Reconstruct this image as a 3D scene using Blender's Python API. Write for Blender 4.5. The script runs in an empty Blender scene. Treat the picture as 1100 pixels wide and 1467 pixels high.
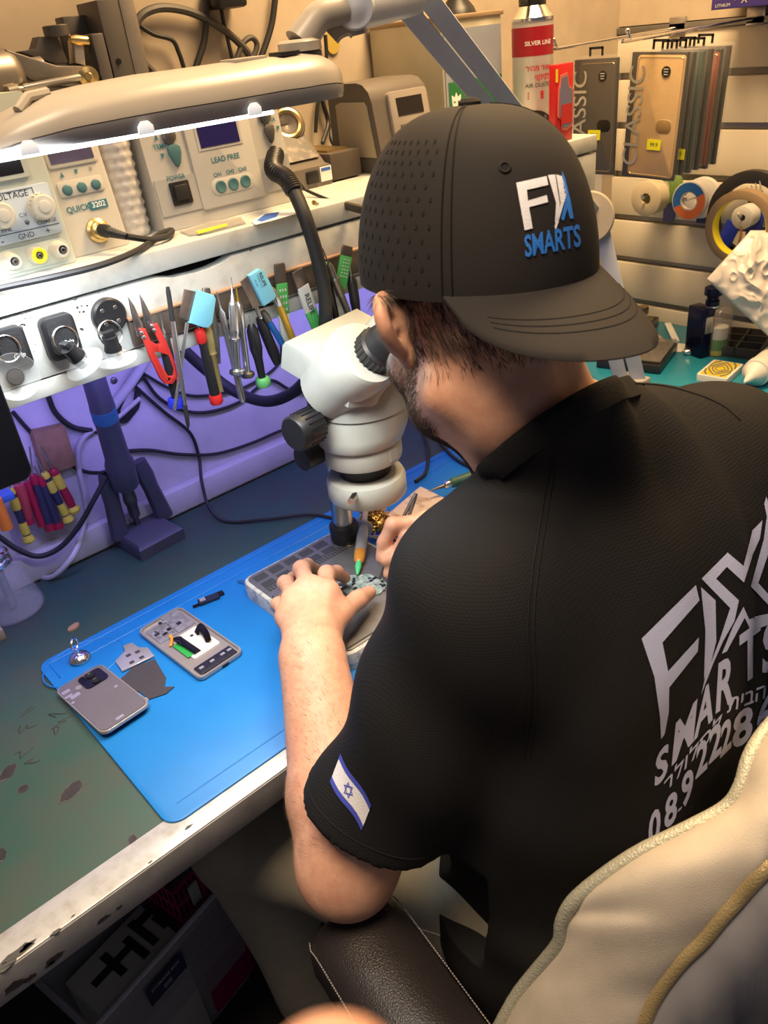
import bpy, bmesh, math, random
import numpy as np
from mathutils import Vector, Matrix, Quaternion, noise
from mathutils.bvhtree import BVHTree
random.seed(7)
SC = bpy.context.scene
COL = SC.collection
PI = math.pi
# ------------------------------------------------------------------ camera model
FPX, CX, CY = 1149.0, 550.0, 733.5
CAM = Vector((0, 0, 1.41))
_X = Vector((1600, -883, FPX)).normalized()
_Y = Vector((-1135, -561, FPX)).normalized()
_Z = _X.cross(_Y)
if _Z.y > 0: _Z = -_Z
_Y = _Z.cross(_X)
if _Y.z < 0: _Y = -_Y
def ray(px, py):
    c = Vector((px - CX, py - CY, FPX)).normalized()
    return Vector((_X.dot(c), _Y.dot(c), _Z.dot(c)))
def P(px, py, x=None, y=None, z=None, d=None):
    """real place of a point seen at (px, py): on the plane x=, y=, z= or at distance d"""
    r = ray(px, py)
    if d is None:
        if z is not None: d = (z - CAM.z) / r.z
        elif y is not None: d = (y - CAM.y) / r.y
        else: d = (x - CAM.x) / r.x
    return CAM + r * d
IMR = Vector((_X.x, _Y.x, _Z.x)); IMD = Vector((_X.y, _Y.y, _Z.y)); IMF = Vector((_X.z, _Y.z, _Z.z))
cd = bpy.data.cameras.new('camera'); cam = bpy.data.objects.new('camera', cd); COL.objects.link(cam)
cam.matrix_world = Matrix(((IMR.x, -IMD.x, -IMF.x, CAM.x), (IMR.y, -IMD.y, -IMF.y, CAM.y), (IMR.z, -IMD.z, -IMF.z, CAM.z), (0, 0, 0, 1)))
cd.sensor_fit = 'VERTICAL'; cd.sensor_height = 24.0; cd.lens = 24.0 * FPX / 1467.0
cd.clip_start = 0.02; cd.clip_end = 50
cd.dof.use_dof = True; cd.dof.focus_distance = 0.95; cd.dof.aperture_fstop = 9.0
SC.camera = cam
# ------------------------------------------------------------------ materials
MATS = {}
def mat(name, col, rough=0.5, metal=0.0, var=0.0, vscale=20.0, col2=None, bump=0.0, bscale=200.0, spec=0.5,
        trans=0.0, alpha=1.0, ior=1.45, emit=None, estr=0.0, coat=0.0, sss=0.0, rvar=0.0, detail=4.0, lo=0.35, hi=0.7, sheen=0.0):
    if name in MATS: return MATS[name]
    m = bpy.data.materials.new(name); m.use_nodes = True
    nt = m.node_tree; N = nt.nodes; L = nt.links
    b = N['Principled BSDF']
    c4 = (*col, 1)
    b.inputs['Base Color'].default_value = c4
    b.inputs['Roughness'].default_value = rough
    b.inputs['Metallic'].default_value = metal
    b.inputs['IOR'].default_value = ior
    b.inputs['Specular IOR Level'].default_value = spec
    b.inputs['Transmission Weight'].default_value = trans
    b.inputs['Alpha'].default_value = alpha
    b.inputs['Coat Weight'].default_value = coat
    b.inputs['Sheen Weight'].default_value = sheen
    if sss:
        b.inputs['Subsurface Weight'].default_value = sss
        b.inputs['Subsurface Radius'].default_value = (0.012, 0.004, 0.002)
        b.inputs['Subsurface Scale'].default_value = 0.6
    if emit:
        b.inputs['Emission Color'].default_value = (*emit, 1); b.inputs['Emission Strength'].default_value = estr
    tc = N.new('ShaderNodeTexCoord')
    if var or col2:
        n = N.new('ShaderNodeTexNoise'); n.inputs['Scale'].default_value = vscale; n.inputs['Detail'].default_value = detail
        n.inputs['Roughness'].default_value = 0.6
        L.new(tc.outputs['Object'], n.inputs['Vector'])
        mr = N.new('ShaderNodeMapRange'); mr.inputs['From Min'].default_value = lo; mr.inputs['From Max'].default_value = hi
        L.new(n.outputs['Fac'], mr.inputs['Value'])
        mx = N.new('ShaderNodeMix'); mx.data_type = 'RGBA'
        c2 = col2 if col2 else tuple(max(0, x * (1 - var)) for x in col)
        mx.inputs['A'].default_value = c4; mx.inputs['B'].default_value = (*c2, 1)
        L.new(mr.outputs['Result'], mx.inputs['Factor']); L.new(mx.outputs['Result'], b.inputs['Base Color'])
        if rvar:
            ma = N.new('ShaderNodeMapRange'); ma.inputs['To Min'].default_value = rough; ma.inputs['To Max'].default_value = min(1, rough + rvar)
            L.new(n.outputs['Fac'], ma.inputs['Value']); L.new(ma.outputs['Result'], b.inputs['Roughness'])
    if bump:
        n2 = N.new('ShaderNodeTexNoise'); n2.inputs['Scale'].default_value = bscale; n2.inputs['Detail'].default_value = 3
        L.new(tc.outputs['Object'], n2.inputs['Vector'])
        bp = N.new('ShaderNodeBump'); bp.inputs['Strength'].default_value = bump; bp.inputs['Distance'].default_value = 0.002
        L.new(n2.outputs['Fac'], bp.inputs['Height']); L.new(bp.outputs['Normal'], b.inputs['Normal'])
    MATS[name] = m
    return m
def weave(m, scale=900.0, strength=0.3, kind='CHECK', dist=0.001, rnd=1.0):
    """woven / leather grain bump from a voronoi or wave pattern in object space"""
    nt = m.node_tree; N = nt.nodes; L = nt.links; b = N['Principled BSDF']
    tc = N.new('ShaderNodeTexCoord')
    if kind == 'CELL':
        v = N.new('ShaderNodeTexVoronoi'); v.inputs['Scale'].default_value = scale; v.inputs['Randomness'].default_value = rnd; h = v.outputs['Distance']
        L.new(tc.outputs['Object'], v.inputs['Vector'])
    else:
        hs = []
        for rot in ((0.3, 0.0, 0.8), (0.3, 0.2, -0.8)):
            mp = N.new('ShaderNodeMapping'); mp.inputs['Rotation'].default_value = rot
            L.new(tc.outputs['Object'], mp.inputs['Vector'])
            w = N.new('ShaderNodeTexWave'); w.inputs['Scale'].default_value = scale; w.inputs['Distortion'].default_value = 0.6
            L.new(mp.outputs['Vector'], w.inputs['Vector']); hs.append(w.outputs['Fac'])
        mm = N.new('ShaderNodeMath'); mm.operation = 'MULTIPLY'; L.new(hs[0], mm.inputs[0]); L.new(hs[1], mm.inputs[1]); h = mm.outputs[0]
    bp = N.new('ShaderNodeBump'); bp.inputs['Strength'].default_value = strength; bp.inputs['Distance'].default_value = dist
    L.new(h, bp.inputs['Height'])
    old = b.inputs['Normal'].links[0].from_socket if b.inputs['Normal'].links else None
    if old: L.new(old, bp.inputs['Normal'])
    L.new(bp.outputs['Normal'], b.inputs['Normal'])
    return m
# ------------------------------------------------------------------ mesh building
I4 = Matrix.Identity(4)
def T(x, y=None, z=None):
    return Matrix.Translation(Vector(x) if y is None else Vector((x, y, z)))
def Rz(a): return Matrix.Rotation(a, 4, 'Z')
def Rx(a): return Matrix.Rotation(a, 4, 'X')
def Ry(a): return Matrix.Rotation(a, 4, 'Y')
def fr(o, x, y):
    """frame at o, x along x, y near y, z = x cross y"""
    x = Vector(x).normalized(); y = Vector(y); z = x.cross(y).normalized(); y = z.cross(x)
    o = Vector(o)
    return Matrix(((x.x, y.x, z.x, o.x), (x.y, y.y, z.y, o.y), (x.z, y.z, z.z, o.z), (0, 0, 0, 1)))
def axf(o, d, up=(0, 0, 1)):
    """frame at o whose z axis runs along d"""
    d = Vector(d).normalized(); u = Vector(up)
    if abs(d.dot(u.normalized())) > 0.98: u = Vector((0, 1, 0))
    x = u.cross(d).normalized(); y = d.cross(x); o = Vector(o)
    return Matrix(((x.x, y.x, d.x, o.x), (x.y, y.y, d.y, o.y), (x.z, y.z, d.z, o.z), (0, 0, 0, 1)))
class MB:
    def __init__(s, M=None):
        s.v = []; s.f = []; s.mi = []; s.mats = []; s.M = M if M else I4
    def idx(s, m):
        if m not in s.mats: s.mats.append(m)
        return s.mats.index(m)
    def add(s, vs, fs, m, M=None):
        X = s.M @ M if M is not None else s.M
        o = len(s.v); k = s.idx(m)
        s.v += [X @ Vector(p) for p in vs]
        s.f += [[i + o for i in f] for f in fs]; s.mi += [k] * len(fs)
        return s
    def bm(s, b, m, M=None):
        b.verts.index_update()
        s.add([v.co.copy() for v in b.verts], [[v.index for v in f.verts] for f in b.faces], m, M); b.free(); return s
    def box(s, c, size, m, M=None, bev=0.0, seg=2):
        b = bmesh.new(); bmesh.ops.create_cube(b, size=1)
        for v in b.verts: v.co = Vector((v.co.x * size[0] + c[0], v.co.y * size[1] + c[1], v.co.z * size[2] + c[2]))
        if bev: bmesh.ops.bevel(b, geom=list(b.edges), offset=bev, segments=seg, affect='EDGES', profile=0.5)
        return s.bm(b, m, M)
    def prism(s, pts, z0, z1, m, M=None, bev=0.0, seg=2):
        b = bmesh.new()
        vs = [b.verts.new((p[0], p[1], z1)) for p in pts]
        f = b.faces.new(vs); f.normal_update()
        if f.normal.z < 0: f.normal_flip()
        r = bmesh.ops.extrude_face_region(b, geom=[f])
        for e in r['geom']:
            if isinstance(e, bmesh.types.BMVert): e.co.z = z0
        # the extruded copy is the bottom
        bmesh.ops.recalc_face_normals(b, faces=list(b.faces))
        if bev:
            ed = [e for e in b.edges if all(abs(v.co.z - z1) < 1e-7 for v in e.verts)]
            bmesh.ops.bevel(b, geom=ed, offset=bev, segments=seg, affect='EDGES', profile=0.5)
        return s.bm(b, m, M)
    def lathe(s, prof, m, M=None, seg=24):
        """prof: (r, z) list about local z"""
        vs = []; fs = []; n = len(prof)
        for i in range(seg):
            a = 2 * PI * i / seg
            for r, z in prof: vs.append((r * math.cos(a), r * math.sin(a), z))
        for i in range(seg):
            j = (i + 1) % seg
            for k in range(n - 1):
                fs.append([i * n + k, j * n + k, j * n + k + 1, i * n + k + 1])
        if tuple(prof[0]) == tuple(prof[-1]): return s.add(vs, fs, m, M)
        if prof[0][0] > 1e-6: fs.append([i * n for i in range(seg)][::-1])
        if prof[-1][0] > 1e-6: fs.append([i * n + n - 1 for i in range(seg)])
        return s.add(vs, fs, m, M)
    def cyl(s, a, b, r, m, r2=None, seg=16, bev=0.0):
        a = Vector(a); b = Vector(b); h = (b - a).length; r2 = r if r2 is None else r2
        if bev: pr = [(r - bev, 0), (r, bev), (r2, h - bev), (r2 - bev, h)]
        else: pr = [(r, 0), (r2, h)]
        return s.lathe(pr, m, axf(a, b - a), seg)
    def rod(s, a, b, prof, m, seg=14):
        """lathe along a->b; prof = [(t 0..1, r)]"""
        a = Vector(a); b = Vector(b); h = (b - a).length
        return s.lathe([(r, t * h) for t, r in prof], m, axf(a, b - a), seg)
    def tube(s, pts, r, m, seg=8, closed=False, flat=1.0, cap=True):
        pts = [Vector(p) for p in pts]; n = len(pts); vs = []; fs = []
        rr = r if hasattr(r, '__len__') else [r] * n
        u = None
        for i in range(n):
            t = (pts[(i + 1) % n] - pts[i - 1]) if closed else (pts[min(i + 1, n - 1)] - pts[max(i - 1, 0)])
            if t.length < 1e-9: t = Vector((0, 0, 1))
            t.normalize()
            if u is None:
                u = Vector((0, 0, 1)) if abs(t.z) < 0.9 else Vector((1, 0, 0))
            u = u - t * u.dot(t); u.normalize(); w = t.cross(u)
            for k in range(seg):
                a = 2 * PI * k / seg
                vs.append(pts[i] + (u * math.cos(a) * flat + w * math.sin(a)) * rr[i])
        for i in range(n if closed else n - 1):
            j = (i + 1) % n
            for k in range(seg):
                l = (k + 1) % seg
                fs.append([i * seg + k, i * seg + l, j * seg + l, j * seg + k])
        if not closed and cap:
            fs.append(list(range(seg))[::-1]); fs.append([(n - 1) * seg + k for k in range(seg)])
        return s.add(vs, fs, m)
    def ball(s, c, r, m, M=None, seg=16):
        r = r if hasattr(r, '__len__') else (r, r, r)
        b = bmesh.new(); bmesh.ops.create_uvsphere(b, u_segments=seg, v_segments=max(6, seg // 2), radius=1)
        for v in b.verts: v.co = Vector((v.co.x * r[0] + c[0], v.co.y * r[1] + c[1], v.co.z * r[2] + c[2]))
        return s.bm(b, m, M)
    def torus(s, c, R, r, m, M=None, seg=32, seg2=10, flat=1.0):
        vs = []; fs = []
        for i in range(seg):
            a = 2 * PI * i / seg
            for k in range(seg2):
                q = 2 * PI * k / seg2
                vs.append((c[0] + (R + r * math.cos(q)) * math.cos(a), c[1] + (R + r * math.cos(q)) * math.sin(a), c[2] + r * flat * math.sin(q)))
        for i in range(seg):
            for k in range(seg2):
                j = (i + 1) % seg; l = (k + 1) % seg2
                fs.append([i * seg2 + k, j * seg2 + k, j * seg2 + l, i * seg2 + l])
        return s.add(vs, fs, m, M)
    def loft(s, rings, m, M=None, closed=True, cap0=True, cap1=True):
        n = len(rings[0]); vs = [p for r in rings for p in r]; fs = []
        for i in range(len(rings) - 1):
            for k in range(n if closed else n - 1):
                l = (k + 1) % n
                fs.append([i * n + k, i * n + l, (i + 1) * n + l, (i + 1) * n + k])
        if closed and cap0: fs.append(list(range(n))[::-1])
        if closed and cap1: fs.append([(len(rings) - 1) * n + k for k in range(n)])
        return s.add(vs, fs, m, M)
    def poly(s, pts, m, M=None):
        """flat 2-D outline (xy) as a filled face"""
        return s.add([(p[0], p[1], p[2] if len(p) > 2 else 0) for p in pts], [list(range(len(pts)))], m, M)
    def text(s, body, size, m, M=None, align='CENTER', bold=0.0, shear=0.0, sx=1.0):
        vs, fs = text_mesh(body, size, align, bold, shear)
        return s.add([(v[0] * sx, v[1], 0) for v in vs], fs, m, M)
    def build(s, name, parent=None, root=None, smooth=40, recalc=True, local=False):
        me = bpy.data.meshes.new(name)
        vs = s.v
        if root is not None and not local:
            inv = root_matrix(root).inverted(); vs = [inv @ v for v in vs]
        me.from_pydata([tuple(v) for v in vs], [], s.f)
        for m in s.mats: me.materials.append(m)
        me.polygons.foreach_set('material_index', s.mi)
        if recalc:
            b = bmesh.new(); b.from_mesh(me); bmesh.ops.recalc_face_normals(b, faces=list(b.faces)); b.to_mesh(me); b.free()
        me.polygons.foreach_set('use_smooth', [True] * len(me.polygons))
        if smooth < 180: me.set_sharp_from_angle(angle=math.radians(smooth))
        me.update()
        o = bpy.data.objects.new(name, me); COL.objects.link(o)
        if parent is not None: o.parent = parent
        return o
def root_matrix(o):
    while o.parent is not None: o = o.parent
    return o.matrix_basis
_tc = {}
def text_mesh(body, size, align='CENTER', bold=0.0, shear=0.0):
    k = (body, align, bold, shear)
    if k not in _tc:
        cu = bpy.data.curves.new('t', 'FONT'); cu.body = body; cu.size = 1.0; cu.align_x = align; cu.align_y = 'CENTER'
        cu.offset = bold; cu.shear = shear; cu.resolution_u = 3; cu.fill_mode = 'FRONT'
        o = bpy.data.objects.new('t', cu); COL.objects.link(o)
        dg = bpy.context.evaluated_depsgraph_get(); dg.update()
        me = o.evaluated_get(dg).to_mesh()
        _tc[k] = ([tuple(v.co) for v in me.vertices], [list(p.vertices) for p in me.polygons])
        o.evaluated_get(dg).to_mesh_clear()
        bpy.data.objects.remove(o); bpy.data.curves.remove(cu)
    vs, fs = _tc[k]
    return [(v[0] * size, v[1] * size, 0) for v in vs], fs
def tag(o, label=None, cat=None, group=None, kind=None):
    if label: o['label'] = label
    if cat: o['category'] = cat
    if group: o['group'] = group
    if kind: o['kind'] = kind
    return o
def thing(name, label, cat, loc=(0, 0, 0), group=None, M=None):
    o = bpy.data.objects.new(name, None); COL.objects.link(o); o.empty_display_size = 0.02
    o.matrix_basis = M if M is not None else T(loc)
    return tag(o, label, cat, group)
def single(mb, name, label, cat, base, group=None, smooth=40):
    """a thing that is one mesh; its origin goes to base"""
    base = Vector(base)
    mb.v = [v - base for v in mb.v]
    o = mb.build(name, smooth=smooth); o.location = base
    return tag(o, label, cat, group)
def spline(pts, n=8, closed=False):
    """Catmull-Rom through points"""
    pts = [Vector(p) for p in pts]; out = []; N = len(pts)
    rng = range(N if closed else N - 1)
    for i in rng:
        p1 = pts[i]; p2 = pts[(i + 1) % N]
        p0 = pts[i - 1] if (closed or i > 0) else p1 * 2 - p2
        p3 = pts[(i + 2) % N] if (closed or i + 2 < N) else p2 * 2 - p1
        for k in range(n):
            t = k / n
            out.append(0.5 * ((2 * p1) + (p2 - p0) * t + (2 * p0 - 5 * p1 + 4 * p2 - p3) * t * t + (3 * p1 - p0 - 3 * p2 + p3) * t ** 3))
    if not closed: out.append(pts[-1])
    return out
def rrect(w, h, r, n=5, cx=0, cy=0):
    out = []
    for sx, sy, a0 in ((1, 1, 0), (-1, 1, 90), (-1, -1, 180), (1, -1, 270)):
        for k in range(n + 1):
            a = math.radians(a0 + 90 * k / n)
            out.append((cx + sx * (w / 2 - r) + r * math.cos(a), cy + sy * (h / 2 - r) + r * math.sin(a)))
    return out
def circ(r, n=24, cx=0, cy=0, ry=None):
    return [(cx + r * math.cos(2 * PI * k / n), cy + (ry or r) * math.sin(2 * PI * k / n)) for k in range(n)]
def blob(r, n=14, amp=0.3, seed=0, ry=None):
    rd = random.Random(seed)
    return [(r * (1 + amp * (rd.random() - .5)) * math.cos(2 * PI * k / n), (ry or r) * (1 + amp * (rd.random() - .5)) * math.sin(2 * PI * k / n)) for k in range(n)]
# ================================================================== SETTING
TZ = 0.75            # table top
YW = 1.155           # back wall
XR = 1.70            # slat wall
YS = 0.85            # shelf front
SZ = 1.227           # shelf top
m_wall = mat('wall_paint', (0.50, 0.41, 0.31), 0.75, var=0.25, vscale=6, bump=0.05, bscale=60)
m_lowwall = mat('wall_panel_white', (0.62, 0.60, 0.64), 0.5, var=0.22, vscale=9, bump=0.03, bscale=50)
m_slat = mat('slat_panel_cream', (0.72, 0.66, 0.54), 0.45, var=0.1, vscale=4)
m_groove = mat('groove_aluminium', (0.25, 0.25, 0.25), 0.35, 0.8)
m_floor = mat('floor_dark', (0.035, 0.028, 0.026), 0.5, var=0.5, vscale=5, bump=0.1, bscale=40)
m_black = mat('black_plastic', (0.012, 0.012, 0.014), 0.4)
m_blackm = mat('black_matte', (0.015, 0.015, 0.016), 0.7)
m_rubber = mat('black_rubber', (0.016, 0.016, 0.018), 0.55)
m_chrome = mat('chrome', (0.75, 0.75, 0.76), 0.16, 1.0)
m_steel = mat('brushed_steel', (0.55, 0.55, 0.56), 0.32, 1.0, var=0.25, vscale=60)
m_dsteel = mat('dark_steel', (0.22, 0.21, 0.2), 0.4, 0.9, var=0.3, vscale=40)
m_brass = mat('brass', (0.62, 0.46, 0.2), 0.3, 1.0)
m_white = mat('white_paint', (0.75, 0.75, 0.73), 0.5)
m_ink = mat('dark_ink', (0.03, 0.035, 0.04), 0.6)
b = MB(); b.box((0.5, 0.9, -0.02), (3.6, 3.4, 0.04), m_floor)
tag(b.build('floor'), kind='structure')
b = MB(); b.box((0.35, YW + 0.03, 1.2), (2.76, 0.06, 2.4), m_wall)
tag(b.build('wall_back'), kind='structure')
# white laminated panel below the shelf, on the wall
b = MB(); b.box((0.4, YW - 0.004, 0.93), (2.5, 0.008, 0.62), m_lowwall)
tag(b.build('trim_1'), kind='structure')
b = MB()
b.box((0.4, YW - 0.018, TZ + 0.022), (2.5, 0.02, 0.044), m_lowwall, bev=0.003)
tag(b.build('baseboard_back'), kind='structure')
# slat wall : panel boards with aluminium grooves between
b = MB()
zs = [0.30, 0.395, 0.49, 0.585, 0.68, 0.78, 0.877, 0.972, 1.067, 1.168, 1.265]
b.box((XR + 0.035, 0.4, 1.2), (0.03, 1.6, 2.4), m_groove)
y0, y1 = -0.4, YW
prev = 0.0
for z in zs:
    b.box((XR + 0.011, (y0 + y1) / 2, (prev + z - 0.006) / 2), (0.022, y1 - y0, z - 0.006 - prev), m_slat, bev=0.002)
    b.box((XR + 0.018, (y0 + y1) / 2, z + 0.001), (0.006, y1 - y0, 0.013), m_groove)
    prev = z + 0.008
b.box((XR + 0.011, (y0 + y1) / 2, (prev + 1.345) / 2), (0.022, y1 - y0, 1.345 - prev), m_slat, bev=0.002)
b.box((XR + 0.009, (y0 + y1) / 2, 1.352), (0.03, y1 - y0, 0.012), m_groove, bev=0.001)
b.box((XR + 0.013, (y0 + y1) / 2, 1.88), (0.02, y1 - y0, 1.04), m_wall)
tag(b.build('wall_right'), kind='structure')
# ------------------------------------------------------------------ work table
m_table = mat('green_table_top', (0.022, 0.075, 0.062), 0.42, var=0.6, vscale=14, col2=(0.050, 0.062, 0.052), rvar=0.25, bump=0.05, bscale=90, lo=0.3, hi=0.75)
m_alu = mat('worn_aluminium_edge', (0.55, 0.55, 0.54), 0.38, 0.35, var=0.3, vscale=40, col2=(0.34, 0.31, 0.27), lo=0.45, hi=0.8)
m_tside = mat('table_side', (0.30, 0.30, 0.31), 0.5, var=0.4, vscale=18)
m_stain = mat('burn_stain', (0.035, 0.03, 0.033), 0.65, var=0.5, vscale=80)
m_stain2 = mat('burn_stain_edge', (0.075, 0.075, 0.07), 0.65, var=0.4, vscale=120)
YE = 0.553
t_ = thing('work_table', 'work table with stained dark green top and worn aluminium front edge', 'table', (0.5, 0.85, 0))
b = MB(); b.box((0.49, (YE + 0.012 + YW - 0.03) / 2, TZ - 0.012), (1.58, YW - 0.03 - YE - 0.012, 0.024), m_table, bev=0.001)
top = b.build('tabletop', t_, t_)
b = MB(); b.box((0.49, YE + 0.018, TZ - 0.0015), (1.58, 0.036, 0.005), m_alu, bev=0.0015)
b.box((0.49, YE + 0.001, TZ - 0.019), (1.58, 0.004, 0.036), m_tside, bev=0.001)
edge = b.build('edge_strip', t_, t_)
edge['label'] = 'scuffed aluminium edge strip'
for k, (px, py, r, ry, s_) in enumerate([(103, 1133, .014, .008, 1), (12, 1106, .011, .007, 2), (33, 1130, .005, .005, 3), (190, 1203, .005, .004, 4),
                                        (0, 1225, .008, .006, 5), (160, 1238, .002, .002, 6), (75, 1190, .016, .007, 8)][:6]):
    q = P(px, py, z=TZ); M = T(q.x, q.y, TZ) @ Rz(0.35 + 0.3 * k)
    b = MB(M); b.prism(blob(r * 1.18, 18, .35, s_ + 30, ry * 1.25), -0.0005, 0.0003, m_stain2); b.prism(blob(r, 18, .3, s_, ry), -0.0005, 0.0006, m_stain)
    b.build('stain', top, t_)
# scribbled marks on the table top, dark paint chips on the edge strip
b = MB()
rd = random.Random(5)
for (px, py) in [(40, 1020), (38, 1040), (85, 1020), (95, 1035), (35, 1075), (40, 1090), (88, 1040)]:
    q = P(px, py, z=TZ + 0.0004); pts = [q + Vector(((rd.random() - .5) * .022, (rd.random() - .5) * .018, 0)) for _ in range(5)]
    b.tube(spline(pts, 5), 0.0007, m_ink, 5)
b.build('ink_mark', top, t_)['kind'] = 'stuff'
b = MB()
for k, (px, py, r) in enumerate([(78, 1372, .008), (72, 1381, .005), (148, 1316, .006), (44, 1400, .006), (20, 1412, .010), (170, 1300, .003)]):
    q = P(px, py, y=YE - 0.0012); b.prism(blob(r, 13, .7, k, r * .45), 0, 0.0005, m_stain, fr(q, (1, 0, 0), (0, 0, 1)))
for k, (px, py, r) in enumerate([(80, 1335, .005), (25, 1365, .012), (40, 1355, .007), (8, 1385, .01), (215, 1235, .002), (105, 1312, .002), (270, 1185, .004)]):
    q = P(px, py, z=TZ + 0.0012); b.prism(blob(r, 13, .8, k + 9, r * .35), 0, 0.0004, m_stain2, T(q))
b.build('paint_chip', edge, t_)['kind'] = 'stuff'
for x in (-0.2, 1.16):
    for y in (0.62, 1.08):
        b = MB(); b.box((x, y, 0.365), (0.045, 0.045, 0.73), m_tside, bev=0.003); b.build('leg', t_, t_)
# ------------------------------------------------------------------ teal side counter along the slat wall
m_teal = mat('teal_laminate', (0.02, 0.22, 0.33), 0.25, var=0.15, vscale=8)
m_teal2 = mat('teal_front', (0.012, 0.14, 0.21), 0.4)
c_ = thing('side_counter', 'glossy teal side counter running along the slat wall', 'counter', (1.49, 0.4, 0))
b = MB(); b.box((1.49, 0.37, TZ - 0.01), (0.39, 1.54, 0.02), m_teal, bev=0.002); b.build('countertop', c_, c_)
b = MB(); b.box((1.31, 0.37, 0.365), (0.02, 1.56, 0.72), m_teal2); b.box((1.5, -0.4, 0.36), (0.36, 0.02, 0.72), m_teal2); b.build('front_panel', c_, c_)
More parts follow.
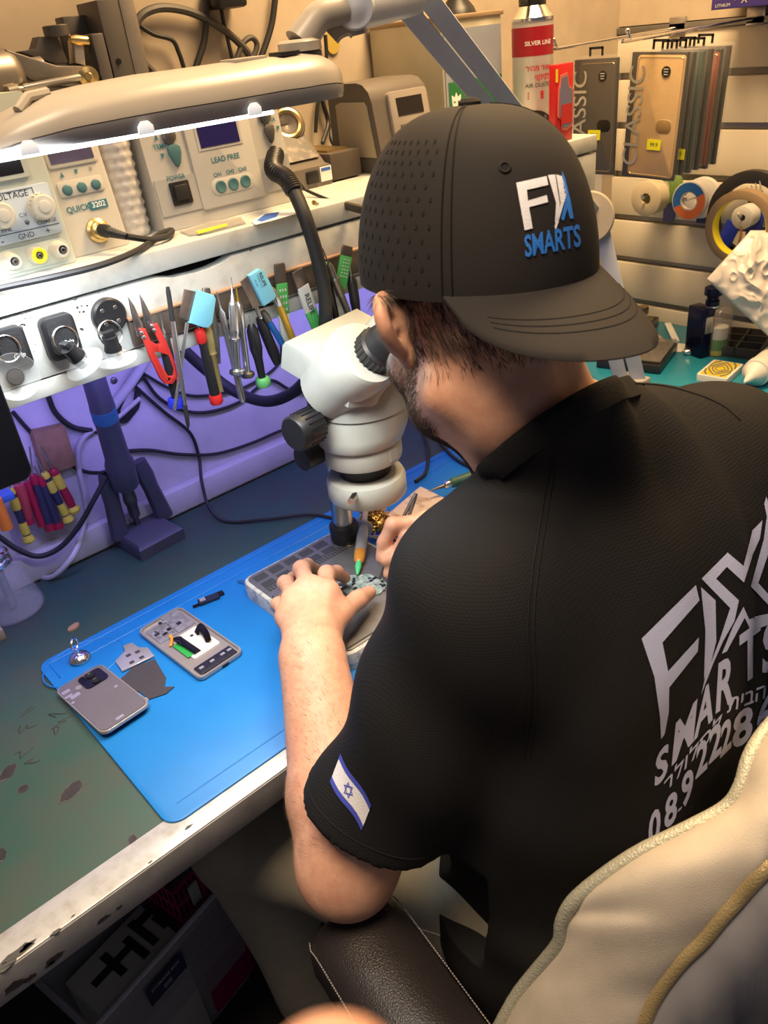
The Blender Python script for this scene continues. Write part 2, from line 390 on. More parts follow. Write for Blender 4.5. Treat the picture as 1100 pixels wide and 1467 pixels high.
# ================================================================== ORGANIC SURFACES
class SDF:
    """distance field of smoothly blended round shapes, turned into one continuous quad surface"""
    def __init__(s, lo, hi, h):
        s.lo = np.array(lo, np.float32); s.h = h
        s.n = np.ceil((np.array(hi) - np.array(lo)) / h).astype(int) + 1
        s.a = np.full(tuple(s.n), 0.2, np.float32); s.pad = 0.02
    def _win(s, lo, hi):
        i0 = np.clip(np.floor((np.array(lo) - s.lo) / s.h).astype(int), 0, s.n - 1)
        i1 = np.clip(np.ceil((np.array(hi) - s.lo) / s.h).astype(int) + 1, 1, s.n)
        if np.any(i1 <= i0): return None, None
        sl = tuple(slice(a, b) for a, b in zip(i0, i1))
        g = [(s.lo[k] + s.h * np.arange(i0[k], i1[k])).astype(np.float32) for k in range(3)]
        return sl, np.meshgrid(*g, indexing='ij', sparse=True)
    def _mix(s, sl, d, k, mode):
        o = s.a[sl]
        if mode == 'sub': d = -d
        if k > 0:
            hh = np.clip(0.5 + 0.5 * (o - d) / k, 0, 1) if mode != 'sub' else np.clip(0.5 - 0.5 * (o - d) / k, 0, 1)
            r = o * (1 - hh) + d * hh + (-k if mode != 'sub' else k) * hh * (1 - hh)
        else: r = np.minimum(o, d) if mode != 'sub' else np.maximum(o, d)
        s.a[sl] = r
    def cap(s, a, b, ra, rb=None, k=0.01, mode='add', sq=None, f=1.0):
        """round cone a->b; sq = direction in which it is flattened by factor f"""
        rb = ra if rb is None else rb
        a = np.array(a, np.float32); b = np.array(b, np.float32); m = max(ra, rb) * max(1.0, 1 / f if f < 1 else 1) + s.pad + k
        sl, g = s._win(np.minimum(a, b) - m, np.maximum(a, b) + m)
        if sl is None: return s
        ab = b - a; L2 = float(ab @ ab) + 1e-12
        px, py, pz = g[0] - a[0], g[1] - a[1], g[2] - a[2]
        t = np.clip((px * ab[0] + py * ab[1] + pz * ab[2]) / L2, 0, 1)
        qx, qy, qz = px - t * ab[0], py - t * ab[1], pz - t * ab[2]
        d2 = qx * qx + qy * qy + qz * qz
        if sq is not None:
            n = np.array(sq, np.float32); n /= np.linalg.norm(n)
            c = qx * n[0] + qy * n[1] + qz * n[2]
            d2 = d2 + c * c * (f * f - 1)
        d = np.sqrt(d2) - (ra + t * (rb - ra))
        s._mix(sl, d, k, mode); return s
    def chain(s, pts, rs, k=0.006, **kw):
        for i in range(len(pts) - 1): s.cap(pts[i], pts[i + 1], rs[i], rs[i + 1], k, **kw)
        return s
    def ell(s, c, r, M=None, k=0.02, mode='add'):
        """ellipsoid; M columns = its axes"""
        c = np.array(c, np.float32); r = np.array(r, np.float32); m = float(r.max()) + s.pad + k
        sl, g = s._win(c - m, c + m)
        if sl is None: return s
        p = [g[i] - c[i] for i in range(3)]
        if M is not None: p = [p[0] * ax[0] + p[1] * ax[1] + p[2] * ax[2] for ax in M]
        k0 = np.sqrt((p[0] / r[0]) ** 2 + (p[1] / r[1]) ** 2 + (p[2] / r[2]) ** 2)
        k1 = np.sqrt((p[0] / r[0] ** 2) ** 2 + (p[1] / r[1] ** 2) ** 2 + (p[2] / r[2] ** 2) ** 2) + 1e-6
        s._mix(sl, k0 * (k0 - 1) / k1, k, mode); return s
    def plane(s, o, n, keep_below=True, within=None, k=0.0):
        """cut away what lies on the +n side of the plane (inside the ball `within`=(c, r))"""
        o = np.array(o, np.float32); n = np.array(n, np.float32); n /= np.linalg.norm(n)
        if within: sl, g = s._win(np.array(within[0]) - within[1], np.array(within[0]) + within[1])
        else: sl, g = s._win(s.lo, s.lo + s.h * (s.n - 1))
        d = (g[0] - o[0]) * n[0] + (g[1] - o[1]) * n[1] + (g[2] - o[2]) * n[2]
        s.a[sl] = np.maximum(s.a[sl], d); return s
    def fold(s, fn):
        """displace by fn(x, y, z) (metres, + = outwards)"""
        sl, g = s._win(s.lo, s.lo + s.h * (s.n - 1)); s.a -= fn(*g).astype(np.float32); return s
    def mesh(s, smooth=2):
        a = s.a.copy()
        for ax in range(3):
            for e in (0, -1):
                ix = [slice(None)] * 3; ix[ax] = e; a[tuple(ix)] = 0.1
        neg = (a < 0)
        c = np.zeros(tuple(s.n - 1), np.uint8); C8 = [(i, j, k) for i in (0, 1) for j in (0, 1) for k in (0, 1)]
        nx, ny, nz = s.n - 1
        for i, j, k in C8: c += neg[i:nx + i, j:ny + j, k:nz + k]
        ii = np.argwhere((c > 0) & (c < 8)); idm = np.full(tuple(s.n - 1), -1, np.int32)
        idm[ii[:, 0], ii[:, 1], ii[:, 2]] = np.arange(len(ii))
        vals = {q: a[ii[:, 0] + q[0], ii[:, 1] + q[1], ii[:, 2] + q[2]] for q in C8}
        acc = np.zeros((len(ii), 3)); cnt = np.zeros(len(ii))
        for q in C8:
            for ax in range(3):
                if q[ax] == 1: continue
                r = list(q); r[ax] = 1; va, vb = vals[q], vals[tuple(r)]
                x = (va < 0) != (vb < 0); t = np.where(x, va / (va - vb + 1e-12), 0)
                p = np.tile(np.array(q, float), (len(ii), 1)); p[:, ax] += t
                acc += p * x[:, None]; cnt += x
        V = (ii + acc / cnt[:, None]) * s.h + s.lo
        F = []
        for ax in range(3):
            o1, o2 = [(1, 2), (2, 0), (0, 1)][ax]
            sl0 = [slice(1, m - 1) for m in s.n]; sl0[ax] = slice(0, s.n[ax] - 1); sl1 = list(sl0); sl1[ax] = slice(1, s.n[ax])
            x0, x1 = neg[tuple(sl0)], neg[tuple(sl1)]
            e = np.argwhere(x0 != x1); off = np.array([1, 1, 1]); off[ax] = 0; e = e + off
            fl = neg[e[:, 0], e[:, 1], e[:, 2]]
            def cell(d1, d2):
                q = e.copy(); q[:, o1] += d1; q[:, o2] += d2; return idm[q[:, 0], q[:, 1], q[:, 2]]
            quad = np.stack([cell(-1, -1), cell(0, -1), cell(0, 0), cell(-1, 0)], 1)
            quad[~fl] = quad[~fl][:, ::-1]; F.append(quad)
        F = np.concatenate(F); F = F[(F >= 0).all(1)]
        E = np.concatenate([F[:, [0, 1]], F[:, [1, 2]], F[:, [2, 3]], F[:, [3, 0]]])
        for it in range(smooth):
            sm = np.zeros_like(V); n = np.zeros(len(V))
            np.add.at(sm, E[:, 0], V[E[:, 1]]); np.add.at(n, E[:, 0], 1)
            V = V + (0.6 if it % 2 == 0 else -0.45) * (sm / np.maximum(n, 1)[:, None] - V)
        return V, F
def np_obj(name, V, F, m, parent=None, smooth=180):
    me = bpy.data.meshes.new(name)
    inv = np.array(root_matrix(parent).inverted()) if parent is not None else np.eye(4)
    V = V @ inv[:3, :3].T + inv[:3, 3]
    me.vertices.add(len(V)); me.vertices.foreach_set('co', V.astype(np.float32).ravel())
    me.loops.add(F.size); me.loops.foreach_set('vertex_index', F.astype(np.int32).ravel())
    me.polygons.add(len(F)); me.polygons.foreach_set('loop_start', np.arange(0, F.size, F.shape[1], dtype=np.int32))
    me.update(calc_edges=True); me.validate()
    if m: me.materials.append(m)
    me.polygons.foreach_set('use_smooth', [True] * len(me.polygons))
    if smooth < 180: me.set_sharp_from_angle(angle=math.radians(smooth))
    o = bpy.data.objects.new(name, me); COL.objects.link(o)
    if parent is not None: o.parent = parent
    return o
def bvh_np(V, F):
    return BVHTree.FromPolygons([tuple(v) for v in V], [tuple(int(i) for i in f) for f in F])
def strands(mb, bvh, V, F, pick, n, length, rad, m, flow, lift=0.35, seed=1, jit=0.35, seg=2):
    """short tapered hairs rooted on the faces that pick(centre, normal) weighs above a random number"""
    rd = random.Random(seed); c = V[F].mean(1); nr = np.cross(V[F[:, 1]] - V[F[:, 0]], V[F[:, 2]] - V[F[:, 0]]); nr /= np.linalg.norm(nr, axis=1)[:, None] + 1e-12
    w = pick(c, nr); ids = np.nonzero(w > 0)[0]
    if len(ids) == 0: return
    pr = w[ids] / w[ids].sum(); rs = np.random.RandomState(seed); ch = rs.choice(ids, n, p=pr)
    for i in ch:
        f = F[i]; u = rs.rand(2); p = V[f[0]] * (1 - u[0]) * (1 - u[1]) + V[f[1]] * u[0] * (1 - u[1]) + V[f[2]] * u[0] * u[1] + V[f[3]] * (1 - u[0]) * u[1]
        p = Vector(p); nn = Vector(nr[i]); fl = Vector(flow(p)); fl = fl - nn * fl.dot(nn)
        fl = fl.normalized() + Vector(rs.normal(0, jit, 3)); fl = (fl - nn * fl.dot(nn)).normalized()
        L = length * (0.6 + 0.8 * rs.rand()); sd = nn.cross(fl) * rad
        q1 = p + fl * L * .5 + nn * lift * L * .5; q2 = p + fl * L + nn * lift * L * .7
        p0 = p - nn * .001
        mb.add([p0 + sd, p0 - sd, p0 + nn * rad, q1 + sd * .8, q1 - sd * .8, q1 + nn * rad * .8, q2], [[0, 1, 4, 3], [1, 2, 5, 4], [2, 0, 3, 5], [3, 4, 6], [4, 5, 6], [5, 3, 6]], m)
# ================================================================== THE TECHNICIAN
def PV(*a, **k): return np.array(P(*a, **k))
m_skin = mat('skin', (0.60, 0.335, 0.225), 0.5, var=0.22, vscale=55, bump=0.12, bscale=420, sss=0.18, col2=(0.50, 0.25, 0.165))
m_hair = mat('dark_brown_hair', (0.055, 0.035, 0.024), 0.5)
m_shirt = mat('black_sport_jersey', (0.009, 0.009, 0.010), 0.75, spec=0.22, sheen=0.0)
m_cap = mat('charcoal_cap_fabric', (0.019, 0.017, 0.0165), 0.8, bump=0.06, bscale=900, spec=.2)
m_print = mat('pale_print', (0.42, 0.46, 0.68), 0.55, bump=0.2, bscale=700)
m_khaki = mat('khaki_cotton', (0.30, 0.27, 0.20), 0.8, var=0.15, vscale=40)
weave(m_shirt, 430, 0.42, 'CELL', 0.0008, 0.18); weave(m_khaki, 500, 0.2)
person = thing('person', 'seated person in a black T-shirt and backwards black cap bending over the microscope', 'person', (0.55, 0.36, 0.48))
# ---- joints
shL = np.array((0.402, 0.378, 0.985)); shR = np.array((0.725, 0.345, 0.985))
elL = PV(497, 1240, d=0.85); wrL = PV(447, 938, z=0.822)
elR = np.array((0.84, 0.47, 0.80)); wrR = PV(652, 778, z=0.832)
neck0 = PV(822, 612, d=0.722); 
# cap / head frame
Rc = PV(680, 392, d=0.685)                       # centre of the cap's rim
v_ = Vector(ray(680, 392)); iu = -IMD
Uc = (-0.46 * v_ + 0.975 * iu - 0.03 * IMR).normalized()
a_ = math.radians(32)
Bk = (math.sin(a_) * IMR - math.cos(a_) * v_); Bk = (Bk - Uc * Bk.dot(Uc)).normalized()   # where the brim points
Lf = Uc.cross(-Bk).normalized()                                                          # the person's left
# the head is pitched further forward than the cap
pit = math.radians(16)
Bh = (Matrix.Rotation(math.radians(-8), 3, Uc) @ Bk); Fh = (-Bh * math.cos(pit) - Uc * math.sin(pit)).normalized(); Lf = Uc.cross(-Bh).normalized(); Uh = Lf.cross(Fh) * -1
if Uh.dot(Uc) < 0: Uh = -Uh
Rcv = Vector(Rc)
Hc = Rcv - Uh * 0.020 + Fh * 0.012 + IMR * .004                # middle of the skull
def hp(f, l, u): return np.array(Hc + Fh * f + Lf * l + Uh * u)
HM = [np.array(Fh), np.array(Lf), np.array(Uh)]
fingers_L = [  # index, middle, ring, little : knuckle, mid joint, tip
    [PV(468, 846, z=.846), PV(468, 822, z=.842), PV(482, 820, z=.822), PV(494, 828, z=.802)],
    [PV(441, 840, z=.850), PV(432, 815, z=.836), PV(440, 810, z=.806), PV(452, 816, z=.786)],
    [PV(421, 858, z=.842), PV(409, 836, z=.826), PV(420, 829, z=.798), PV(432, 832, z=.784)],
    [PV(410, 884, z=.830), PV(399, 866, z=.815), PV(408, 857, z=.794), PV(417, 858, z=.784)]]
thumb_L = [PV(463, 912, z=.818), PV(489, 878, z=.822), PV(512, 860, z=.818), PV(529, 849, z=.806)]
fingers_R = [
    [PV(610, 746, z=.856), PV(563, 752, z=.858), PV(550, 777, z=.834), PV(546, 800, z=.812)],
    [PV(622, 757, z=.848), PV(584, 769, z=.842), PV(566, 797, z=.816), PV(557, 822, z=.796)],
    [PV(633, 770, z=.838), PV(600, 785, z=.832), PV(588, 810, z=.806), PV(580, 828, z=.791)],
    [PV(643, 783, z=.826), PV(618, 800, z=.818), PV(608, 818, z=.800), PV(600, 832, z=.789)]]
thumb_R = [PV(646, 800, z=.820), PV(612, 796, z=.824), PV(582, 794, z=.824), PV(553, 802, z=.815)]
for nm, hh, w_ in (('L', fingers_L, wrL), ('R', fingers_R, wrR)):
    print('HAND', nm, [[round(float(np.linalg.norm(f[i + 1] - f[i])), 3) for i in range(3)] + [round(float(np.linalg.norm(f[0] - w_)), 3)] for f in hh])
print('THUMB', [[round(float(np.linalg.norm(t[i + 1] - t[i])), 3) for i in range(3)] for t in (thumb_L, thumb_R)], 'ARM', np.linalg.norm(shL - elL), np.linalg.norm(elL - wrL), np.linalg.norm(elR - wrR), np.linalg.norm(shR - elR))
S = SDF((0.13, 0.20, 0.50), (0.98, 0.90, 1.44), 0.003)
# trunk
S.ell((0.51, 0.335, 0.60), (.165, .11, .13), k=.03); S.ell((0.53, 0.345, 0.78), (.155, .10, .19), k=.04)
S.ell((0.55, 0.355, 0.90), (.155, .10, .13), k=.04); S.cap(shL, shR, .055, .055, k=.05)
nk = np.array(hp(-0.022, 0, -0.085))
vv_ = np.array(ray(785, 620)); S.cap(neck0 + np.array((.005, .02, -.05)) + vv_ * .006, nk + vv_ * .004, .058, .054, k=.03)
S.cap(neck0 + np.array((.01, .0, -.045)), shL, .045, .045, k=.04); S.cap(neck0 + np.array((0, .02, -.02)), shR, .052, .045, k=.05)
# head
S.ell(hp(-0.012, 0, 0.015), (.089, .074, .090), HM, k=.02)
S.ell(hp(0.035, 0, -0.055), (.056, .058, .064), HM, k=.03)            # face
S.cap(hp(-0.025, .052, -.068), hp(0.055, .030, -.090), .018, .016, k=.03)    # jaw, left and right
S.cap(hp(-0.025, -.052, -.068), hp(0.055, -.030, -.090), .018, .016, k=.03)
S.ell(hp(0.072, 0, -.094), (.022, .024, .018), HM, k=.025)            # chin
S.cap(hp(0.082, 0, -.012), hp(0.112, 0, -.052), .008, .013, k=.012)   # nose
S.cap(hp(0.098, .014, -.055), hp(0.098, -.014, -.055), .009, .009, k=.008)
S.cap(hp(0.088, -.026, -.088), hp(0.088, .026, -.088), .008, .008, k=.012)  # lips
S.cap(hp(0.074, -.05, .003), hp(0.074, .05, .003), .012, .012, k=.02)       # brow
for sg in (1, -1):
    S.ell(hp(0.082, .032 * sg, -.020), (.013, .016, .011), HM, k=.008, mode='sub')
    S.ell(hp(0.070, .032 * sg, -.020), (.012, .012, .012), HM, k=.003)       # eyeball under the lid
    S.ell(hp(0.060, .046 * sg, -.045), (.02, .018, .018), HM, k=.02)         # cheek
# ears : a flared shell with a rolled rim and a lobe
for sg in (1, -1):
    def ep(f, u, out): return hp(f - .012, (0.071 + out * (1 if sg > 0 else .2)) * sg, u * .66 - .004)
    hx = [ep(-.004, -.020, .004), ep(-.006, .008, .010), ep(-.020, .024, .020), ep(-.036, .018, .030), ep(-.042, -.004, .032), ep(-.036, -.026, .026), ep(-.022, -.042, .014)]
    rim = spline(hx, 3)
    S.chain([np.array(q) for q in rim], [.0052] * len(rim), k=.003)
    S.cap(ep(-.018, .006, .010), ep(-.016, -.022, .008), .010, .008, k=.008)
    for q in (ep(-.030, .008, .024), ep(-.030, -.012, .023), ep(-.024, -.028, .016)):
        S.cap(ep(-.012, -.006, .006), q, .006, .0045, k=.006)
    S.ell(ep(-.018, -.046, .009), (.008, .006, .011), HM, k=.006)
# arms
S.cap(shL, elL, .050, .043, k=.03); S.cap(shR, elR, .050, .043, k=.03)
for el, wr, hand_mid in ((elL, wrL, fingers_L[1][0]), (elR, wrR, fingers_R[1][0])):
    fl = np.array(wr - el); fl /= np.linalg.norm(fl); m1 = el + (wr - el) * .30
    S.cap(el, m1, .043, .046, k=.03); S.cap(m1, wr, .046, .030, k=.02)
    S.cap(el + fl * .12, wr, .034, .0335, k=.02, sq=(0, 0, 1), f=1.25)
def hand(fs, th, wr, nrm):
    palm_r = .0125
    for i, f in enumerate(fs):
        base = wr + (f[0] - wr) * .28
        S.cap(base, f[0], .016, palm_r, k=.014)
        r0 = (.0098, .0102, .0097, .0086)[i]
        S.chain(f, [r0 * 1.08, r0, r0 * .93, r0 * .80], k=.004)
        S.ell(f[1], (r0 * 1.1,) * 3, k=.004)                      # knuckle of the bend
    for i in range(3): S.cap(fs[i][0], fs[i + 1][0], .0115, .0110, k=.010)
    S.cap(wr, (fs[0][0] + fs[3][0]) / 2 * .5 + wr * .5, .026, .022, k=.02, sq=nrm, f=1.5)
    S.cap(th[0], th[1], .0170, .0130, k=.016); S.cap(wr + (fs[0][0] - wr) * .2, th[0], .017, .016, k=.016); S.cap(th[1], fs[0][0] * .6 + th[1] * .4, .009, .008, k=.018)
    S.chain(th[1:], [.0125, .0118, .0092], k=.005)
hand(fingers_L, thumb_L, wrL, (-.2, -.1, 1)); hand(fingers_R, thumb_R, wrR, (-.5, -.3, .8))
BV, BF = S.mesh(4)
body = np_obj('body', BV, BF, m_skin, person)
bodyT = bvh_np(BV, BF)
# finger nails
b = MB()
m_nail = mat('finger_nail', (0.62, 0.40, 0.33), 0.3)
# ---- hair and beard
rel = lambda c: ((c - np.array(Hc)) @ HM[0], (c - np.array(Hc)) @ HM[1], (c - np.array(Hc)) @ HM[2])
def wbeard(c, n):
    f, l, u = rel(c); lim = -0.030 - 0.9 * np.maximum(0, f - .02) * .6
    w = (f > -.018) & (u < -.030) & (u > -.165) & (l > -.09) & (l < .1) & (np.abs(l) > .0) & ~((f > .07) & (u > -.075) & (u < -.03))
    w &= (f > -.006) | (u < -.062)
    w &= ~((u < -.10) & (f < .01)); nk_d = np.linalg.norm(c - wrL, axis=1)
    w &= (nk_d > .25)
    soft = np.clip((f + .020) / .03, .05, 1) * np.clip((-.028 - u) / .02, .1, 1)
    return w * soft
b = MB(); strands(b, bodyT, BV, BF, wbeard, 9500, .0070, .00023, m_hair, lambda p: -Uh + Fh * .25, lift=.45, seed=3)
b.build('beard', person, person, recalc=False)
def whair(c, n):
    f, l, u = rel(c); hr = (c[:, 2] > 1.0) & (u > -.055)
    side = (np.abs(l) > .03) & (f < .075) & (f > -.02) & (u > -.040 + .0 * f) & (u < .03)
    back = (f <= -.02) & (u > -.052 - .0 * l) & (u < .03)
    ear = (f > -.075) & (f < .002) & (u < .012) & (u > -.07) & (np.abs(l) > .0785)
    return (side | back) * 1.0 * ~ear * np.clip((u + .054) / .03, .05, 1)
b = MB(); strands(b, bodyT, BV, BF, whair, 10000, .012, .00021, m_hair, lambda p: -Uh - Fh * .35, lift=.14, seed=5, jit=.16)
b.build('hair', person, person, recalc=False)
m_armhair = mat('fine_arm_hair', (0.20, 0.115, 0.07), 0.5)
def warm(c, n):
    t = np.clip(((c - elL) @ (wrL - elL)) / ((wrL - elL) @ (wrL - elL)), -.1, 1.25); q = elL + t[:, None] * (wrL - elL)
    return (np.linalg.norm(c - q, axis=1) < .062) * (t > .02) * (t < 1.15) * (c[:, 2] > .6) * np.clip(1.3 - t, .1, 1)
b = MB(); strands(b, bodyT, BV, BF, warm, 2600, .008, .00010, m_armhair, lambda p: Vector(wrL - elL) + Vector((-.1, 0, -.12)), lift=.25, seed=8, jit=.3)
b.build('arm_hair', person, person, recalc=False)
# ---- T-shirt
G = SDF((0.20, 0.14, 0.47), (1.0, 0.66, 1.23), 0.0035)
G.ell((0.51, 0.335, 0.56), (.205, .150, .18), k=.03); G.ell((0.542, 0.345, 0.75), (.217, .140, .24), k=.05)
G.ell((0.567, 0.352, 0.90), (.205, .130, .16), k=.05); G.cap(shL, shR, .073, .073, k=.06)
G.cap(neck0 + np.array((.01, .0, -.035)), shL, .050, .060, k=.05); G.cap(neck0 + np.array((0, .02, -.02)), shR, .064, .060, k=.05)
cuL = shL + (elL - shL) * .80; cuR = shR + (elR - shR) * .78
G.cap(shL, cuL, .076, .066, k=.04); G.cap(shR, cuR, .076, .066, k=.04)
G.cap(neck0 + np.array((0, .02, -.06)), np.array(neck0) * .4 + nk * .6, .072, .070, k=.025)
def folds(x, y, z):
    r = 0.0036 * np.sin(38 * x + 55 * z + 6 * np.sin(9 * z + 5 * y)) * np.clip((z - .5) * 3, .2, 1) * np.clip((1.04 - z) * 6, 0, 1)
    r = r + 0.0030 * np.sin(30 * (x + y) - 42 * z + 5 * np.sin(11 * x))
    return r
G.fold(folds)
# openings : cuffs, hem, neck
dL = (elL - shL) / np.linalg.norm(elL - shL); dR = (elR - shR) / np.linalg.norm(elR - shR)
G.plane(cuL, dL, within=(cuL + dL * .08, .105)); G.plane(cuR, dR, within=(cuR + dR * .08, .105))
G.cap(cuL - dL * .03, cuL + dL * .05, .053, .056, k=0, mode='sub'); G.cap(cuR - dR * .03, cuR + dR * .05, .053, .056, k=0, mode='sub')
nkc = Vector(neck0)
col_n = (-.56 * IMR - .80 * IMD + .14 * Vector(ray(785, 612))).normalized()
col_o = P(785, 608, d=0.695)
G.plane(col_o, col_n, within=(np.array(col_o + col_n * .12), .16))
G.plane((0, 0, .50), (0, 0, -1))
GV, GF = G.mesh(4)
shirt = np_obj('t_shirt', GV, GF, m_shirt, person)
shirtT = bvh_np(GV, GF)
# ---- collar band, seams, prints
def cast(px, py, tree, off=0.0):
    r = ray(px, py); h = tree.ray_cast(CAM, r)
    if h[0] is None: return None
    n = h[1] if h[1].dot(r) < 0 else -h[1]
    return h[0] + n * off
def wrap(mb, polys, m, tree, off, cut=7.0, fn=None):
    """lay flat outlines on a surface: cut them finely, then drop every point on to it along fn"""
    b = bmesh.new()
    for pl in polys:
        if isinstance(pl, tuple):
            vs, fs = pl; nv = [b.verts.new((v[0], v[1], 0)) for v in vs]
            for f in fs:
                try: b.faces.new([nv[i] for i in f])
                except ValueError: pass
        else: b.faces.new([b.verts.new((p[0], p[1], 0)) for p in pl])
    b.normal_update(); bmesh.ops.triangulate(b, faces=list(b.faces), ngon_method='EAR_CLIP')
    for _ in range(5):
        ed = [e for e in b.edges if e.calc_length() > cut]
        if not ed: break
        bmesh.ops.subdivide_edges(b, edges=ed, cuts=1); bmesh.ops.triangulate(b, faces=[f for f in b.faces if len(f.verts) > 3])
    bad = []
    for v in b.verts:
        q = cast(v.co.x, v.co.y, tree, off) if fn is None else fn(v.co.x, v.co.y)
        if q is None: bad.append(v)
        else: v.co = q
    bmesh.ops.delete(b, geom=bad, context='VERTS')
    mb.bm(b, m)
def ptext(body, p0, p1, up, bold=0.02, fit=True):
    """text fitted between two picture-plane points, as (verts, faces)"""
    vs, fs = text_mesh(body, 1.0, 'LEFT', bold); xs = [v[0] for v in vs]; ys = [v[1] for v in vs]
    x0, x1, y0, y1 = min(xs), max(xs), min(ys), max(ys); out = []
    for v in vs:
        a = (v[0] - x0) / (x1 - x0); c = (v[1] - y0) / (y1 - y0)
        out.append((p0[0] + (p1[0] - p0[0]) * a + up[0] * c, p0[1] + (p1[1] - p0[1]) * a + up[1] * c))
    return out, fs
k3 = lambda pts, ox=700, oy=700: [(ox + x / 2.75, oy + y / 2.75) for x, y in pts]
pr_ = [k3([(600, 590), (812, 380), (826, 440), (682, 605), (704, 718), (824, 585), (820, 640), (708, 782), (706, 880), (690, 965), (676, 985), (672, 900), (650, 740)]),
       k3([(832, 388), (890, 440), (893, 600), (872, 685), (845, 750), (850, 560)]),
       k3([(835, 355), (938, 252), (1000, 305), (1035, 165), (1075, 125), (1065, 195), (1035, 262), (1002, 370), (935, 308), (892, 355), (982, 440), (965, 520), (920, 600), (880, 690), (842, 790), (834, 810), (850, 740), (905, 600), (948, 470)]),
       k3([(1000, 465), (1022, 515), (1060, 500), (1115, 488), (1115, 528), (1030, 562), (1005, 508), (935, 640), (915, 650), (960, 540)]),
       k3([(1090, 32), (1100, 60), (1118, 90), (1100, 250), (1058, 372), (1120, 440), (1120, 480), (1028, 385), (1080, 200), (1092, 110), (1082, 60)])]
for ch, x0, y0, x1, y1, up in [('S', 936, 1130, 955, 1110, (3, -50)), ('M', 961, 1097, 992, 1062, (6, -62)), ('A', 992, 1062, 1020, 1030, (6, -66)), ('R', 1024, 1022, 1049, 1004, (4, -72)), ('T', 1058, 984, 1088, 962, (0, -74)), ('S', 1090, 970, 1112, 950, (2, -72))]:
    pr_.append(ptext(ch, (x0, y0), (x1, y1), up, .03))
pr_ += [ptext('תיבה', (1040, 1021), (1094, 1000), (2, -20), .01), ptext('רלולסל', (948, 1140), (1031, 1042), (3, -26), .01)]
for ch, x0, y0, x1, y1, h in [('0', 927, 1216, 944, 1202, 50), ('8', 950, 1190, 968, 1175, 47), ('-', 969, 1163, 974, 1159, 5), ('9', 974, 1160, 991, 1146, 50), ('2', 995, 1116, 1012, 1100, 48), ('2', 1014, 1095, 1032, 1078, 50), ('2', 1030, 1086, 1046, 1070, 48), ('8', 1047, 1076, 1076, 1058, 52), ('6', 1082, 1056, 1104, 1040, 50)]:
    pr_.append(ptext(ch, (x0, y0), (x1, y1), (2, -h), .03))
b = MB(); wrap(b, pr_, m_print, shirtT, 0.0009)
q = b.build('print', shirt, person, recalc=False); q['label'] = 'pale lettering on the back of the shirt'
m_flagw = mat('flag_white', (0.66, 0.66, 0.70), 0.6, bump=.3, bscale=900); m_flagb = mat('flag_blue', (0.05, 0.07, 0.42), 0.6)
fc = k3([(383, 36), (502, 236), (460, 342), (338, 152)], 350, 1067)
def fq(s, t):   # s along the long side, t across
    a = Vector(fc[0]).lerp(Vector(fc[1]), s); c = Vector(fc[3]).lerp(Vector(fc[2]), s); r = a.lerp(c, t)
    w = 5 * math.sin(2 * PI * s) * .6; return (r.x - w * .6, r.y + w * .4)
def strip(t0, t1, n=8): return [fq(i / n, t0) for i in range(n + 1)] + [fq(1 - i / n, t1) for i in range(n + 1)]
b = MB(); wrap(b, [strip(.14, .80)], m_flagw, shirtT, .0010); wrap(b, [strip(0, .16), strip(.76, .94)], m_flagb, shirtT, .0013)
def star(rot):
    o = []; 
    for R_ in (1.0, .72):
        o.append([(.44 + .125 * R_ * math.cos(rot + 2 * PI * k / 3), .47 + .24 * R_ * math.sin(rot + 2 * PI * k / 3)) for k in range(3)])
    return [[fq(*o[0][k]), fq(*o[0][(k + 1) % 3]), fq(*o[1][(k + 1) % 3]), fq(*o[1][k])] for k in range(3)]
wrap(b, star(0) + star(PI), m_flagb, shirtT, .0014)
q = b.build('flag_patch', shirt, person, recalc=False); q['label'] = 'white flag patch with blue stripes and star'
def seam(mb, pts, r, m, tree, off=.0003, n=10):
    ps = [cast(p.x, p.y, tree, off) for p in spline([(x, y, 0) for x, y in pts], n)]
    ps = [p for p in ps if p is not None]
    if len(ps) > 2: mb.tube(ps, r, m, 6)
m_seam = mat('black_thread', (0.010, 0.010, 0.011), 0.8, spec=.2)
b = MB()
for dx in (-4, 4): seam(b, [(792 + dx, 650), (782 + dx, 720), (766 + dx, 820), (760 + dx, 900), (763 + dx, 990), (755 + dx, 1085)], .0009, m_seam, shirtT)
b.build('seam', shirt, person)
b = MB(); seam(b, [(893, 549), (950, 553), (1000, 566), (1036, 582), (1060, 602)], .0009, m_seam, shirtT); b.build('seam', shirt, person)
# hem stitching of the sleeve
b = MB(); cs = []
ax = Vector(dL); e1 = ax.orthogonal().normalized(); e2 = ax.cross(e1)
for off_ in (.016,):
    for k in range(40):
        d_ = e1 * math.cos(2 * PI * k / 40) + e2 * math.sin(2 * PI * k / 40); o_ = Vector(cuL) - ax * off_
        h = shirtT.ray_cast(o_ + d_ * .11, -d_, .11)
        if h[0] is not None: cs.append(h[0] + d_ * .0002)
b.tube(cs, .0007, m_seam, 6, closed=True); b.build('seam', shirt, person)
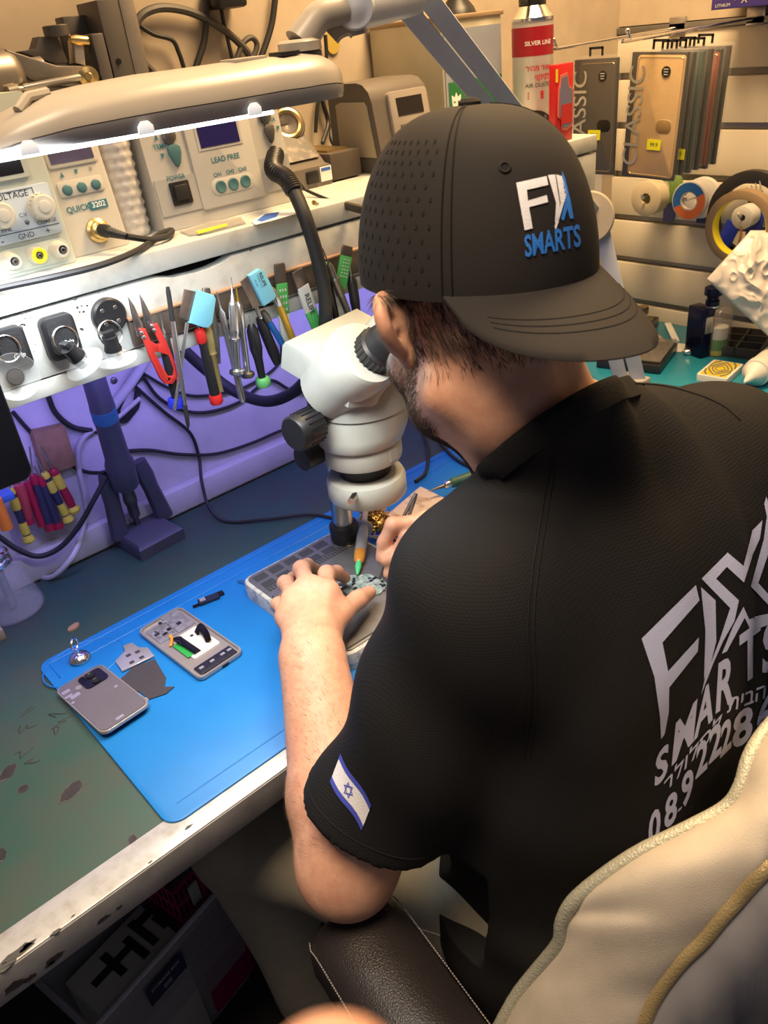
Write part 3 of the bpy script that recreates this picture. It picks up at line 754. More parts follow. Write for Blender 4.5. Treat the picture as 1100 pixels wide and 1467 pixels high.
# collar band
cx_ = Vector(col_n).orthogonal().normalized(); cy_ = Vector(col_n).cross(cx_)
ctr = Vector(neck0) + (Vector(nk) - Vector(neck0)) * ((col_o - Vector(neck0)).dot(col_n) / (Vector(nk) - Vector(neck0)).dot(col_n))
r0, r1, r2 = [], [], []
for k in range(48):
    d_ = cx_ * math.cos(2 * PI * k / 48) + cy_ * math.sin(2 * PI * k / 48)
    rr = []
    for o_ in (-.020, -.007):
        h = shirtT.ray_cast(ctr + Vector(col_n) * o_ + d_ * .14, -d_, .14); rr.append((h[0] - ctr - Vector(col_n) * o_).length if h[0] is not None else .07)
    r0.append(rr[0]); r1.append(rr[1])
def sm(a): return [sum(a[(i + j) % 48] for j in (-2, -1, 0, 1, 2)) / 5 for i in range(48)]
md0, md1 = sorted(r0)[24], sorted(r1)[24]
r0, r1 = sm([min(r, md0 * 1.22) for r in r0]), sm([min(r, md1 * 1.18) for r in r1])
def ring(rs, o_, add): return [ctr + Vector(col_n) * o_ + (cx_ * math.cos(2 * PI * k / 48) + cy_ * math.sin(2 * PI * k / 48)) * (rs[k] + add) for k in range(48)]
b = MB(); b.loft([ring(r0, -.021, -.003), ring(r0, -.020, .0022), ring(r1, -.006, .0028), ring(r1, .001, .0015), ring(r1, .002, -.0015), ring(r1, -.004, -.004)], m_shirt, cap0=False, cap1=False)
b.build('collar', shirt, person)
# ---- cap
Lf = Uc.cross(-Bk).normalized()
CM = Matrix(((-Bk.x, Lf.x, Uc.x, Rcv.x), (-Bk.y, Lf.y, Uc.y, Rcv.y), (-Bk.z, Lf.z, Uc.z, Rcv.z), (0, 0, 0, 1)))
AF, AL, HC = .106, .091, .123
def crown(th, q, off=0.0):
    """th: angle from the brim direction towards the left side; q: 0 rim .. 90 button"""
    r = math.cos(q) ** .70; z = HC * math.sin(q) ** 1.05
    bulge = 1 + .012 * math.sin(q * 2)
    x = -math.cos(th) * AF * r * bulge; y = math.sin(th) * AL * r * bulge
    p = Vector((x, y, z))
    n = Vector((x / AF ** 2, y / AL ** 2, z / HC ** 2 * .8)).normalized()
    return CM @ (p + n * off)
b = MB(); rings = []
m_capin = mat('cap_sweatband', (0.012, 0.012, 0.012), .8)
for i in range(25):
    q = math.radians(89.5) * i / 24
    ring_ = []
    for k in range(72):
        th = 2 * PI * k / 72
        o_ = 0
        for s_ in (50, -60, 118, -118, 180):
            dlt = abs((math.degrees(th) - s_ + 180) % 360 - 180)
            o_ -= .0012 * max(0, 1 - dlt / 4.0) * math.cos(q) ** .4
        ring_.append(crown(th, q, o_))
    rings.append(ring_)
b.loft(rings, m_cap, cap0=False, cap1=True)
capo = b.build('cap', person, person, smooth=60); capo['label'] = 'charcoal baseball cap worn backwards'
capT = BVHTree.FromPolygons(b.v, b.f)
b = MB(); b.loft([[crown(2 * PI * k / 48, 0, -.001) for k in range(48)], [crown(2 * PI * k / 48, 0, -.012) for k in range(48)], [crown(2 * PI * k / 48, math.radians(22), -.010) for k in range(48)]], m_capin, cap0=False, cap1=False)
b.build('sweatband', capo, person)
b = MB(CM); b.lathe([(0, .0045), (.006, .004), (.0085, .0015), (.0085, -.002), (.007, -.004)][::-1], m_cap, T(0, 0, HC + .0005)); b.build('button', capo, person)
m_hole = mat('dark_hole', (0.004, 0.004, 0.004), .9)
b = MB()
for i in range(12):
    for k in range(8):
        th = math.radians(58 + k * 6.4 + (3.2 if i % 2 else 0)); q = math.radians(7 + i * 4.6)
        if math.degrees(th) > 113: continue
        p = crown(th, q, .0004); pn = (crown(th, q, .002) - p).normalized(); b.prism(circ(.0011, 8, ry=.0019), -.0002, .0001, m_hole, axf(p, pn))
q = b.build('perforation', capo, person); q['kind'] = 'stuff'
b = MB()
for s_ in (50, -60):
    for d_ in (-2.2, 2.2):
        b.tube([crown(math.radians(s_ + d_), math.radians(2 + 84 * i / 20), .0003) for i in range(21)], .0005, m_seam, 5)
b.build('stitching', capo, person)
ey = cast(723, 240, capT, .0004); h = capT.find_nearest(ey)
b = MB(axf(ey, h[1] if h[1].dot(CAM - ey) > 0 else -h[1])); b.torus((0, 0, 0), .0034, .0011, m_cap, seg=16, seg2=6); b.poly(circ(.0026, 10), m_hole); b.build('eyelet', capo, person)
m_emw = mat('white_embroidery', (0.72, 0.72, 0.76), .6, bump=.4, bscale=1200); m_emb = mat('blue_embroidery', (0.02, 0.17, 0.62), .6, bump=.4, bscale=1200)
kc = lambda pts: k3(pts, 700, 0)
b = MB()
wrap(b, [kc([(107, 722), (225, 696), (232, 730), (148, 750), (153, 792), (226, 770), (231, 798), (157, 817), (171, 900), (140, 908)]),
         kc([(230, 692), (258, 690), (276, 800), (272, 880), (258, 876), (262, 800)]),
         kc([(262, 690), (284, 696), (304, 760), (296, 790), (262, 905), (256, 895), (280, 800)])], m_emw, capT, .0009, 5)
wrap(b, [kc([(284, 674), (296, 700), (318, 790), (331, 862), (316, 862), (306, 822), (292, 872), (282, 862), (299, 785), (288, 720)]),
         ptext('SMARTS', (752, 369), (831, 353), (-2, -32), .025)], m_emb, capT, .0009, 4)
b.build('embroidery', capo, person, recalc=False)
# brim : curved plate
def brim(s, t):
    """s -1..1 across, t 0..1 outwards"""
    th = math.radians((52 if s > 0 else 60) * s); w = math.cos(s * PI / 2) ** .5
    p0 = Vector((-math.cos(th) * AF, math.sin(th) * AL, .003))
    L = .080 * w
    out = Vector((-1, (.26 if s > 0 else -.10) * s * (1 if s > 0 else 1), 0)).normalized()
    p = p0 + out * L * t
    p.z -= .018 * t * w + .016 * (s * s) * t * w + .012 * t * t * w
    return p
def brim_obj():
    b = MB(CM); R_ = 26; C_ = 12; vs = []; fs = []
    for lay in (0, 1):
        for i in range(R_ + 1):
            for j in range(C_ + 1):
                p = brim(-1 + 2 * i / R_, j / C_); p.z += (.0016 if lay == 0 else -.0016) * (1 if j < C_ else .3); vs.append(p)
    n = (R_ + 1) * (C_ + 1)
    for i in range(R_):
        for j in range(C_):
            a = i * (C_ + 1) + j; fs.append([a, a + 1, a + C_ + 2, a + C_ + 1]); fs.append([n + a, n + a + C_ + 1, n + a + C_ + 2, n + a + 1])
        a = i * (C_ + 1) + C_; fs.append([a, n + a, n + a + C_ + 1, a + C_ + 1])
    b.add(vs, fs, m_cap); o = b.build('brim', capo, person, smooth=50)
    for k, t in enumerate((.48, .58, .68)):
        m2 = MB(CM); m2.tube([brim(-.75 + 1.5 * i / 30, t) + Vector((0, 0, .0017)) for i in range(31)], .00045, m_seam, 5); m2.build('stitch_line', o, person)
brim_obj()
# ---- trousers and shoes
Q = SDF((0.12, 0.12, 0.04), (0.95, 0.98, 0.75), 0.006)
hipL, hipR = np.array((.43, .34, .545)), np.array((.60, .34, .545))
knL, knR = np.array((.255, .70, .53)), np.array((.70, .745, .53)); anL, anR = np.array((.29, .70, .10)), np.array((.70, .70, .10))
Q.ell((0.51, 0.33, 0.57), (.165, .125, .10), k=.04)
for h_, k_, a_n in ((hipL, knL, anL), (hipR, knR, anR)):
    Q.cap(h_, k_, .088, .070, k=.05); Q.cap(k_, a_n, .070, .055, k=.03)
Q.fold(lambda x, y, z: .003 * np.sin(45 * x + 30 * y + 20 * z) + .002 * np.sin(70 * y - 40 * x))
Q.plane((0, 0, .66), (0, 0, 1)); QV, QF = Q.mesh(3)
pants = np_obj('trousers', QV, QF, m_khaki, person); pantsT = bvh_np(QV, QF)
b = MB(); m_thr = mat('khaki_thread', (0.36, 0.33, 0.26), .7)
seam(b, [(600, 1330), (640, 1345), (660, 1372), (690, 1352)], .0012, m_khaki, pantsT); b.build('pocket_seam', pants, person)
m_shoe = mat('dark_shoe', (0.02, 0.02, 0.022), .5)
for a_n in (anL, anR):
    Z_ = SDF((a_n[0] - .08, a_n[1] - .12, 0), (a_n[0] + .08, a_n[1] + .22, .16), .006)
    Z_.cap(a_n + np.array((0, -.03, -.055)), a_n + np.array((0, .14, -.060)), .042, .036, k=.02); Z_.cap(a_n + np.array((0, 0, -.04)), a_n + np.array((0, 0, 0.02)), .042, .045, k=.02); Z_.plane((0, 0, .006), (0, 0, -1))
    ZV, ZF = Z_.mesh(2); np_obj('shoe', ZV, ZF, m_shoe, person)
# ================================================================== CHAIR, CUSHION, THINGS UNDER THE TABLE
m_leather = mat('black_leather', (0.022, 0.018, 0.018), 0.36, var=0.2, vscale=30); weave(m_leather, 640, .4, 'CELL', .0008)
m_linen = mat('beige_linen', (0.52, 0.46, 0.37), 0.85, var=0.22, vscale=9, lo=.4); weave(m_linen, 1100, .35, 'CELL', .0005)
m_greylin = mat('grey_lining', (0.30, 0.29, 0.30), 0.85, var=0.3, vscale=10)
m_gold = mat('gold_piping', (0.55, 0.42, 0.20), 0.38, 0.55, bump=.5, bscale=500); m_silverp = mat('pale_piping', (0.46, 0.45, 0.35), 0.45, 0.3, bump=.6, bscale=500)
m_stitch = mat('grey_stitch', (0.30, 0.27, 0.25), .6)
ch = thing('office_chair', 'black leather office chair with padded stitched armrest beneath the person', 'chair', (0.50, 0.30, 0))
b = MB(); b.box((0.50, 0.33, 0.435), (0.50, 0.48, 0.09), m_leather, bev=.035, seg=4); b.build('seat', ch, ch)
# padded armrest : two long stitched edges, crowned top
def pad(o, d, L, W, H, name):
    d = Vector(d).normalized(); sd = d.cross(Vector((0, 0, 1))).normalized(); up = sd.cross(d); o = Vector(o); rings = []
    N = 22
    for i in range(N + 1):
        t = i / N; e = 1 - max(0, (abs(t - .5) - .40) / .10) ** 3 * .55
        z_ = -.02 * max(0, t - .85) / .15
        sec = [(-.5, -.5), (-.5, .05), (-.47, .22), (-.36, .38), (-.18, .48), (0, .52), (.18, .48), (.36, .38), (.47, .22), (.5, .05), (.5, -.5)]
        rings.append([o + d * (t * L) + sd * (x * W * e) + up * (y * H * (e ** .5) + z_) for x, y in sec])
    b = MB(); b.loft(rings, m_leather); a = b.build('armrest', ch, ch, smooth=60)
    for ix in (2, 8):
        for off_ in (0, .010):
            m2 = MB()
            pts = [r[ix] + up * (.0012 - off_) + (sd * (-1 if ix == 2 else 1)) * (.0014) for r in rings[:-1]]
            for i in range(len(pts) - 1):
                for j in range(4):
                    p0 = pts[i].lerp(pts[i + 1], j / 4 + .03); p1 = pts[i].lerp(pts[i + 1], j / 4 + .21); m2.tube([p0, p1], .0006, m_stitch, 4)
            m2.build('stitching', a, ch)
    return o, d, sd, up
A0 = P(620, 1500, z=.655); A1 = P(500, 1318, z=.655)
dA = (A1 - A0).normalized()
pad(A0 - dA * .10, dA, (A1 - A0).length + .115, .098, .06, 'armrest')
m_arm = mat('chair_plastic', (0.015, 0.015, 0.016), .45)
am = (A0 + A1) / 2
b = MB(); b.tube(spline([am + Vector((0, -.02, -.03)), am + Vector((.0, -.02, -.12)), (0.27, .32, .42), (.36, .32, .38)], 6), .018, m_arm, 10, flat=1.4); b.build('arm_support', ch, ch)
b = MB(); b.cyl((.5, .30, .39), (.5, .30, .12), .03, m_arm); b.build('column', ch, ch)
for k in range(5):
    a = 2 * PI * k / 5 + .3; e = Vector((.5 + .27 * math.cos(a), .30 + .27 * math.sin(a), .065))
    b = MB(); b.tube([(.5, .30, .12), (.5 + .14 * math.cos(a), .30 + .14 * math.sin(a), .10), e], [.028, .022, .016], m_arm, 8); l_ = b.build('base_leg', ch, ch)
    m2 = MB(); m2.cyl(e + Vector((-.012, 0, -.035)), e + Vector((.012, 0, -.035)), .028, m_arm); m2.cyl(e, e + Vector((0, 0, -.03)), .008, m_arm); m2.build('caster', l_, ch)
b = MB(); b.loft([[(x, y, z) for x, y, z in ((.27 + .1 * s_, -.005 - .02 * s_, z0), (.72, -.03, z0), (.72, .0, z0), (.28 + .1 * s_, .02, z0))] for s_, z0 in ((0.8, .42), (.6, .58), (.6, .74))], m_leather); b.build('backrest', ch, ch)
# ---- the padded beige chair cover : front edge A, rear edge B, both piped
Apx = [(690, 1520, .60), (735, 1435, .66), (768, 1392, .70), (800, 1352, .745), (806, 1318, .775), (830, 1283, .805), (905, 1228, .845), (985, 1188, .870), (1040, 1158, .885), (1062, 1128, .90), (1075, 1085, .915), (1100, 1045, .925), (1160, 980, .94)]
Bpx = [(905, 1545, .66), (922, 1470, .72), (935, 1435, .745), (955, 1403, .77), (980, 1372, .795), (1008, 1345, .815), (1035, 1312, .84), (1062, 1282, .86), (1090, 1250, .885), (1120, 1215, .90), (1160, 1170, .915), (1210, 1110, .925), (1280, 1030, .935)]
Ac = spline([P(x, y, z=z) for x, y, z in Apx], 4); Bc = spline([P(x, y, z=z) for x, y, z in Bpx], 4)
cv = thing('chair_cover', 'thick beige linen chair cushion with gold piping behind the person', 'cushion', (0.33, 0.13, 0.45))
rings = []
for i, (a, c) in enumerate(zip(Ac, Bc)):
    mid = (a + c) / 2; wd = (c - a); out = Vector((-.35, -.15, .9)).normalized(); tl = i / (len(Ac) - 1)
    fold_ = lambda t: .0012 * math.sin(13 * tl + 5 * t) + .0010 * math.sin(33 * tl - 9 * t + 1) + .010 * math.exp(-((tl - .36 - .10 * t) / .03) ** 2) * -1 * math.exp(-((t - .25) / .3) ** 2)
    row = [a + Vector((.05, .035, -.17)), a + Vector((.028, .022, -.08)), a + Vector((.008, .006, -.02)), a]
    for t in (.08, .2, .34, .48, .62, .76, .88, .96): row.append(a.lerp(c, t) + out * (.026 * math.sin(PI * t) ** .7 + fold_(t)))
    row.append(c)
    rings.append(row)
b = MB(); n = len(rings[0])
sm_rows = [[p for p in r] for r in rings]
b.loft(sm_rows, m_linen, closed=False); o_ = b.build('top_panel', cv, cv, smooth=180)
sub = o_.modifiers.new('sub', 'SUBSURF'); sub.levels = 1; sub.render_levels = 1
rows = []
for i, c in enumerate(Bc):
    t = i / (len(Bc) - 1)
    rows.append([c, c + Vector((-.006, -.012, -.02)), c + Vector((-.004 + .004 * math.sin(30 * t), -.020, -.07)), c + Vector((.01, -.022 + .005 * math.sin(25 * t), -.15)), c + Vector((.03, -.02, -.30))])
b = MB(); b.loft(rows, m_greylin, closed=False); o2 = b.build('back_panel', cv, cv, smooth=180)
b = MB(); b.tube(Ac, .0062, m_silverp, 10); b.build('piping', cv, cv)['label'] = 'pale piping on the front edge'
b = MB(); b.tube(Bc, .0058, m_gold, 10); b.build('piping', cv, cv)['label'] = 'gold piping on the rear edge'
# ---- plastic storage box, basket and printed carton below the table
m_clear = mat('clear_plastic_box', (0.42, 0.42, 0.46), 0.25, alpha=0.45, spec=.6)
m_pink = mat('magenta_plastic', (0.22, 0.010, 0.07), .4)
m_cart = mat('white_carton', (0.40, 0.40, 0.36), .7)
zb = 0.30
E0 = P(130, 1480, z=zb); E1 = P(345, 1240, z=zb)
u_ = (E1 - E0); u_.z = 0; Lb = u_.length; u_.normalize(); w_ = Vector((u_.y, -u_.x, 0))
sb = thing('storage_box', 'clear plastic storage box on the floor under the table', 'box', (E0.x, E0.y, 0))
Mb = fr((E0.x, E0.y, 0), u_, (0, 0, 1))      # local x along the long front rim, y up, z = outwards
def boxring(y, ins): return [(ins, y, -ins), (Lb - ins, y, -ins), (Lb - ins, y, -.13 + ins), (ins, y, -.13 + ins)]
b = MB(Mb); b.loft([boxring(.0, .03), boxring(zb - .02, .008), boxring(zb - .02, .0), boxring(zb, -.002), boxring(zb, .006), boxring(zb - .025, .012), boxring(.006, .034)], m_clear, cap0=True, cap1=True)
b.build('body', sb, sb)
b = MB(Mb); b.tube([Vector((0, zb, 0)), Vector((Lb, zb, 0))], .004, mat('clear_rim', (.5, .5, .55), .25)); b.build('rim', sb, sb)
m_navy = mat('navy_label', (0.02, 0.02, 0.08), .4)
b = MB(Mb @ T(.12, zb - .06, -.004)); b.box((0, 0, 0), (.07, .04, .001), m_navy); b.text('STORAGE BOX', .008, m_white, T(0, .008, .0008)); b.text('||||||', .010, m_white, T(0, -.008, .0008)); b.build('label_sticker', sb, sb)
bk = thing('plastic_basket', 'small dark magenta plastic basket standing inside the clear storage box', 'basket', (P(230, 1330, z=.25).x, P(230, 1330, z=.25).y, 0))
bl_ = E0 + u_ * (Lb * .79) - w_ * .068; bk.location = (bl_.x, bl_.y, .008); kx, ky = bk.location.x, bk.location.y
Mk = T(kx, ky, .008) @ Rz(math.atan2(u_.y, u_.x)) @ Matrix.Diagonal((.38, .52, .86, 1))
b = MB(Mk)
for z0 in (.20, .24, .28, .32, .36, .40): b.tube([(-.13, -.09, z0), (.13, -.09, z0), (.13, .09, z0), (-.13, .09, z0)], .005, m_pink, 6, closed=True)
for k in range(12): b.tube([(-.12 + .022 * k, -.088, .18), (-.13 + .0236 * k, -.09, .41)], .004, m_pink, 6)
for k in range(8): b.tube([(-.13, -.085 + .024 * k, .18), (-.13, -.09 + .0257 * k, .41)], .004, m_pink, 6)
b.box((0, 0, .10), (.25, .17, .18), m_pink); b.build('body', bk, bk)
b = MB(Mk); b.box((0, -.098, .39), (.03, .012, .12), m_pink, bev=.005); b.build('handle', bk, bk)
b = MB(Mk); b.box((-.045, -.097, .36), (.045, .003, .05), m_cart); b.build('tag', bk, bk)
q0 = E0 + u_ * .06 - w_ * .06
ct = thing('printed_carton', 'white carton printed with bold black strokes inside the clear storage box', 'box', (q0.x, q0.y, 0))
Mc = fr((E0.x + u_.x * .075, E0.y + u_.y * .075, 0), u_, (0, 0, 1))
b = MB(Mc); b.box((.02, .145, -.06), (.14, .28, .08), m_cart, bev=.002)
for x0, y0, w0, h0 in ((-.05, -.03, .03, .012), (-.02, -.03, .012, .05), (.01, -.03, .03, .012), (.03, -.02, .012, .05), (.06, -.03, .012, .06), (.085, -.05, .03, .014), (.10, -.02, .014, .03)):
    b.box((x0 * .7 + .02, 0.2856, -.06 + (y0 + .03) * .9), (w0, .0012, h0), m_black)
b.torus((-.03, .3305, -.06), .03, .006, m_black, M=Matrix.Identity(4), seg=20) if False else None
b.build('body', ct, ct)
# ---- out-of-focus fingertip at the lower edge of the frame
F0 = P(480, 1475, d=.085); fd = (-IMD * .96 + IMF * .30).normalized()
Fg = SDF(F0 - Vector((.06, .06, .09)), F0 + Vector((.06, .06, .05)), .0015)
tip = F0 - fd * .0005; j1 = tip - fd * .024 ; j2 = j1 - fd * .024 + IMF * -.006; j3 = j2 - fd * .03 + IMF * -.01
Fg.chain([np.array(tip - fd * .006), np.array(j1), np.array(j2)], [.0078, .0086, .0092], k=.004); FV, FF = Fg.mesh(2)
fo = np_obj('finger', FV - np.array(F0), FF, m_skin); fo.location = F0
tag(fo, 'blurred fingertip poking in at the bottom edge of the photo', 'finger')
# ================================================================== ON THE WORK TABLE
m_mat = mat('blue_silicone', (0.010, 0.18, 0.56), 0.42, var=0.12, vscale=10, bump=.03, bscale=300)
ML, MR, MF, MK = 0.138, 0.955, 0.574, 0.930
mt = thing('silicone_mat', 'bright blue silicone repair mat spread along the table edge', 'mat', ((ML + MR) / 2, (MF + MK) / 2, TZ))
b = MB(T((ML + MR) / 2, (MF + MK) / 2, TZ + .0004)); W_, H_ = MR - ML, MK - MF
b.prism(rrect(W_, H_, .018), 0, .0030, m_mat, bev=.001); b.build('sheet', mt, mt)
MZ = TZ + .0034
b = MB()
def rim(pts, r=.0011): b.tube([Vector((x, y, MZ)) for x, y in pts], r, m_mat, 6)
rim([(ML + .012, MK - .05), (ML + .012, MK - .012), (MR - .012, MK - .012), (MR - .012, MF + .02)]); rim([(ML + .03, MK - .035), (ML + .32, MK - .035)])
rim([(ML + .02, MF + .022), (MR - .012, MF + .022)], .0009); rim([(ML + .33, MK - .035), (MR - .03, MK - .035)])
q = P(120, 948, z=MZ); rim([(q.x + .052 * math.cos(a), q.y + .040 * math.sin(a)) for a in [2 * PI * k / 36 for k in range(37)]], .0010)
b.build('moulded_rim', mt, mt)
def on(px, py, z=MZ): return P(px, py, z=z)
def qframe(c0, c1, c3, z=MZ):
    """frame from three picture corners on a level plane: origin c0, x to c1, y to c3"""
    o = on(*c0, z=z); return fr(o, on(*c1, z=z) - o, on(*c3, z=z) - o), (on(*c1, z=z) - o).length, (on(*c3, z=z) - o).length
# ---- phone back cover
m_pcase = mat('grey_phone_back', (0.125, 0.115, 0.145), 0.3, var=.1, vscale=20); m_frame = mat('silver_phone_frame', (0.45, 0.42, 0.41), 0.3, .6)
m_gblk = mat('gloss_black_glass', (0.006, 0.006, 0.009), .12); m_sil = mat('silver_foil', (0.6, 0.6, 0.64), .3, .7)
Mq, lw, lh = qframe((151, 1063), (220, 1017), (72, 997))
Mq = Mq @ T(0, 0, .012) @ Rx(-.06)
pc = thing('phone_back_cover', 'grey phone back cover lying face down over the left edge of the mat', 'phone cover', M=T(Mq @ Vector((lw / 2, lh / 2, 0))))
PWd, PHt = lw, lh
Mq2 = Mq @ T(PWd / 2, PHt / 2, 0)
b = MB(Mq2); b.prism(rrect(PWd, PHt, .010), -.004, .0, m_frame, bev=.001); b.build('frame', pc, pc)
b = MB(Mq2); b.prism(rrect(PWd - .004, PHt - .004, .009), .0, .0008, m_pcase); b.build('panel', pc, pc)
b = MB(Mq2); b.prism(rrect(.030, .030, .006), .0006, .0022, m_gblk, T(PWd / 2 - .022, PHt / 2 - .024, 0))
b.build('camera_panel', pc, pc)
for i, (x, y) in enumerate(((.0, .007), (.0, -.008), (-.020, .0))):
    b = MB(Mq2 @ T(PWd / 2 - .022 + x, PHt / 2 - .024 + y, 0)); b.lathe([(0, .0025), (.0035, .0025), (.0045, .0035), (.0055, .0035), (.0055, .0006)][::-1] if i < 2 else [(.004, .0006), (.004, .0014), (0, .0014)], m_black if i < 2 else m_frame); b.build('camera_lens' if i < 2 else 'flash', pc, pc)
b = MB(Mq2)
for x, y, w, h in ((-.024, .045, .010, .006), (-.020, .028, .012, .007), (-.026, .034, .010, .004), (.02, -.0, .004, .004), (-.005, -.055, .010, .005), (-.028, .018, .004, .003)): b.box((x, y, .001), (w, h, .0004), m_sil)
b.build('foil_sticker', pc, pc)['kind'] = 'stuff'
# ---- metal shield plate with a dark flex sheet
Mg, gw, gh = qframe((185, 975), (222, 1005), (205, 925))
gs = thing('shield_plate', 'silver shield plate with a dark graphite sheet beside the phone back cover', 'phone part', M=T(on(208, 960)))
m_graph = mat('graphite_sheet', (0.045, 0.043, 0.055), .45)
k1 = [on(x, y) for x, y in ((172, 975), (190, 958), (222, 945), (238, 972), (236, 985), (250, 985), (238, 995), (214, 1003), (200, 992), (185, 990))]
b = MB(T(0, 0, MZ + .0003)); b.prism([(p.x, p.y) for p in k1], 0, .0014, m_graph); b.build('graphite_sheet', gs, gs)
k2 = [on(x, y) for x, y in ((166, 950), (180, 935), (177, 928), (190, 923), (200, 930), (212, 930), (222, 942), (176, 964))]
b = MB(T(0, 0, MZ + .0006)); b.prism([(p.x, p.y) for p in k2], 0.001, .0030, m_sil, bev=.0005); b.build('shield', gs, gs)
b = MB(); 
for x, y in ((185, 942), (198, 937), (190, 952), (204, 945)):
    q = on(x, y); b.box((q.x, q.y, MZ + .0038), (.006, .005, .0006), m_graph)
b.build('slot', gs, gs)
k3_ = [on(x, y) for x, y in ((207, 1001), (219, 991), (222, 995), (211, 1005))]
b = MB(T(0, 0, MZ)); b.prism([(p.x, p.y) for p in k3_], 0.0004, .0012, m_sil); b.build('tab', gs, gs)
# ---- opened phone
Mq, lw, lh = qframe((288, 979), (351, 937), (209, 903))
Mp = Mq @ T(lw / 2, lh / 2, 0)
op = thing('opened_phone', 'opened phone with white battery and green sticker on the blue mat', 'phone', M=T(Mp.translation))
m_pcb = mat('board_grey', (0.30, 0.30, 0.36), .35, .3, var=.5, vscale=120); m_bat = mat('battery_white', (0.66, 0.66, 0.66), .4, var=.1, vscale=60); m_grn = mat('green_sticker', (0.02, 0.30, 0.06), .5); m_org = mat('orange_flex', (0.65, 0.26, 0.03), .45)
m_dnavy = mat('dark_module', (0.02, 0.022, 0.045), .35, var=.5, vscale=200)
b = MB(Mp)
b.loft([[Vector((x, y, z)) for x, y in rrect(lw - 2 * i_, lh - 2 * i_, .009)] for i_, z in ((0.001, 0.0), (0, .002), (0, .0065), (.0005, .0072), (.0022, .0072), (.0028, .004))], m_frame, cap0=True, cap1=True); b.build('frame', op, op)
b = MB(Mp); b.box((-.014, lh * .30, .0044), (.026, .036, .0016), m_pcb, bev=.0004); b.box((.014, lh * .33, .0046), (.026, .046, .0018), m_pcb, bev=.0006)
for _ in range(16): b.box(((random.random() - .5) * .052, lh * (.22 + .22 * random.random()), .0056), (.003 + .005 * random.random(), .003 + .004 * random.random(), .0012), random.choice((m_sil, m_dnavy, m_pcb)))
b.build('circuit_board', op, op)
b = MB(Mp); b.prism(rrect(.040, .056, .003, cx=.004, cy=-.008), .003, .0058, m_bat, bev=.0006); b.box((-.014, -.010, .0060), (.012, .036, .0006), m_grn); b.box((.008, .006, .0060), (.004, .004, .0004), m_dnavy); b.build('battery', op, op)
b = MB(Mp); b.box((0, -lh * .40, .0050), (.054, .018, .0026), m_dnavy, bev=.0006)
for x in (-.02, -.004, .012, .022): b.box((x, -lh * .39, .0065), (.006, .004, .0008), m_sil)
b.build('bottom_module', op, op)
b = MB(Mp); b.tube(spline([(-.006, .018, .006), (-.010, .010, .012), (-.008, -.004, .009), (-.006, -.030, .0068)], 6), .0055, m_gblk, 8, flat=.18); b.build('flex_cable', op, op)
b = MB(Mp); b.tube(spline([(.014, .004, .007), (.020, .002, .014), (.018, -.014, .013), (.014, -.024, .007)], 6), .0055, m_gblk, 8, flat=.2); b.build('flex_cable', op, op)
b = MB(Mp); b.tube(spline([(-.022, .010, .0062), (-.014, .018, .0075), (-.010, .030, .0066)], 5), .0022, m_org, 6, flat=.3); b.build('orange_flex', op, op)
b = MB(Mp); b.box((.004, -lh / 2 - .0002, .0035), (.010, .0010, .0026), m_black); b.build('port', op, op)
# ---- small dark module, chip of wood, chrome suction knob
q0, q1 = on(281, 868), on(322, 852); 
b = MB(fr(q0, q1 - q0, (0, 1, 0))); L_ = (q1 - q0).length
b.box((L_ * .45, .0, .003), (L_ * .7, .012, .005), m_dnavy, bev=.001); b.box((L_ * .25, .001, .0058), (.008, .008, .0008), m_sil); b.box((L_ * .85, .004, .002), (L_ * .3, .010, .003), m_gblk, bev=.0008); b.box((0, -.002, .0015), (.010, .005, .002), m_gblk)
single(b, 'speaker_module', 'small dark speaker module lying behind the opened phone', 'phone part', q0)
q = on(106, 900, TZ); b = MB(T(q) @ Rz(.4)); b.prism(blob(.010, 10, .3, 4, .005), .0002, .004, mat('wood_chip', (.36, .2, .12), .7), bev=.001); single(b, 'wood_chip', 'small tan wood chip on the green table behind the mat', 'wood chip', q)
q = on(115, 945); sk = thing('suction_puller', 'chrome suction puller with a pull ring on the mat corner', 'suction puller', q)
b = MB(T(q) @ Matrix.Scale(1.25, 4)); b.lathe([(0, .0095), (.004, .0092), (.0095, .0055), (.0110, .003), (.0100, .0002), (0, .0002)][::-1], m_chrome); b.build('base', sk, sk)
b = MB(T(q) @ Matrix.Scale(1.3, 4)); b.cyl((0, 0, .009), (0, 0, .014), .0022, m_chrome); b.torus((0, 0, 0), .0065, .0011, m_chrome, M=T(0, 0, .0195) @ Rz(.8) @ Rx(PI / 2), seg=24, seg2=8); b.build('pull_ring', sk, sk)
# ---- board holder : thick pale slab with grey aluminium face
m_slab = mat('stone_white_slab', (0.55, 0.55, 0.53), .5, var=.3, vscale=90, col2=(.30, .31, .33), lo=.5, hi=.62); m_plate = mat('grey_aluminium_plate', (0.23, 0.235, 0.25), .36, .55, var=.2, vscale=60)
HZ = TZ + .030
hz = lambda x, y: P(x, y, z=HZ)
A_, B_, D_ = hz(343, 829), hz(483, 752), hz(486, 935)
xh = (D_ - A_); yh = (B_ - A_)
hd = thing('board_holder', 'circuit board holder with pale slab body and grey gridded plate under the microscope', 'board holder', ((A_ + B_ + D_) / 3).to_tuple()[:2] + (MZ,))
Mh = fr((A_.x, A_.y, MZ), yh, -xh)     # x along the gridded edge, y outwards
HL, HWd = yh.length + .012, xh.length + .01
Mh = fr((A_.x, A_.y, MZ), xh, yh)
Ht = HZ - MZ; HXL = xh.length + .012; HYL = yh.length + .005
def hpoly(r=.016, ins=0.0):
    return [(HXL / 2 + x, HYL / 2 + y) for x, y in rrect(HXL - 2 * ins, HYL - 2 * ins, max(.002, r - ins), 5)]
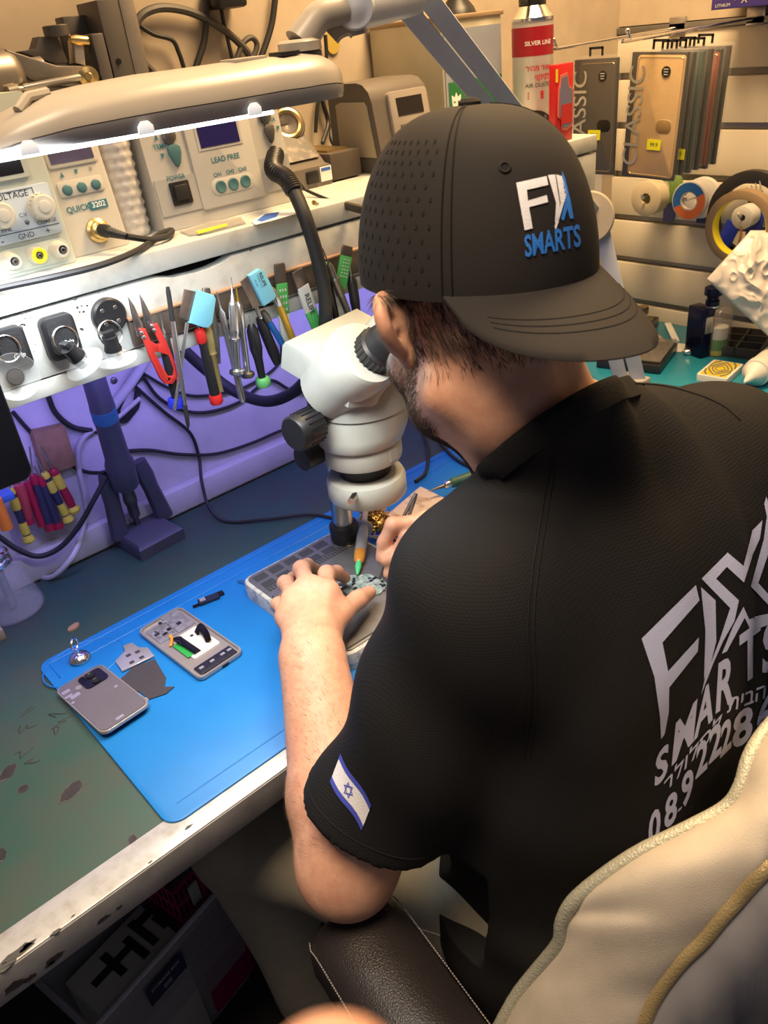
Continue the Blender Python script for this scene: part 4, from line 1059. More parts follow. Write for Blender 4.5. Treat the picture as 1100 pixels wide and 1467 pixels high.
b = MB(Mh); b.prism(hpoly(), 0.0003, Ht - .002, m_slab, bev=.004); b.build('body', hd, hd)
b = MB(Mh); b.prism(hpoly(.016, .006), Ht - .004, Ht, m_plate, bev=.0012); pl = b.build('plate', hd, hd)
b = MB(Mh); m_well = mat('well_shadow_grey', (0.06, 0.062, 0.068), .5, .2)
for i in range(2):
    for j in range(5):
        cx0, cy0 = .020 + i * .021, .022 + j * .026
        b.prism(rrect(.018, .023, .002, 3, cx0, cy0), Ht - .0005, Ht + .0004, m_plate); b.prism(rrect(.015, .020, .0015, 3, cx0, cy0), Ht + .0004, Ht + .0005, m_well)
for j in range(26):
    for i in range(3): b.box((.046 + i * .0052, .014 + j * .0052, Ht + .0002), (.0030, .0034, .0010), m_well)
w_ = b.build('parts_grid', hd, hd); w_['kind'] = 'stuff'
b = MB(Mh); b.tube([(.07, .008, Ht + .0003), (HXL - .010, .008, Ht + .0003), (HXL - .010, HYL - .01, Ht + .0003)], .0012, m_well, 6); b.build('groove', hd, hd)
b = MB(Mh); b.tube([Vector((.0, HYL * .10, Ht * .4)), Vector((-.028, HYL * .05, .004))], .0013, m_steel, 6); b.build('pin', hd, hd)
# ---- circuit board being repaired, metal bits
Bq = hz(520, 838); m_pcbg = mat('board_green', (0.10, 0.20, 0.17), .3, var=.6, vscale=180, col2=(.45, .5, .5))
rp = thing('circuit_board', 'phone circuit board being soldered under the microscope', 'circuit board', (Bq.x, Bq.y, HZ))
kp = [hz(x, y) for x, y in ((482, 838), (500, 826), (530, 824), (556, 838), (545, 852), (520, 858), (502, 856), (492, 848))]
b = MB(T(0, 0, HZ)); b.prism([(p.x, p.y) for p in kp], .0006, .0022, m_pcbg); b.build('board', rp, rp)
b = MB()
rd = random.Random(3)
for k in range(34):
    q = hz(488 + rd.random() * 62, 830 + rd.random() * 24); b.box((q.x, q.y, HZ + .003), (.002 + .004 * rd.random(), .002 + .003 * rd.random(), .0018), rd.choice((m_sil, m_dnavy, m_chrome, m_pcbg)))
b.build('component', rp, rp)['kind'] = 'stuff'
q = hz(490, 843); b = MB(T(q)); b.lathe([(.0065, .001), (.0065, .006), (.005, .007), (.003, .0062), (0, .0062)], m_dsteel); b.build('camera_module', rp, rp)
# ---- flux syringe with green tip
s0, s1 = P(511, 828, z=HZ + .006), P(521, 752, z=HZ + .013)
sy = thing('flux_syringe', 'clear flux syringe with amber gel and green needle tip on the holder', 'syringe', s0)
m_syr = mat('clear_syringe', (0.55, 0.57, 0.62), .2, alpha=.6); m_amber = mat('amber_gel', (0.55, 0.24, 0.04), .25); m_gtip = mat('green_tip', (0.08, 0.55, 0.22), .35)
b = MB(); b.rod(s0, s1, [(.40, .0078), (.43, .0082), (.92, .0082), (.92, .014), (.95, .014), (.95, .007), (1.0, .007)], m_syr); b.build('barrel', sy, sy)
b = MB(); b.rod(s0, s1, [(.26, .0035), (.30, .0072), (.46, .0086), (.46, .0)], m_amber); b.build('amber_end', sy, sy)
b = MB(); b.rod(s0, s1, [(.06, .0008), (.08, .0022), (.20, .0048), (.27, .0042), (.27, 0)], m_gtip); b.build('needle_hub', sy, sy)
b = MB(); b.rod(s0, s1, [(0, .0005), (.08, .0006)], m_steel, 8); b.build('needle', sy, sy)
b = MB(); b.rod(s0, s1, [(.95, .0045), (1.28, .0045), (1.28, .010), (1.31, .010)], m_syr); b.build('plunger', sy, sy)
# ---- blue tipped probe, coin
p0, p1 = P(527, 768, z=HZ + .006), P(556, 771, z=HZ + .008)
b = MB(); b.rod(p0, p1, [(0, .0018), (.5, .003), (.62, .0042), (1.4, .0042), (1.42, 0)], m_chrome); b.rod(p0 + (p1 - p0) * .62, p1 + (p1 - p0) * .9, [(0, .0045), (1, .0045)], mat('blue_plastic', (.02, .08, .55), .35))
single(b, 'screwdriver', 'small blue handled screwdriver lying behind the right hand', 'screwdriver', p0)
q = P(502, 778, z=HZ + .001); b = MB(T(q)); b.lathe([(.0085, 0), (.0085, .0018), (.0072, .0020), (0, .0018)], m_brass); single(b, 'brass_disc', 'small round brass disc at the back corner of the holder', 'disc', q)
# ---- cream heat pad with brass wool, soldering iron
m_pad = mat('scorched_cream_pad', (0.62, 0.53, 0.42), .8, var=.4, vscale=45, col2=(.34, .25, .16), lo=.5, hi=.68)
kp = [P(x, y, z=TZ + .012) for x, y in ((602, 696), (668, 728), (700, 760), (640, 800), (575, 790), (545, 745))]
b = MB(); cxm = sum((p for p in kp), Vector()) / len(kp); b.M = T(0, 0, MZ); b.prism([(p.x, p.y) for p in kp], .0004, .0086, m_pad, bev=.0015)
single(b, 'heat_pad', 'cream scorched heat pad on the mat behind the microscope', 'heat pad', (cxm.x, cxm.y, MZ))
bw = P(537, 748, z=TZ + .022); m_wool = mat('brass_wool', (0.50, 0.34, 0.12), .35, .85)
b = MB(); rd = random.Random(11)
for k in range(70):
    a = rd.random() * 6.28; e = rd.random() * 1.2; r_ = .024 * (.75 + .3 * rd.random()); c0 = bw + Vector((math.cos(a) * math.cos(e), math.sin(a) * math.cos(e), math.sin(e) * .8)) * r_
    pts = [c0 + Vector((rd.uniform(-1, 1), rd.uniform(-1, 1), rd.uniform(-.6, .6))) * .009 for _ in range(4)]
    pts = [Vector((p.x, p.y, max(p.z, TZ + .018))) for p in pts]
    b.tube(spline(pts, 3), .0011, m_wool, 4)
b.ball(bw, (.022, .022, .012), m_wool, seg=14)
wl = single(b, 'brass_wool', 'tangled ball of golden brass wool at the foot of the microscope', 'brass wool', bw - Vector((0, 0, .008)))
i0, i1 = P(613, 704, z=TZ + .026), P(716, 668, z=TZ + .034)
ir = thing('soldering_iron', 'soldering iron with a worn green handle lying on the cream heat pad', 'soldering iron', i0)
m_irong = mat('worn_green_grip', (0.045, 0.15, 0.12), .5, var=.5, vscale=120)
b = MB(); b.rod(i0, i1, [(0, .0004), (.08, .0015), (.22, .0035), (.24, .0035)], m_dsteel); b.build('tip', ir, ir)
b = MB(); b.rod(i0, i1, [(.22, .005), (.25, .0068), (.30, .0068), (.32, .0055)], m_chrome); b.build('collar', ir, ir)
b = MB(); b.rod(i0, i1, [(.30, .0064), (.34, .0085), (.92, .0085), (.97, .0065), (1.0, .005)], m_irong); b.build('grip', ir, ir)
b = MB(); b.tube(spline([i1, i1 + (i1 - i0) * .25, i1 + Vector((.12, .05, -.015)), P(672, 668, z=TZ + .008) + Vector((.16, .12, 0)), Vector((1.0, 1.0, TZ + .006))], 6), .0026, m_rubber, 8); b.build('cord', ir, ir)
# ---- pale box arm lying behind the ring lamp
# ---- tweezers in the right hand
t0, t1 = P(544, 829, z=HZ + .004), P(596, 707, z=HZ + .105)
tw = thing('tweezers', 'grey steel tweezers held in the right hand', 'tweezers', t0)
dt = (t1 - t0).normalized(); sd = dt.cross(ray(570, 770)).normalized()
for s_ in (-1, 1):
    b = MB(); pts = [t0 + sd * .0006 * s_, t0.lerp(t1, .3) + sd * .0030 * s_, t0.lerp(t1, .6) + sd * .0036 * s_, t0.lerp(t1, .9) + sd * .0016 * s_, t1]
    b.tube(spline(pts, 5), [.0006 + .0018 * min(1, i / 8) for i in range(21)], m_dsteel, 8); b.build('arm', tw, tw)
# ================================================================== STEREO MICROSCOPE
m_sc = mat('ivory_enamel', (0.50, 0.515, 0.46), .32, var=.10, vscale=30, coat=.2); m_scb = mat('black_ribbed', (0.016, 0.016, 0.018), .42)
O_ = P(527, 705, y=.748)               # bottom centre of the ring lamp
sc_ = thing('microscope', 'ivory stereo microscope on a steel post in front of the person', 'microscope', (O_.x, O_.y, TZ))
ya = math.radians(-10)
fwd = Vector((-math.sin(ya), -math.cos(ya), 0)); rgt = Vector((-fwd.y, fwd.x, 0)) * 1    # towards the user / to the side
if rgt.x < 0: rgt = -rgt
MS = fr(O_, rgt, -fwd) @ Matrix.Scale(1.12, 4)                 # local: x right (user's right), y away from the user, z up
b = MB(MS); b.lathe([(.030, .0), (.045, .0), (.0475, .003), (.0475, .022), (.045, .027), (.034, .030), (.030, .030), (.028, .004)], m_sc, seg=40); rl = b.build('ring_lamp', sc_, sc_)
b = MB(MS); a_s = math.radians(205); v1 = Vector((math.cos(a_s), math.sin(a_s), 0)); b.rod(v1 * .040 + Vector((0, 0, .024)), v1 * .066 + Vector((0, 0, .026)), [(0, .0022), (.45, .0022), (.45, .0042), (1, .0042)], m_steel); b.build('clamp_screw', rl, sc_)
b = MB(MS); v2 = Vector((.985, .17, 0)); b.rod(v2 * .040 + Vector((0, 0, .030)), v2 * .080 + Vector((0, .0, .030)), [(0, .0022), (.3, .003), (.3, .0045), (.75, .0045), (.75, .0062), (1, .0062)], m_brass); b.build('clamp_screw', rl, sc_)['label'] = 'brass clamp screw'
b = MB(MS); b.lathe([(.031, .026), (.031, .042), (.034, .046), (.034, .050)], m_scb, seg=36); b.build('objective', sc_, sc_)
b = MB(MS); b.lathe([(.033, .048), (.0455, .050), (.0465, .054), (.0465, .070), (.0455, .074), (.04, .074)], m_sc, seg=40); b.box((0, -.0462, .062), (.012, .002, .014), m_sc); b.build('focus_collar', sc_, sc_)
# main zoom body: tapered drum that widens to the head
b = MB(MS)
rings = []
for z, rx, ry, cy in ((.074, .049, .047, 0), (.076, .051, .049, 0), (.088, .054, .052, 0), (.112, .0555, .0535, 0), (.113, .0575, .0550, 0), (.140, .0585, .056, 0.0), (.150, .057, .055, .002), (.156, .050, .048, .004)):
    rings.append([(max(0, min(1, (z - .074) / .03)) * .010 + rx * math.cos(2 * PI * k / 40), cy + ry * math.sin(2 * PI * k / 40), z) for k in range(40)])
b.loft(rings, m_sc); bd = b.build('zoom_body', sc_, sc_)
# flat prism housing that carries the tubes
b = MB(MS); pr = [(-.062, .062), (.062, .062), (.062, -.035), (.04, -.05), (-.04, -.05), (-.062, -.035)]
M2 = T(.012, .0, .148) @ Rx(math.radians(18)); b.prism(pr, 0, .034, m_sc, M2, bev=.006); b.build('head', sc_, sc_)
td = Vector((0, -math.cos(math.radians(42)), math.sin(math.radians(42))))
for s_ in (-1, 1):
    c0 = Vector((.012 + .036 * s_, -.010, .160)); ax_ = td
    b = MB(MS); b.rod(c0 - td * .034, c0 + td * .046, [(0, .032), (.04, .0375), (.55, .0385), (.93, .0385), (1.0, .035), (1.0, .018)], m_sc, 32); tb = b.build('ocular_tube', sc_, sc_)
    e0 = c0 + td * .046 + Vector((-.009 * s_, -.004, -.004)) - td * .003
    b = MB(MS); b.rod(e0, e0 + td * .062, [(0, .0215), (.02, .0235), (.26, .0235), (.30, .0205), (.42, .0205), (.46, .0195), (.62, .0195), (.70, .0215), (1.0, .0235), (1.0, .019), (.9, .016)], m_scb, 28)
    for k in range(26):
        a = 2 * PI * k / 26; fx = axf(e0, td); b.box((.0235 * math.cos(a), .0235 * math.sin(a), .009), (.0022, .0022, .013), m_scb, fx)
    b.build('eyepiece', sc_, sc_)
for s_, nm in ((-1, 'zoom_knob'), (1, 'zoom_knob')):
    b = MB(MS); c0 = Vector((.008 + .050 * s_, .012, .112)); c1 = Vector((.008 + .098 * s_, .014, .113))
    b.rod(c0, c1, [(0, .008), (.28, .010), (.28, .0185), (.34, .020), (.95, .020), (1.0, .018), (1.0, 0)], m_scb, 26)
    for k in range(20):
        a = 2 * PI * k / 20; b.box((.0198 * math.cos(a), .0198 * math.sin(a), .027), (.002, .002, .022), m_scb, axf(c0, c1 - c0))
    b.build(nm, sc_, sc_)
# carrier with focus knob behind, post with collar on the holder
pz = P(495, 772, z=TZ + .030); pxy = Vector((pz.x, pz.y, 0))
b = MB(); b.cyl((pxy.x, pxy.y, TZ + .0305), (pxy.x, pxy.y, 1.06), .0145, m_steel, seg=24); b.build('post', sc_, sc_)
b = MB(); b.rod((pxy.x, pxy.y, TZ + .0302), (pxy.x, pxy.y, TZ + .058), [(0, .019), (.1, .021), (.9, .021), (1, .019)], m_scb, 24); b.build('post_collar', sc_, sc_)
bc = MS @ Vector((0, .0, .10)); dirp = Vector((pxy.x - bc.x, pxy.y - bc.y, 0)); 
b = MB(); cz = O_.z + .085
b.box((0, 0, 0), (dirp.length, .040, .055), m_scb, fr((pxy.x, pxy.y, cz), dirp, (0, 1, 0)) @ T(-dirp.length / 2 + .01, 0, 0), bev=.006); b.cyl((pxy.x, pxy.y, cz - .04), (pxy.x, pxy.y, cz + .04), .024, m_scb, seg=24); b.build('carrier', sc_, sc_)
fk = fr((pxy.x, pxy.y, cz - .012), dirp, (0, 1, 0))
b = MB(fk); b.rod((-.03, .02, 0), (-.03, .075, 0), [(0, .008), (.3, .008), (.3, .016), (1, .016)], m_scb, 24); b.build('focus_knob', sc_, sc_)
b = MB(fk); b.rod((-.03, -.02, 0), (-.03, -.075, 0), [(0, .008), (.3, .008), (.3, .016), (1, .016)], m_scb, 24); b.build('focus_knob', sc_, sc_)
pb = P(601, 668, z=O_.z + .004)
m_bei = mat('beige_enamel', (0.55, 0.48, 0.36), .4)
b = MB(MS); b.box((.040, .052, .022), (.062, .04, .024), m_bei, bev=.006, seg=3); b.build('lamp_socket', sc_, sc_)
b = MB(); o3 = MS @ Vector((.06, .07, .02))
b.tube(spline([o3, o3 + Vector((.03, .02, -.03)), Vector((o3.x + .05, o3.y + .05, TZ + .02)), Vector((o3.x + .12, 1.0, TZ + .006)), Vector((o3.x + .30, 1.08, TZ + .005))], 7), .0025, m_rubber, 8); b.build('lamp_cord', sc_, sc_)
# ================================================================== WALL SHELF WITH DRAWER FRONT
m_shelf = mat('shelf_white_laminate', (0.50, 0.51, 0.48), .42, var=.12, vscale=30, col2=(.38, .38, .355), lo=.5, hi=.75)
m_dark = mat('painted_recess_shade', (0.012, 0.011, 0.011), .8)  # near-black colour paints the shade inside the drawer recess
XS0, XS1 = -0.12, 1.205
sh = thing('wall_shelf', 'white wall shelf with drawer front carrying the instruments', 'shelf', (0.55, 1.0, 1.11))
b = MB(); b.box(((XS0 + XS1) / 2, (YS + YW) / 2 - .004, SZ - .012), (XS1 - XS0, YW - YS - .006, .024), m_shelf, bev=.002); b.build('top_board', sh, sh)
pts = [(XS0, 1.1995)]
for px, py in ((150, 403), (200, 393), (212, 394.5), (225, 397.5), (250, 397.5), (280, 391), (300, 384.5), (318, 376), (332, 365), (345, 354), (356, 347), (372, 340.5)):
    q = P(px, py, y=YS); pts.append((q.x, min(1.1995, q.z)))
pts += [(XS1, 1.1995), (XS1, 1.131), (XS0, 1.131)]
b = MB(fr((0, YS, 0), (1, 0, 0), (0, 0, 1))); b.prism(pts, -.016, 0, m_shelf, bev=.002); dp = b.build('drawer_front', sh, sh)
b = MB(); b.box(((XS0 + XS1) / 2, YS + .008, 1.1205), (XS1 - XS0, .018, .018), m_shelf, bev=.0015); b.build('lower_rail', sh, sh)
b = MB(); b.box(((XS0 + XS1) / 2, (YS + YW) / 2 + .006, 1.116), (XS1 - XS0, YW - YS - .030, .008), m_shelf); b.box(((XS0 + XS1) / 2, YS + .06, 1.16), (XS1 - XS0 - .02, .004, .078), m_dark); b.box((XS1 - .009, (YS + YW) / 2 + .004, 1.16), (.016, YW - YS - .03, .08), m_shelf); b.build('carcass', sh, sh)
b = MB(); rd = random.Random(9)
for px, py, r in ((106, 428, .004), (118, 443, .0045), (150, 420, .002), (40, 450, .003), (30, 470, .004), (112, 474, .004), (47, 498, .002), (355, 355, .004)):
    for k in range(5):
        q = P(px + rd.uniform(-9, 9), py + rd.uniform(-6, 6), y=YS - .0003); b.prism(blob(r * rd.uniform(.15, .45), 9, .8, k, r * rd.uniform(.1, .3)), 0, .0003, m_stain, fr(q, (1, 0, 0), (0, 0, 1)))
st_ = b.build('scuff_mark', dp, sh); st_['kind'] = 'stuff'
# ---- instruments
m_ps = mat('pale_green_grey', (0.46, 0.50, 0.44), .45, var=.08, vscale=20); m_psb = mat('pale_blue_panel', (0.42, 0.50, 0.58), .4); m_disp = mat('dark_display', (0.012, 0.011, 0.014), .12); m_lcd = mat('violet_lcd', (0.075, 0.065, 0.13), .15); m_lcdb = mat('deep_blue_lcd', (0.02, 0.015, 0.10), .15)
m_knob = mat('cream_knob', (0.55, 0.53, 0.46), .4); m_ylw = mat('yellow_ring', (0.75, 0.68, 0.02), .4); m_tealb = mat('teal_button', (0.055, 0.145, 0.165), .45); m_qk = mat('quick_cream', (0.52, 0.49, 0.42), .45, var=.06, vscale=25); m_lf = mat('station_grey', (0.45, 0.44, 0.41), .45, var=.06, vscale=25); m_lf2 = mat('station_grey_band', (0.34, 0.34, 0.33), .45)
m_tealtx = mat('teal_print', (0.03, 0.16, 0.20), .5)
def casing(x0, x1, yf, H, D, tilt, m, bev=.004):
    """box with a front that leans back by tilt metres"""
    b = MB(fr((x0, yf, SZ + .0005), (0, 1, 0), (0, 0, 1))); b.prism([(0, 0.0), (D, 0), (D, H), (tilt, H)], 0, x1 - x0, m, bev=bev); return b
def face(x0, yf, tilt, H): return fr((x0, yf - .0004, SZ + .0005), (1, 0, 0), (0, tilt, H))
# power supply
xa, xb, yf = .115, .328, .893
ps = thing('power_supply', 'pale green bench power supply with voltage knobs and three jack sockets', 'power supply', ((xa + xb) / 2, yf + .08, SZ))
b = casing(xa, xb, yf, .165, .14, .012, m_ps); b.build('casing', ps, ps)
Fp = face(xa, yf, .012, .165); W = xb - xa
b = MB(Fp); b.prism(rrect(W - .012, .050, .004, 4, W / 2, .057), 0, .003, m_psb, bev=.001)
b.text('VOLTAGE', .0085, m_ink, T(W - .048, .0755, .0032)); b.text('FINE', .0055, m_ink, T(W - .062, .0455, .0032)); b.text('COARSE', .0055, m_ink, T(W - .020, .0455, .0032)); b.text('C.V.', .0055, m_ink, T(W - .041, .056, .0032)); b.text('GND', .0075, m_ink, T(W - .045, .0365, .0032)); b.text('+', .009, m_ink, T(W - .022, .0365, .0032)); b.text('-', .011, m_ink, T(W - .070, .0365, .0032)); b.text('AMPS', .0055, m_ink, T(W - .088, .048, .0032))
for x, y, w, h in ((W - .063, .0415, .11, .0006), (W - .072, .0755, .0006, .008), (W - .024, .0755, .0006, .008), (W - .048, .0795, .048, .0006)): b.box((x, y, .0032), (w, h, .0004), m_ink)
b.lathe([(.0022, .003), (.0022, .0042), (0, .0046)], m_dsteel, T(W - .040, .049, 0)); b.build('control_panel', ps, ps)
for xk in (W - .064, W - .022, W - .105):
    b = MB(Fp @ T(xk, .0605, .003)); pr = []
    b.lathe([(.0135, 0), (.0128, .003), (.0120, .012), (.0105, .0135), (.0062, .0138), (.0058, .0152), (.004, .0156), (0, .0156)], m_knob, seg=24)
    for k in range(18): a = 2 * PI * k / 18; b.box((.0122 * math.cos(a), .0122 * math.sin(a), .007), (.0013, .0013, .009), m_knob)
    b.build('knob', ps, ps)
b = MB(Fp); b.prism(rrect(.076, .024, .011, 6, W - .043, .0155), 0, .0015, m_ps, bev=.0006); b.build('socket_plate', ps, ps)
for k, xk in enumerate((W - .069, W - .043, W - .018)):
    b = MB(Fp @ T(xk, .0165, .001)); b.lathe([(.0095, 0), (.0085, .004), (.0075, .014), (.0065, .0165), (.0048, .0168), (.0040, .012), (0, .012)], m_knob if k != 1 else m_knob, seg=20)
    if k == 1: b.torus((0, 0, .0155), .0058, .0022, m_ylw, seg=20, seg2=8)
    b.lathe([(.0032, .0125), (.0028, .0165), (.0015, .0168), (.0013, .013), (0, .013)], m_dsteel, seg=14); b.build('jack_socket', ps, ps)
b = MB(Fp); b.prism(rrect(W - .028, .034, .003, 4, W / 2 - .006, .107), 0, .0022, m_ps); b.prism(rrect(W - .036, .026, .001, 3, W / 2 - .008, .107), .0010, .0024, m_disp); b.build('display', ps, ps)
# small soldering station
xa, xb, yf = .3305, .402, .9135; H, tl = .132, .022
qs = thing('soldering_station', 'narrow cream soldering station with violet display and three small buttons', 'soldering station', ((xa + xb) / 2, yf + .08, SZ))
b = casing(xa, xb, yf, H, .12, tl, m_qk, .006); b.build('casing', qs, qs)
Fq = face(xa, yf, tl, H); W = xb - xa
b = MB(Fq); b.prism(rrect(.056, .033, .003, 4, W / 2, .1065), -.0005, .0014, m_qk, bev=.0006); b.prism(rrect(.049, .025, .001, 3, W / 2, .1065), .0008, .0018, m_lcd); b.build('display', qs, qs)
b = MB(Fq); b.prism(rrect(.052, .016, .003, 4, W / 2, .0685), 0, .0010, m_qk, bev=.0005); b.build('button_plate', qs, qs)
for k in range(3):
    b = MB(Fq @ T(W / 2 + (k - 1) * .0165, .0675, .0006)); b.lathe([(.0056, 0), (.0056, .0012), (.0048, .0018), (.0046, .003), (.003, .0036), (0, .0036)], m_tealb, seg=20); b.build('button', qs, qs)
b = MB(Fq); b.text('QUICK', .0088, m_tealtx, T(W / 2 - .011, .0475, .0004), bold=.02); b.box((W / 2 + .0125, .0475, .0004), (.021, .0085, .0005), m_tealtx); b.text('3202', .0080, m_white, T(W / 2 + .0125, .0475, .0008), bold=.02)
b.build('badge', qs, qs)
for k, s_ in enumerate(((0, .0025), (0, -.0025))): b = MB(Fq); b.poly([(W / 2 - .0165 + k * .0165 - .0022, .0835 - s_[1]), (W / 2 - .0165 + k * .0165 + .0022, .0835 - s_[1]), (W / 2 - .0165 + k * .0165, .0835 + s_[1])], m_tealtx, T(0, 0, .0005)); b.build('arrow_mark', qs, qs)
b = MB(Fq); b.text('*', .010, m_tealtx, T(W / 2 + .0165, .082, .0005)); b.build('star_mark', qs, qs)
cs0 = Fq @ Vector((W / 2 + .002, .028, 0)); cdir = (Fq.to_3x3() @ Vector((.55, -.05, .8))).normalized()
b = MB(Fq @ T(W / 2 + .002, .0215, 0)); b.lathe([(.0135, 0), (.0130, .003), (.010, .0045), (.0095, .010), (.0065, .012), (0, .012)], m_brass, seg=24); b.build('socket', qs, qs)
pc0 = Fq @ Vector((W / 2 + .002, .0215, .010)); pc1 = P(182, 339, y=.868)
b = MB(); b.rod(pc0, pc1, [(0, .0068), (.25, .0072), (.3, .0060)] + [(.32 + .04 * k, .0060 - .0022 * k / 16 - (.0008 if k % 2 else 0)) for k in range(17)] + [(1, .003)], m_black); pg = b.build('plug', qs, qs)
b = MB(); b.tube(spline([pc1, P(215, 343, y=.872), P(240, 338, z=SZ + .006), P(246, 330, z=SZ + .005), P(228, 336, z=SZ + .005), P(200, 357, z=SZ + .005), P(150, 378, z=SZ + .005), P(80, 396, z=SZ + .005), P(0, 413, z=SZ + .004), P(-40, 424, z=SZ + .004)], 7), .0034, m_rubber, 8); b.build('cord', qs, qs)
# bubble wrap roll
m_bub = mat('bubble_wrap', (0.55, 0.52, 0.48), .3, spec=.7)
b = MB(T(.4255, .955, SZ)); N_, Z_ = 44, 58; rings = []
for i in range(Z_ + 1):
    rw = []
    for k in range(N_):
        a = 2 * PI * k / N_; u = (k / 2.0 + (i // 4 % 2) * .5 * 2); bump = max(0, math.sin(PI * (k % 4) / 4 + (PI / 2 if (i // 4) % 2 else 0)) ** 2 * math.sin(PI * (i % 4) / 4) ** 2)
        r = .0198 + .0026 * bump; rw.append((r * math.cos(a), r * math.sin(a), .0006 + .15 * i / Z_))
    rings.append(rw)
b.loft(rings, m_bub); b.v = [v + Vector((0, .0, 0)) for v in b.v]
single(b, 'bubble_wrap_roll', 'upright roll of bubble wrap between the two stations', 'bubble wrap', (.4255, .955, SZ), smooth=70)
# hot air station
xa, xb, yf = .4515, .648, .9225; H, tl = .140, .016
ls = thing('hot_air_station', 'wide grey hot air station with blue display, power switch and black hose', 'rework station', ((xa + xb) / 2, yf + .08, SZ))
b = casing(xa, xb, yf, H, .12, tl, m_lf, .005); b.build('casing', ls, ls)
Fl = face(xa, yf, tl, H); W = xb - xa
b = MB(Fl); b.box((W / 2, .037, .0004), (W - .004, .040, .0012), m_lf2); b.build('grey_band', ls, ls)
b = MB(Fl); b.prism(rrect(.092, .112, .003, 4, W / 2 + .004, .070), 0, .0022, m_lf, bev=.001); b.build('centre_panel', ls, ls)
b = MB(Fl); b.box((W / 2 + .002, .0945, .0024), (.062, .032, .001), m_lf); b.box((W / 2 + .002, .0945, .003), (.055, .026, .001), m_lcdb); b.build('display', ls, ls)
for tx_, sz_, x_, y_, z_ in (('LEAD FREE', .0085, W / 2 + .004, .066, .0026), ('TEMP', .0075, .022, .0915, .0006), ('POWER', .0070, .031, .0565, .0014), ('AIR', .0065, W - .014, .098, .0006), ('CH1', .0062, W / 2 - .012, .050, .0026), ('CH2', .0062, W / 2 + .006, .050, .0026), ('CH3', .0062, W / 2 + .024, .050, .0026)):
    b = MB(Fl); b.text(tx_, sz_, m_tealtx, T(x_, y_, z_), bold=.018); b.build('lettering', ls, ls)
for x, y, s_ in ((.020, .102, .003), (.022, .081, -.003), (W - .008, .087, -.003)): b = MB(Fl); b.poly([(x - .0026, y - s_), (x + .0026, y - s_), (x, y + s_)], m_tealtx, T(0, 0, .0008)); b.build('arrow_mark', ls, ls)
b = MB(Fl); b.prism(rrect(.062, .019, .0094, 6, W / 2 + .006, .036), 0.0015, .0030, m_lf, bev=.0006); b.build('button_plate', ls, ls)
for k in range(3):
    b = MB(Fl @ T(W / 2 - .012 + k * .018, .036, .0026)); b.lathe([(.0075, 0), (.0073, .0014), (.0062, .0020), (.004, .0014), (0, .0012)], m_tealb, seg=22); b.build('button', ls, ls)
shield = [(-.0085, .010), (-.004, .013), (.004, .013), (.0085, .010), (.0085, .003), (.004, -.009), (0, -.013), (-.004, -.009), (-.0085, .003)]
for x, y, s_, mm in ((.038, .079, .95, m_tealb), (W - .022, .083, .85, m_dsteel)):
    b = MB(Fl @ T(x, y, .0004)); b.prism([(p[0] * s_, p[1] * s_) for p in shield], 0, .003, mm, bev=.001); b.build('button', ls, ls)
for x, y in ((.036, .101), (W - .024, .104)):
    b = MB(Fl @ T(x, y, .0004)); b.lathe([(.009, 0), (.009, .0016), (.006, .003), (0, .003)], m_dsteel, seg=20); b.build('button', ls, ls)
b = MB(Fl @ T(.032, .039, .001)); b.prism(rrect(.026, .026, .002, 3), 0, .002, m_black, bev=.0006); b.box((0, .001, .0032), (.017, .017, .004), m_blackm, M=Rx(.15), bev=.001); b.build('power_switch', ls, ls)
h0 = Fl @ Vector((W - .020, .058, 0)); 
hpts = [h0, P(392, 243, y=.885), P(410, 256, y=.862), P(424, 280, y=.845), P(440, 320, y=.826), P(456, 375, y=.818), P(466, 430, y=.820), P(463, 490, y=.83), P(448, 530, y=.86), P(420, 562, y=.93), P(380, 575, y=1.0), P(335, 560, y=1.06), P(295, 530, y=1.10), P(262, 500, y=1.11)]
hs = spline(hpts, 9)
b = MB(); b.tube(hs, .0088, m_rubber, 12); ho = b.build('hose', ls, ls)
b = MB(); 
for i in range(0, 26): 
    p_, t_ = hs[i], (hs[i + 1] - hs[i]).normalized(); b.torus((0, 0, 0), .0098, .0017, m_black, M=axf(p_, t_), seg=18, seg2=6)
b.build('strain_relief', ho, ls)
# zip bag with yellow label, blue leaflet, small screw on the shelf
m_bag = mat('zip_bag_film', (0.45, 0.43, 0.38), .2, alpha=.5)
k_ = [P(x, y, z=SZ + .001) for x, y in ((258, 332), (300, 318), (345, 312), (352, 320), (300, 334), (272, 338))]
b = MB(T(0, 0, SZ + .0006)); b.prism([(p.x, p.y) for p in k_], 0, .0018, m_bag); k2_ = [P(x, y, z=SZ + .002) for x, y in ((282, 332), (325, 321), (326, 324), (284, 336))]; b.prism([(p.x, p.y) for p in k2_], .0018, .0024, m_ylw)
single(b, 'zip_bag', 'small clear zip bag with yellow label in front of the hot air station', 'bag', P(300, 325, z=SZ))
m_lblue = mat('blue_print', (0.03, 0.12, 0.50), .4)
k_ = [P(x, y, z=SZ + .001) for x, y in ((360, 318), (378, 306), (425, 298), (432, 304), (390, 316), (366, 322))]
b = MB(T(0, 0, SZ + .0006)); b.prism([(p.x, p.y) for p in k_], 0, .0006, m_white); k2_ = [P(x, y, z=SZ + .001) for x, y in ((368, 316), (380, 307), (400, 304), (396, 311), (375, 318))]; b.prism([(p.x, p.y) for p in k2_], .0006, .0009, m_lblue)
single(b, 'leaflet', 'crumpled white leaflet with blue print at the shelf edge', 'leaflet', P(395, 310, z=SZ))
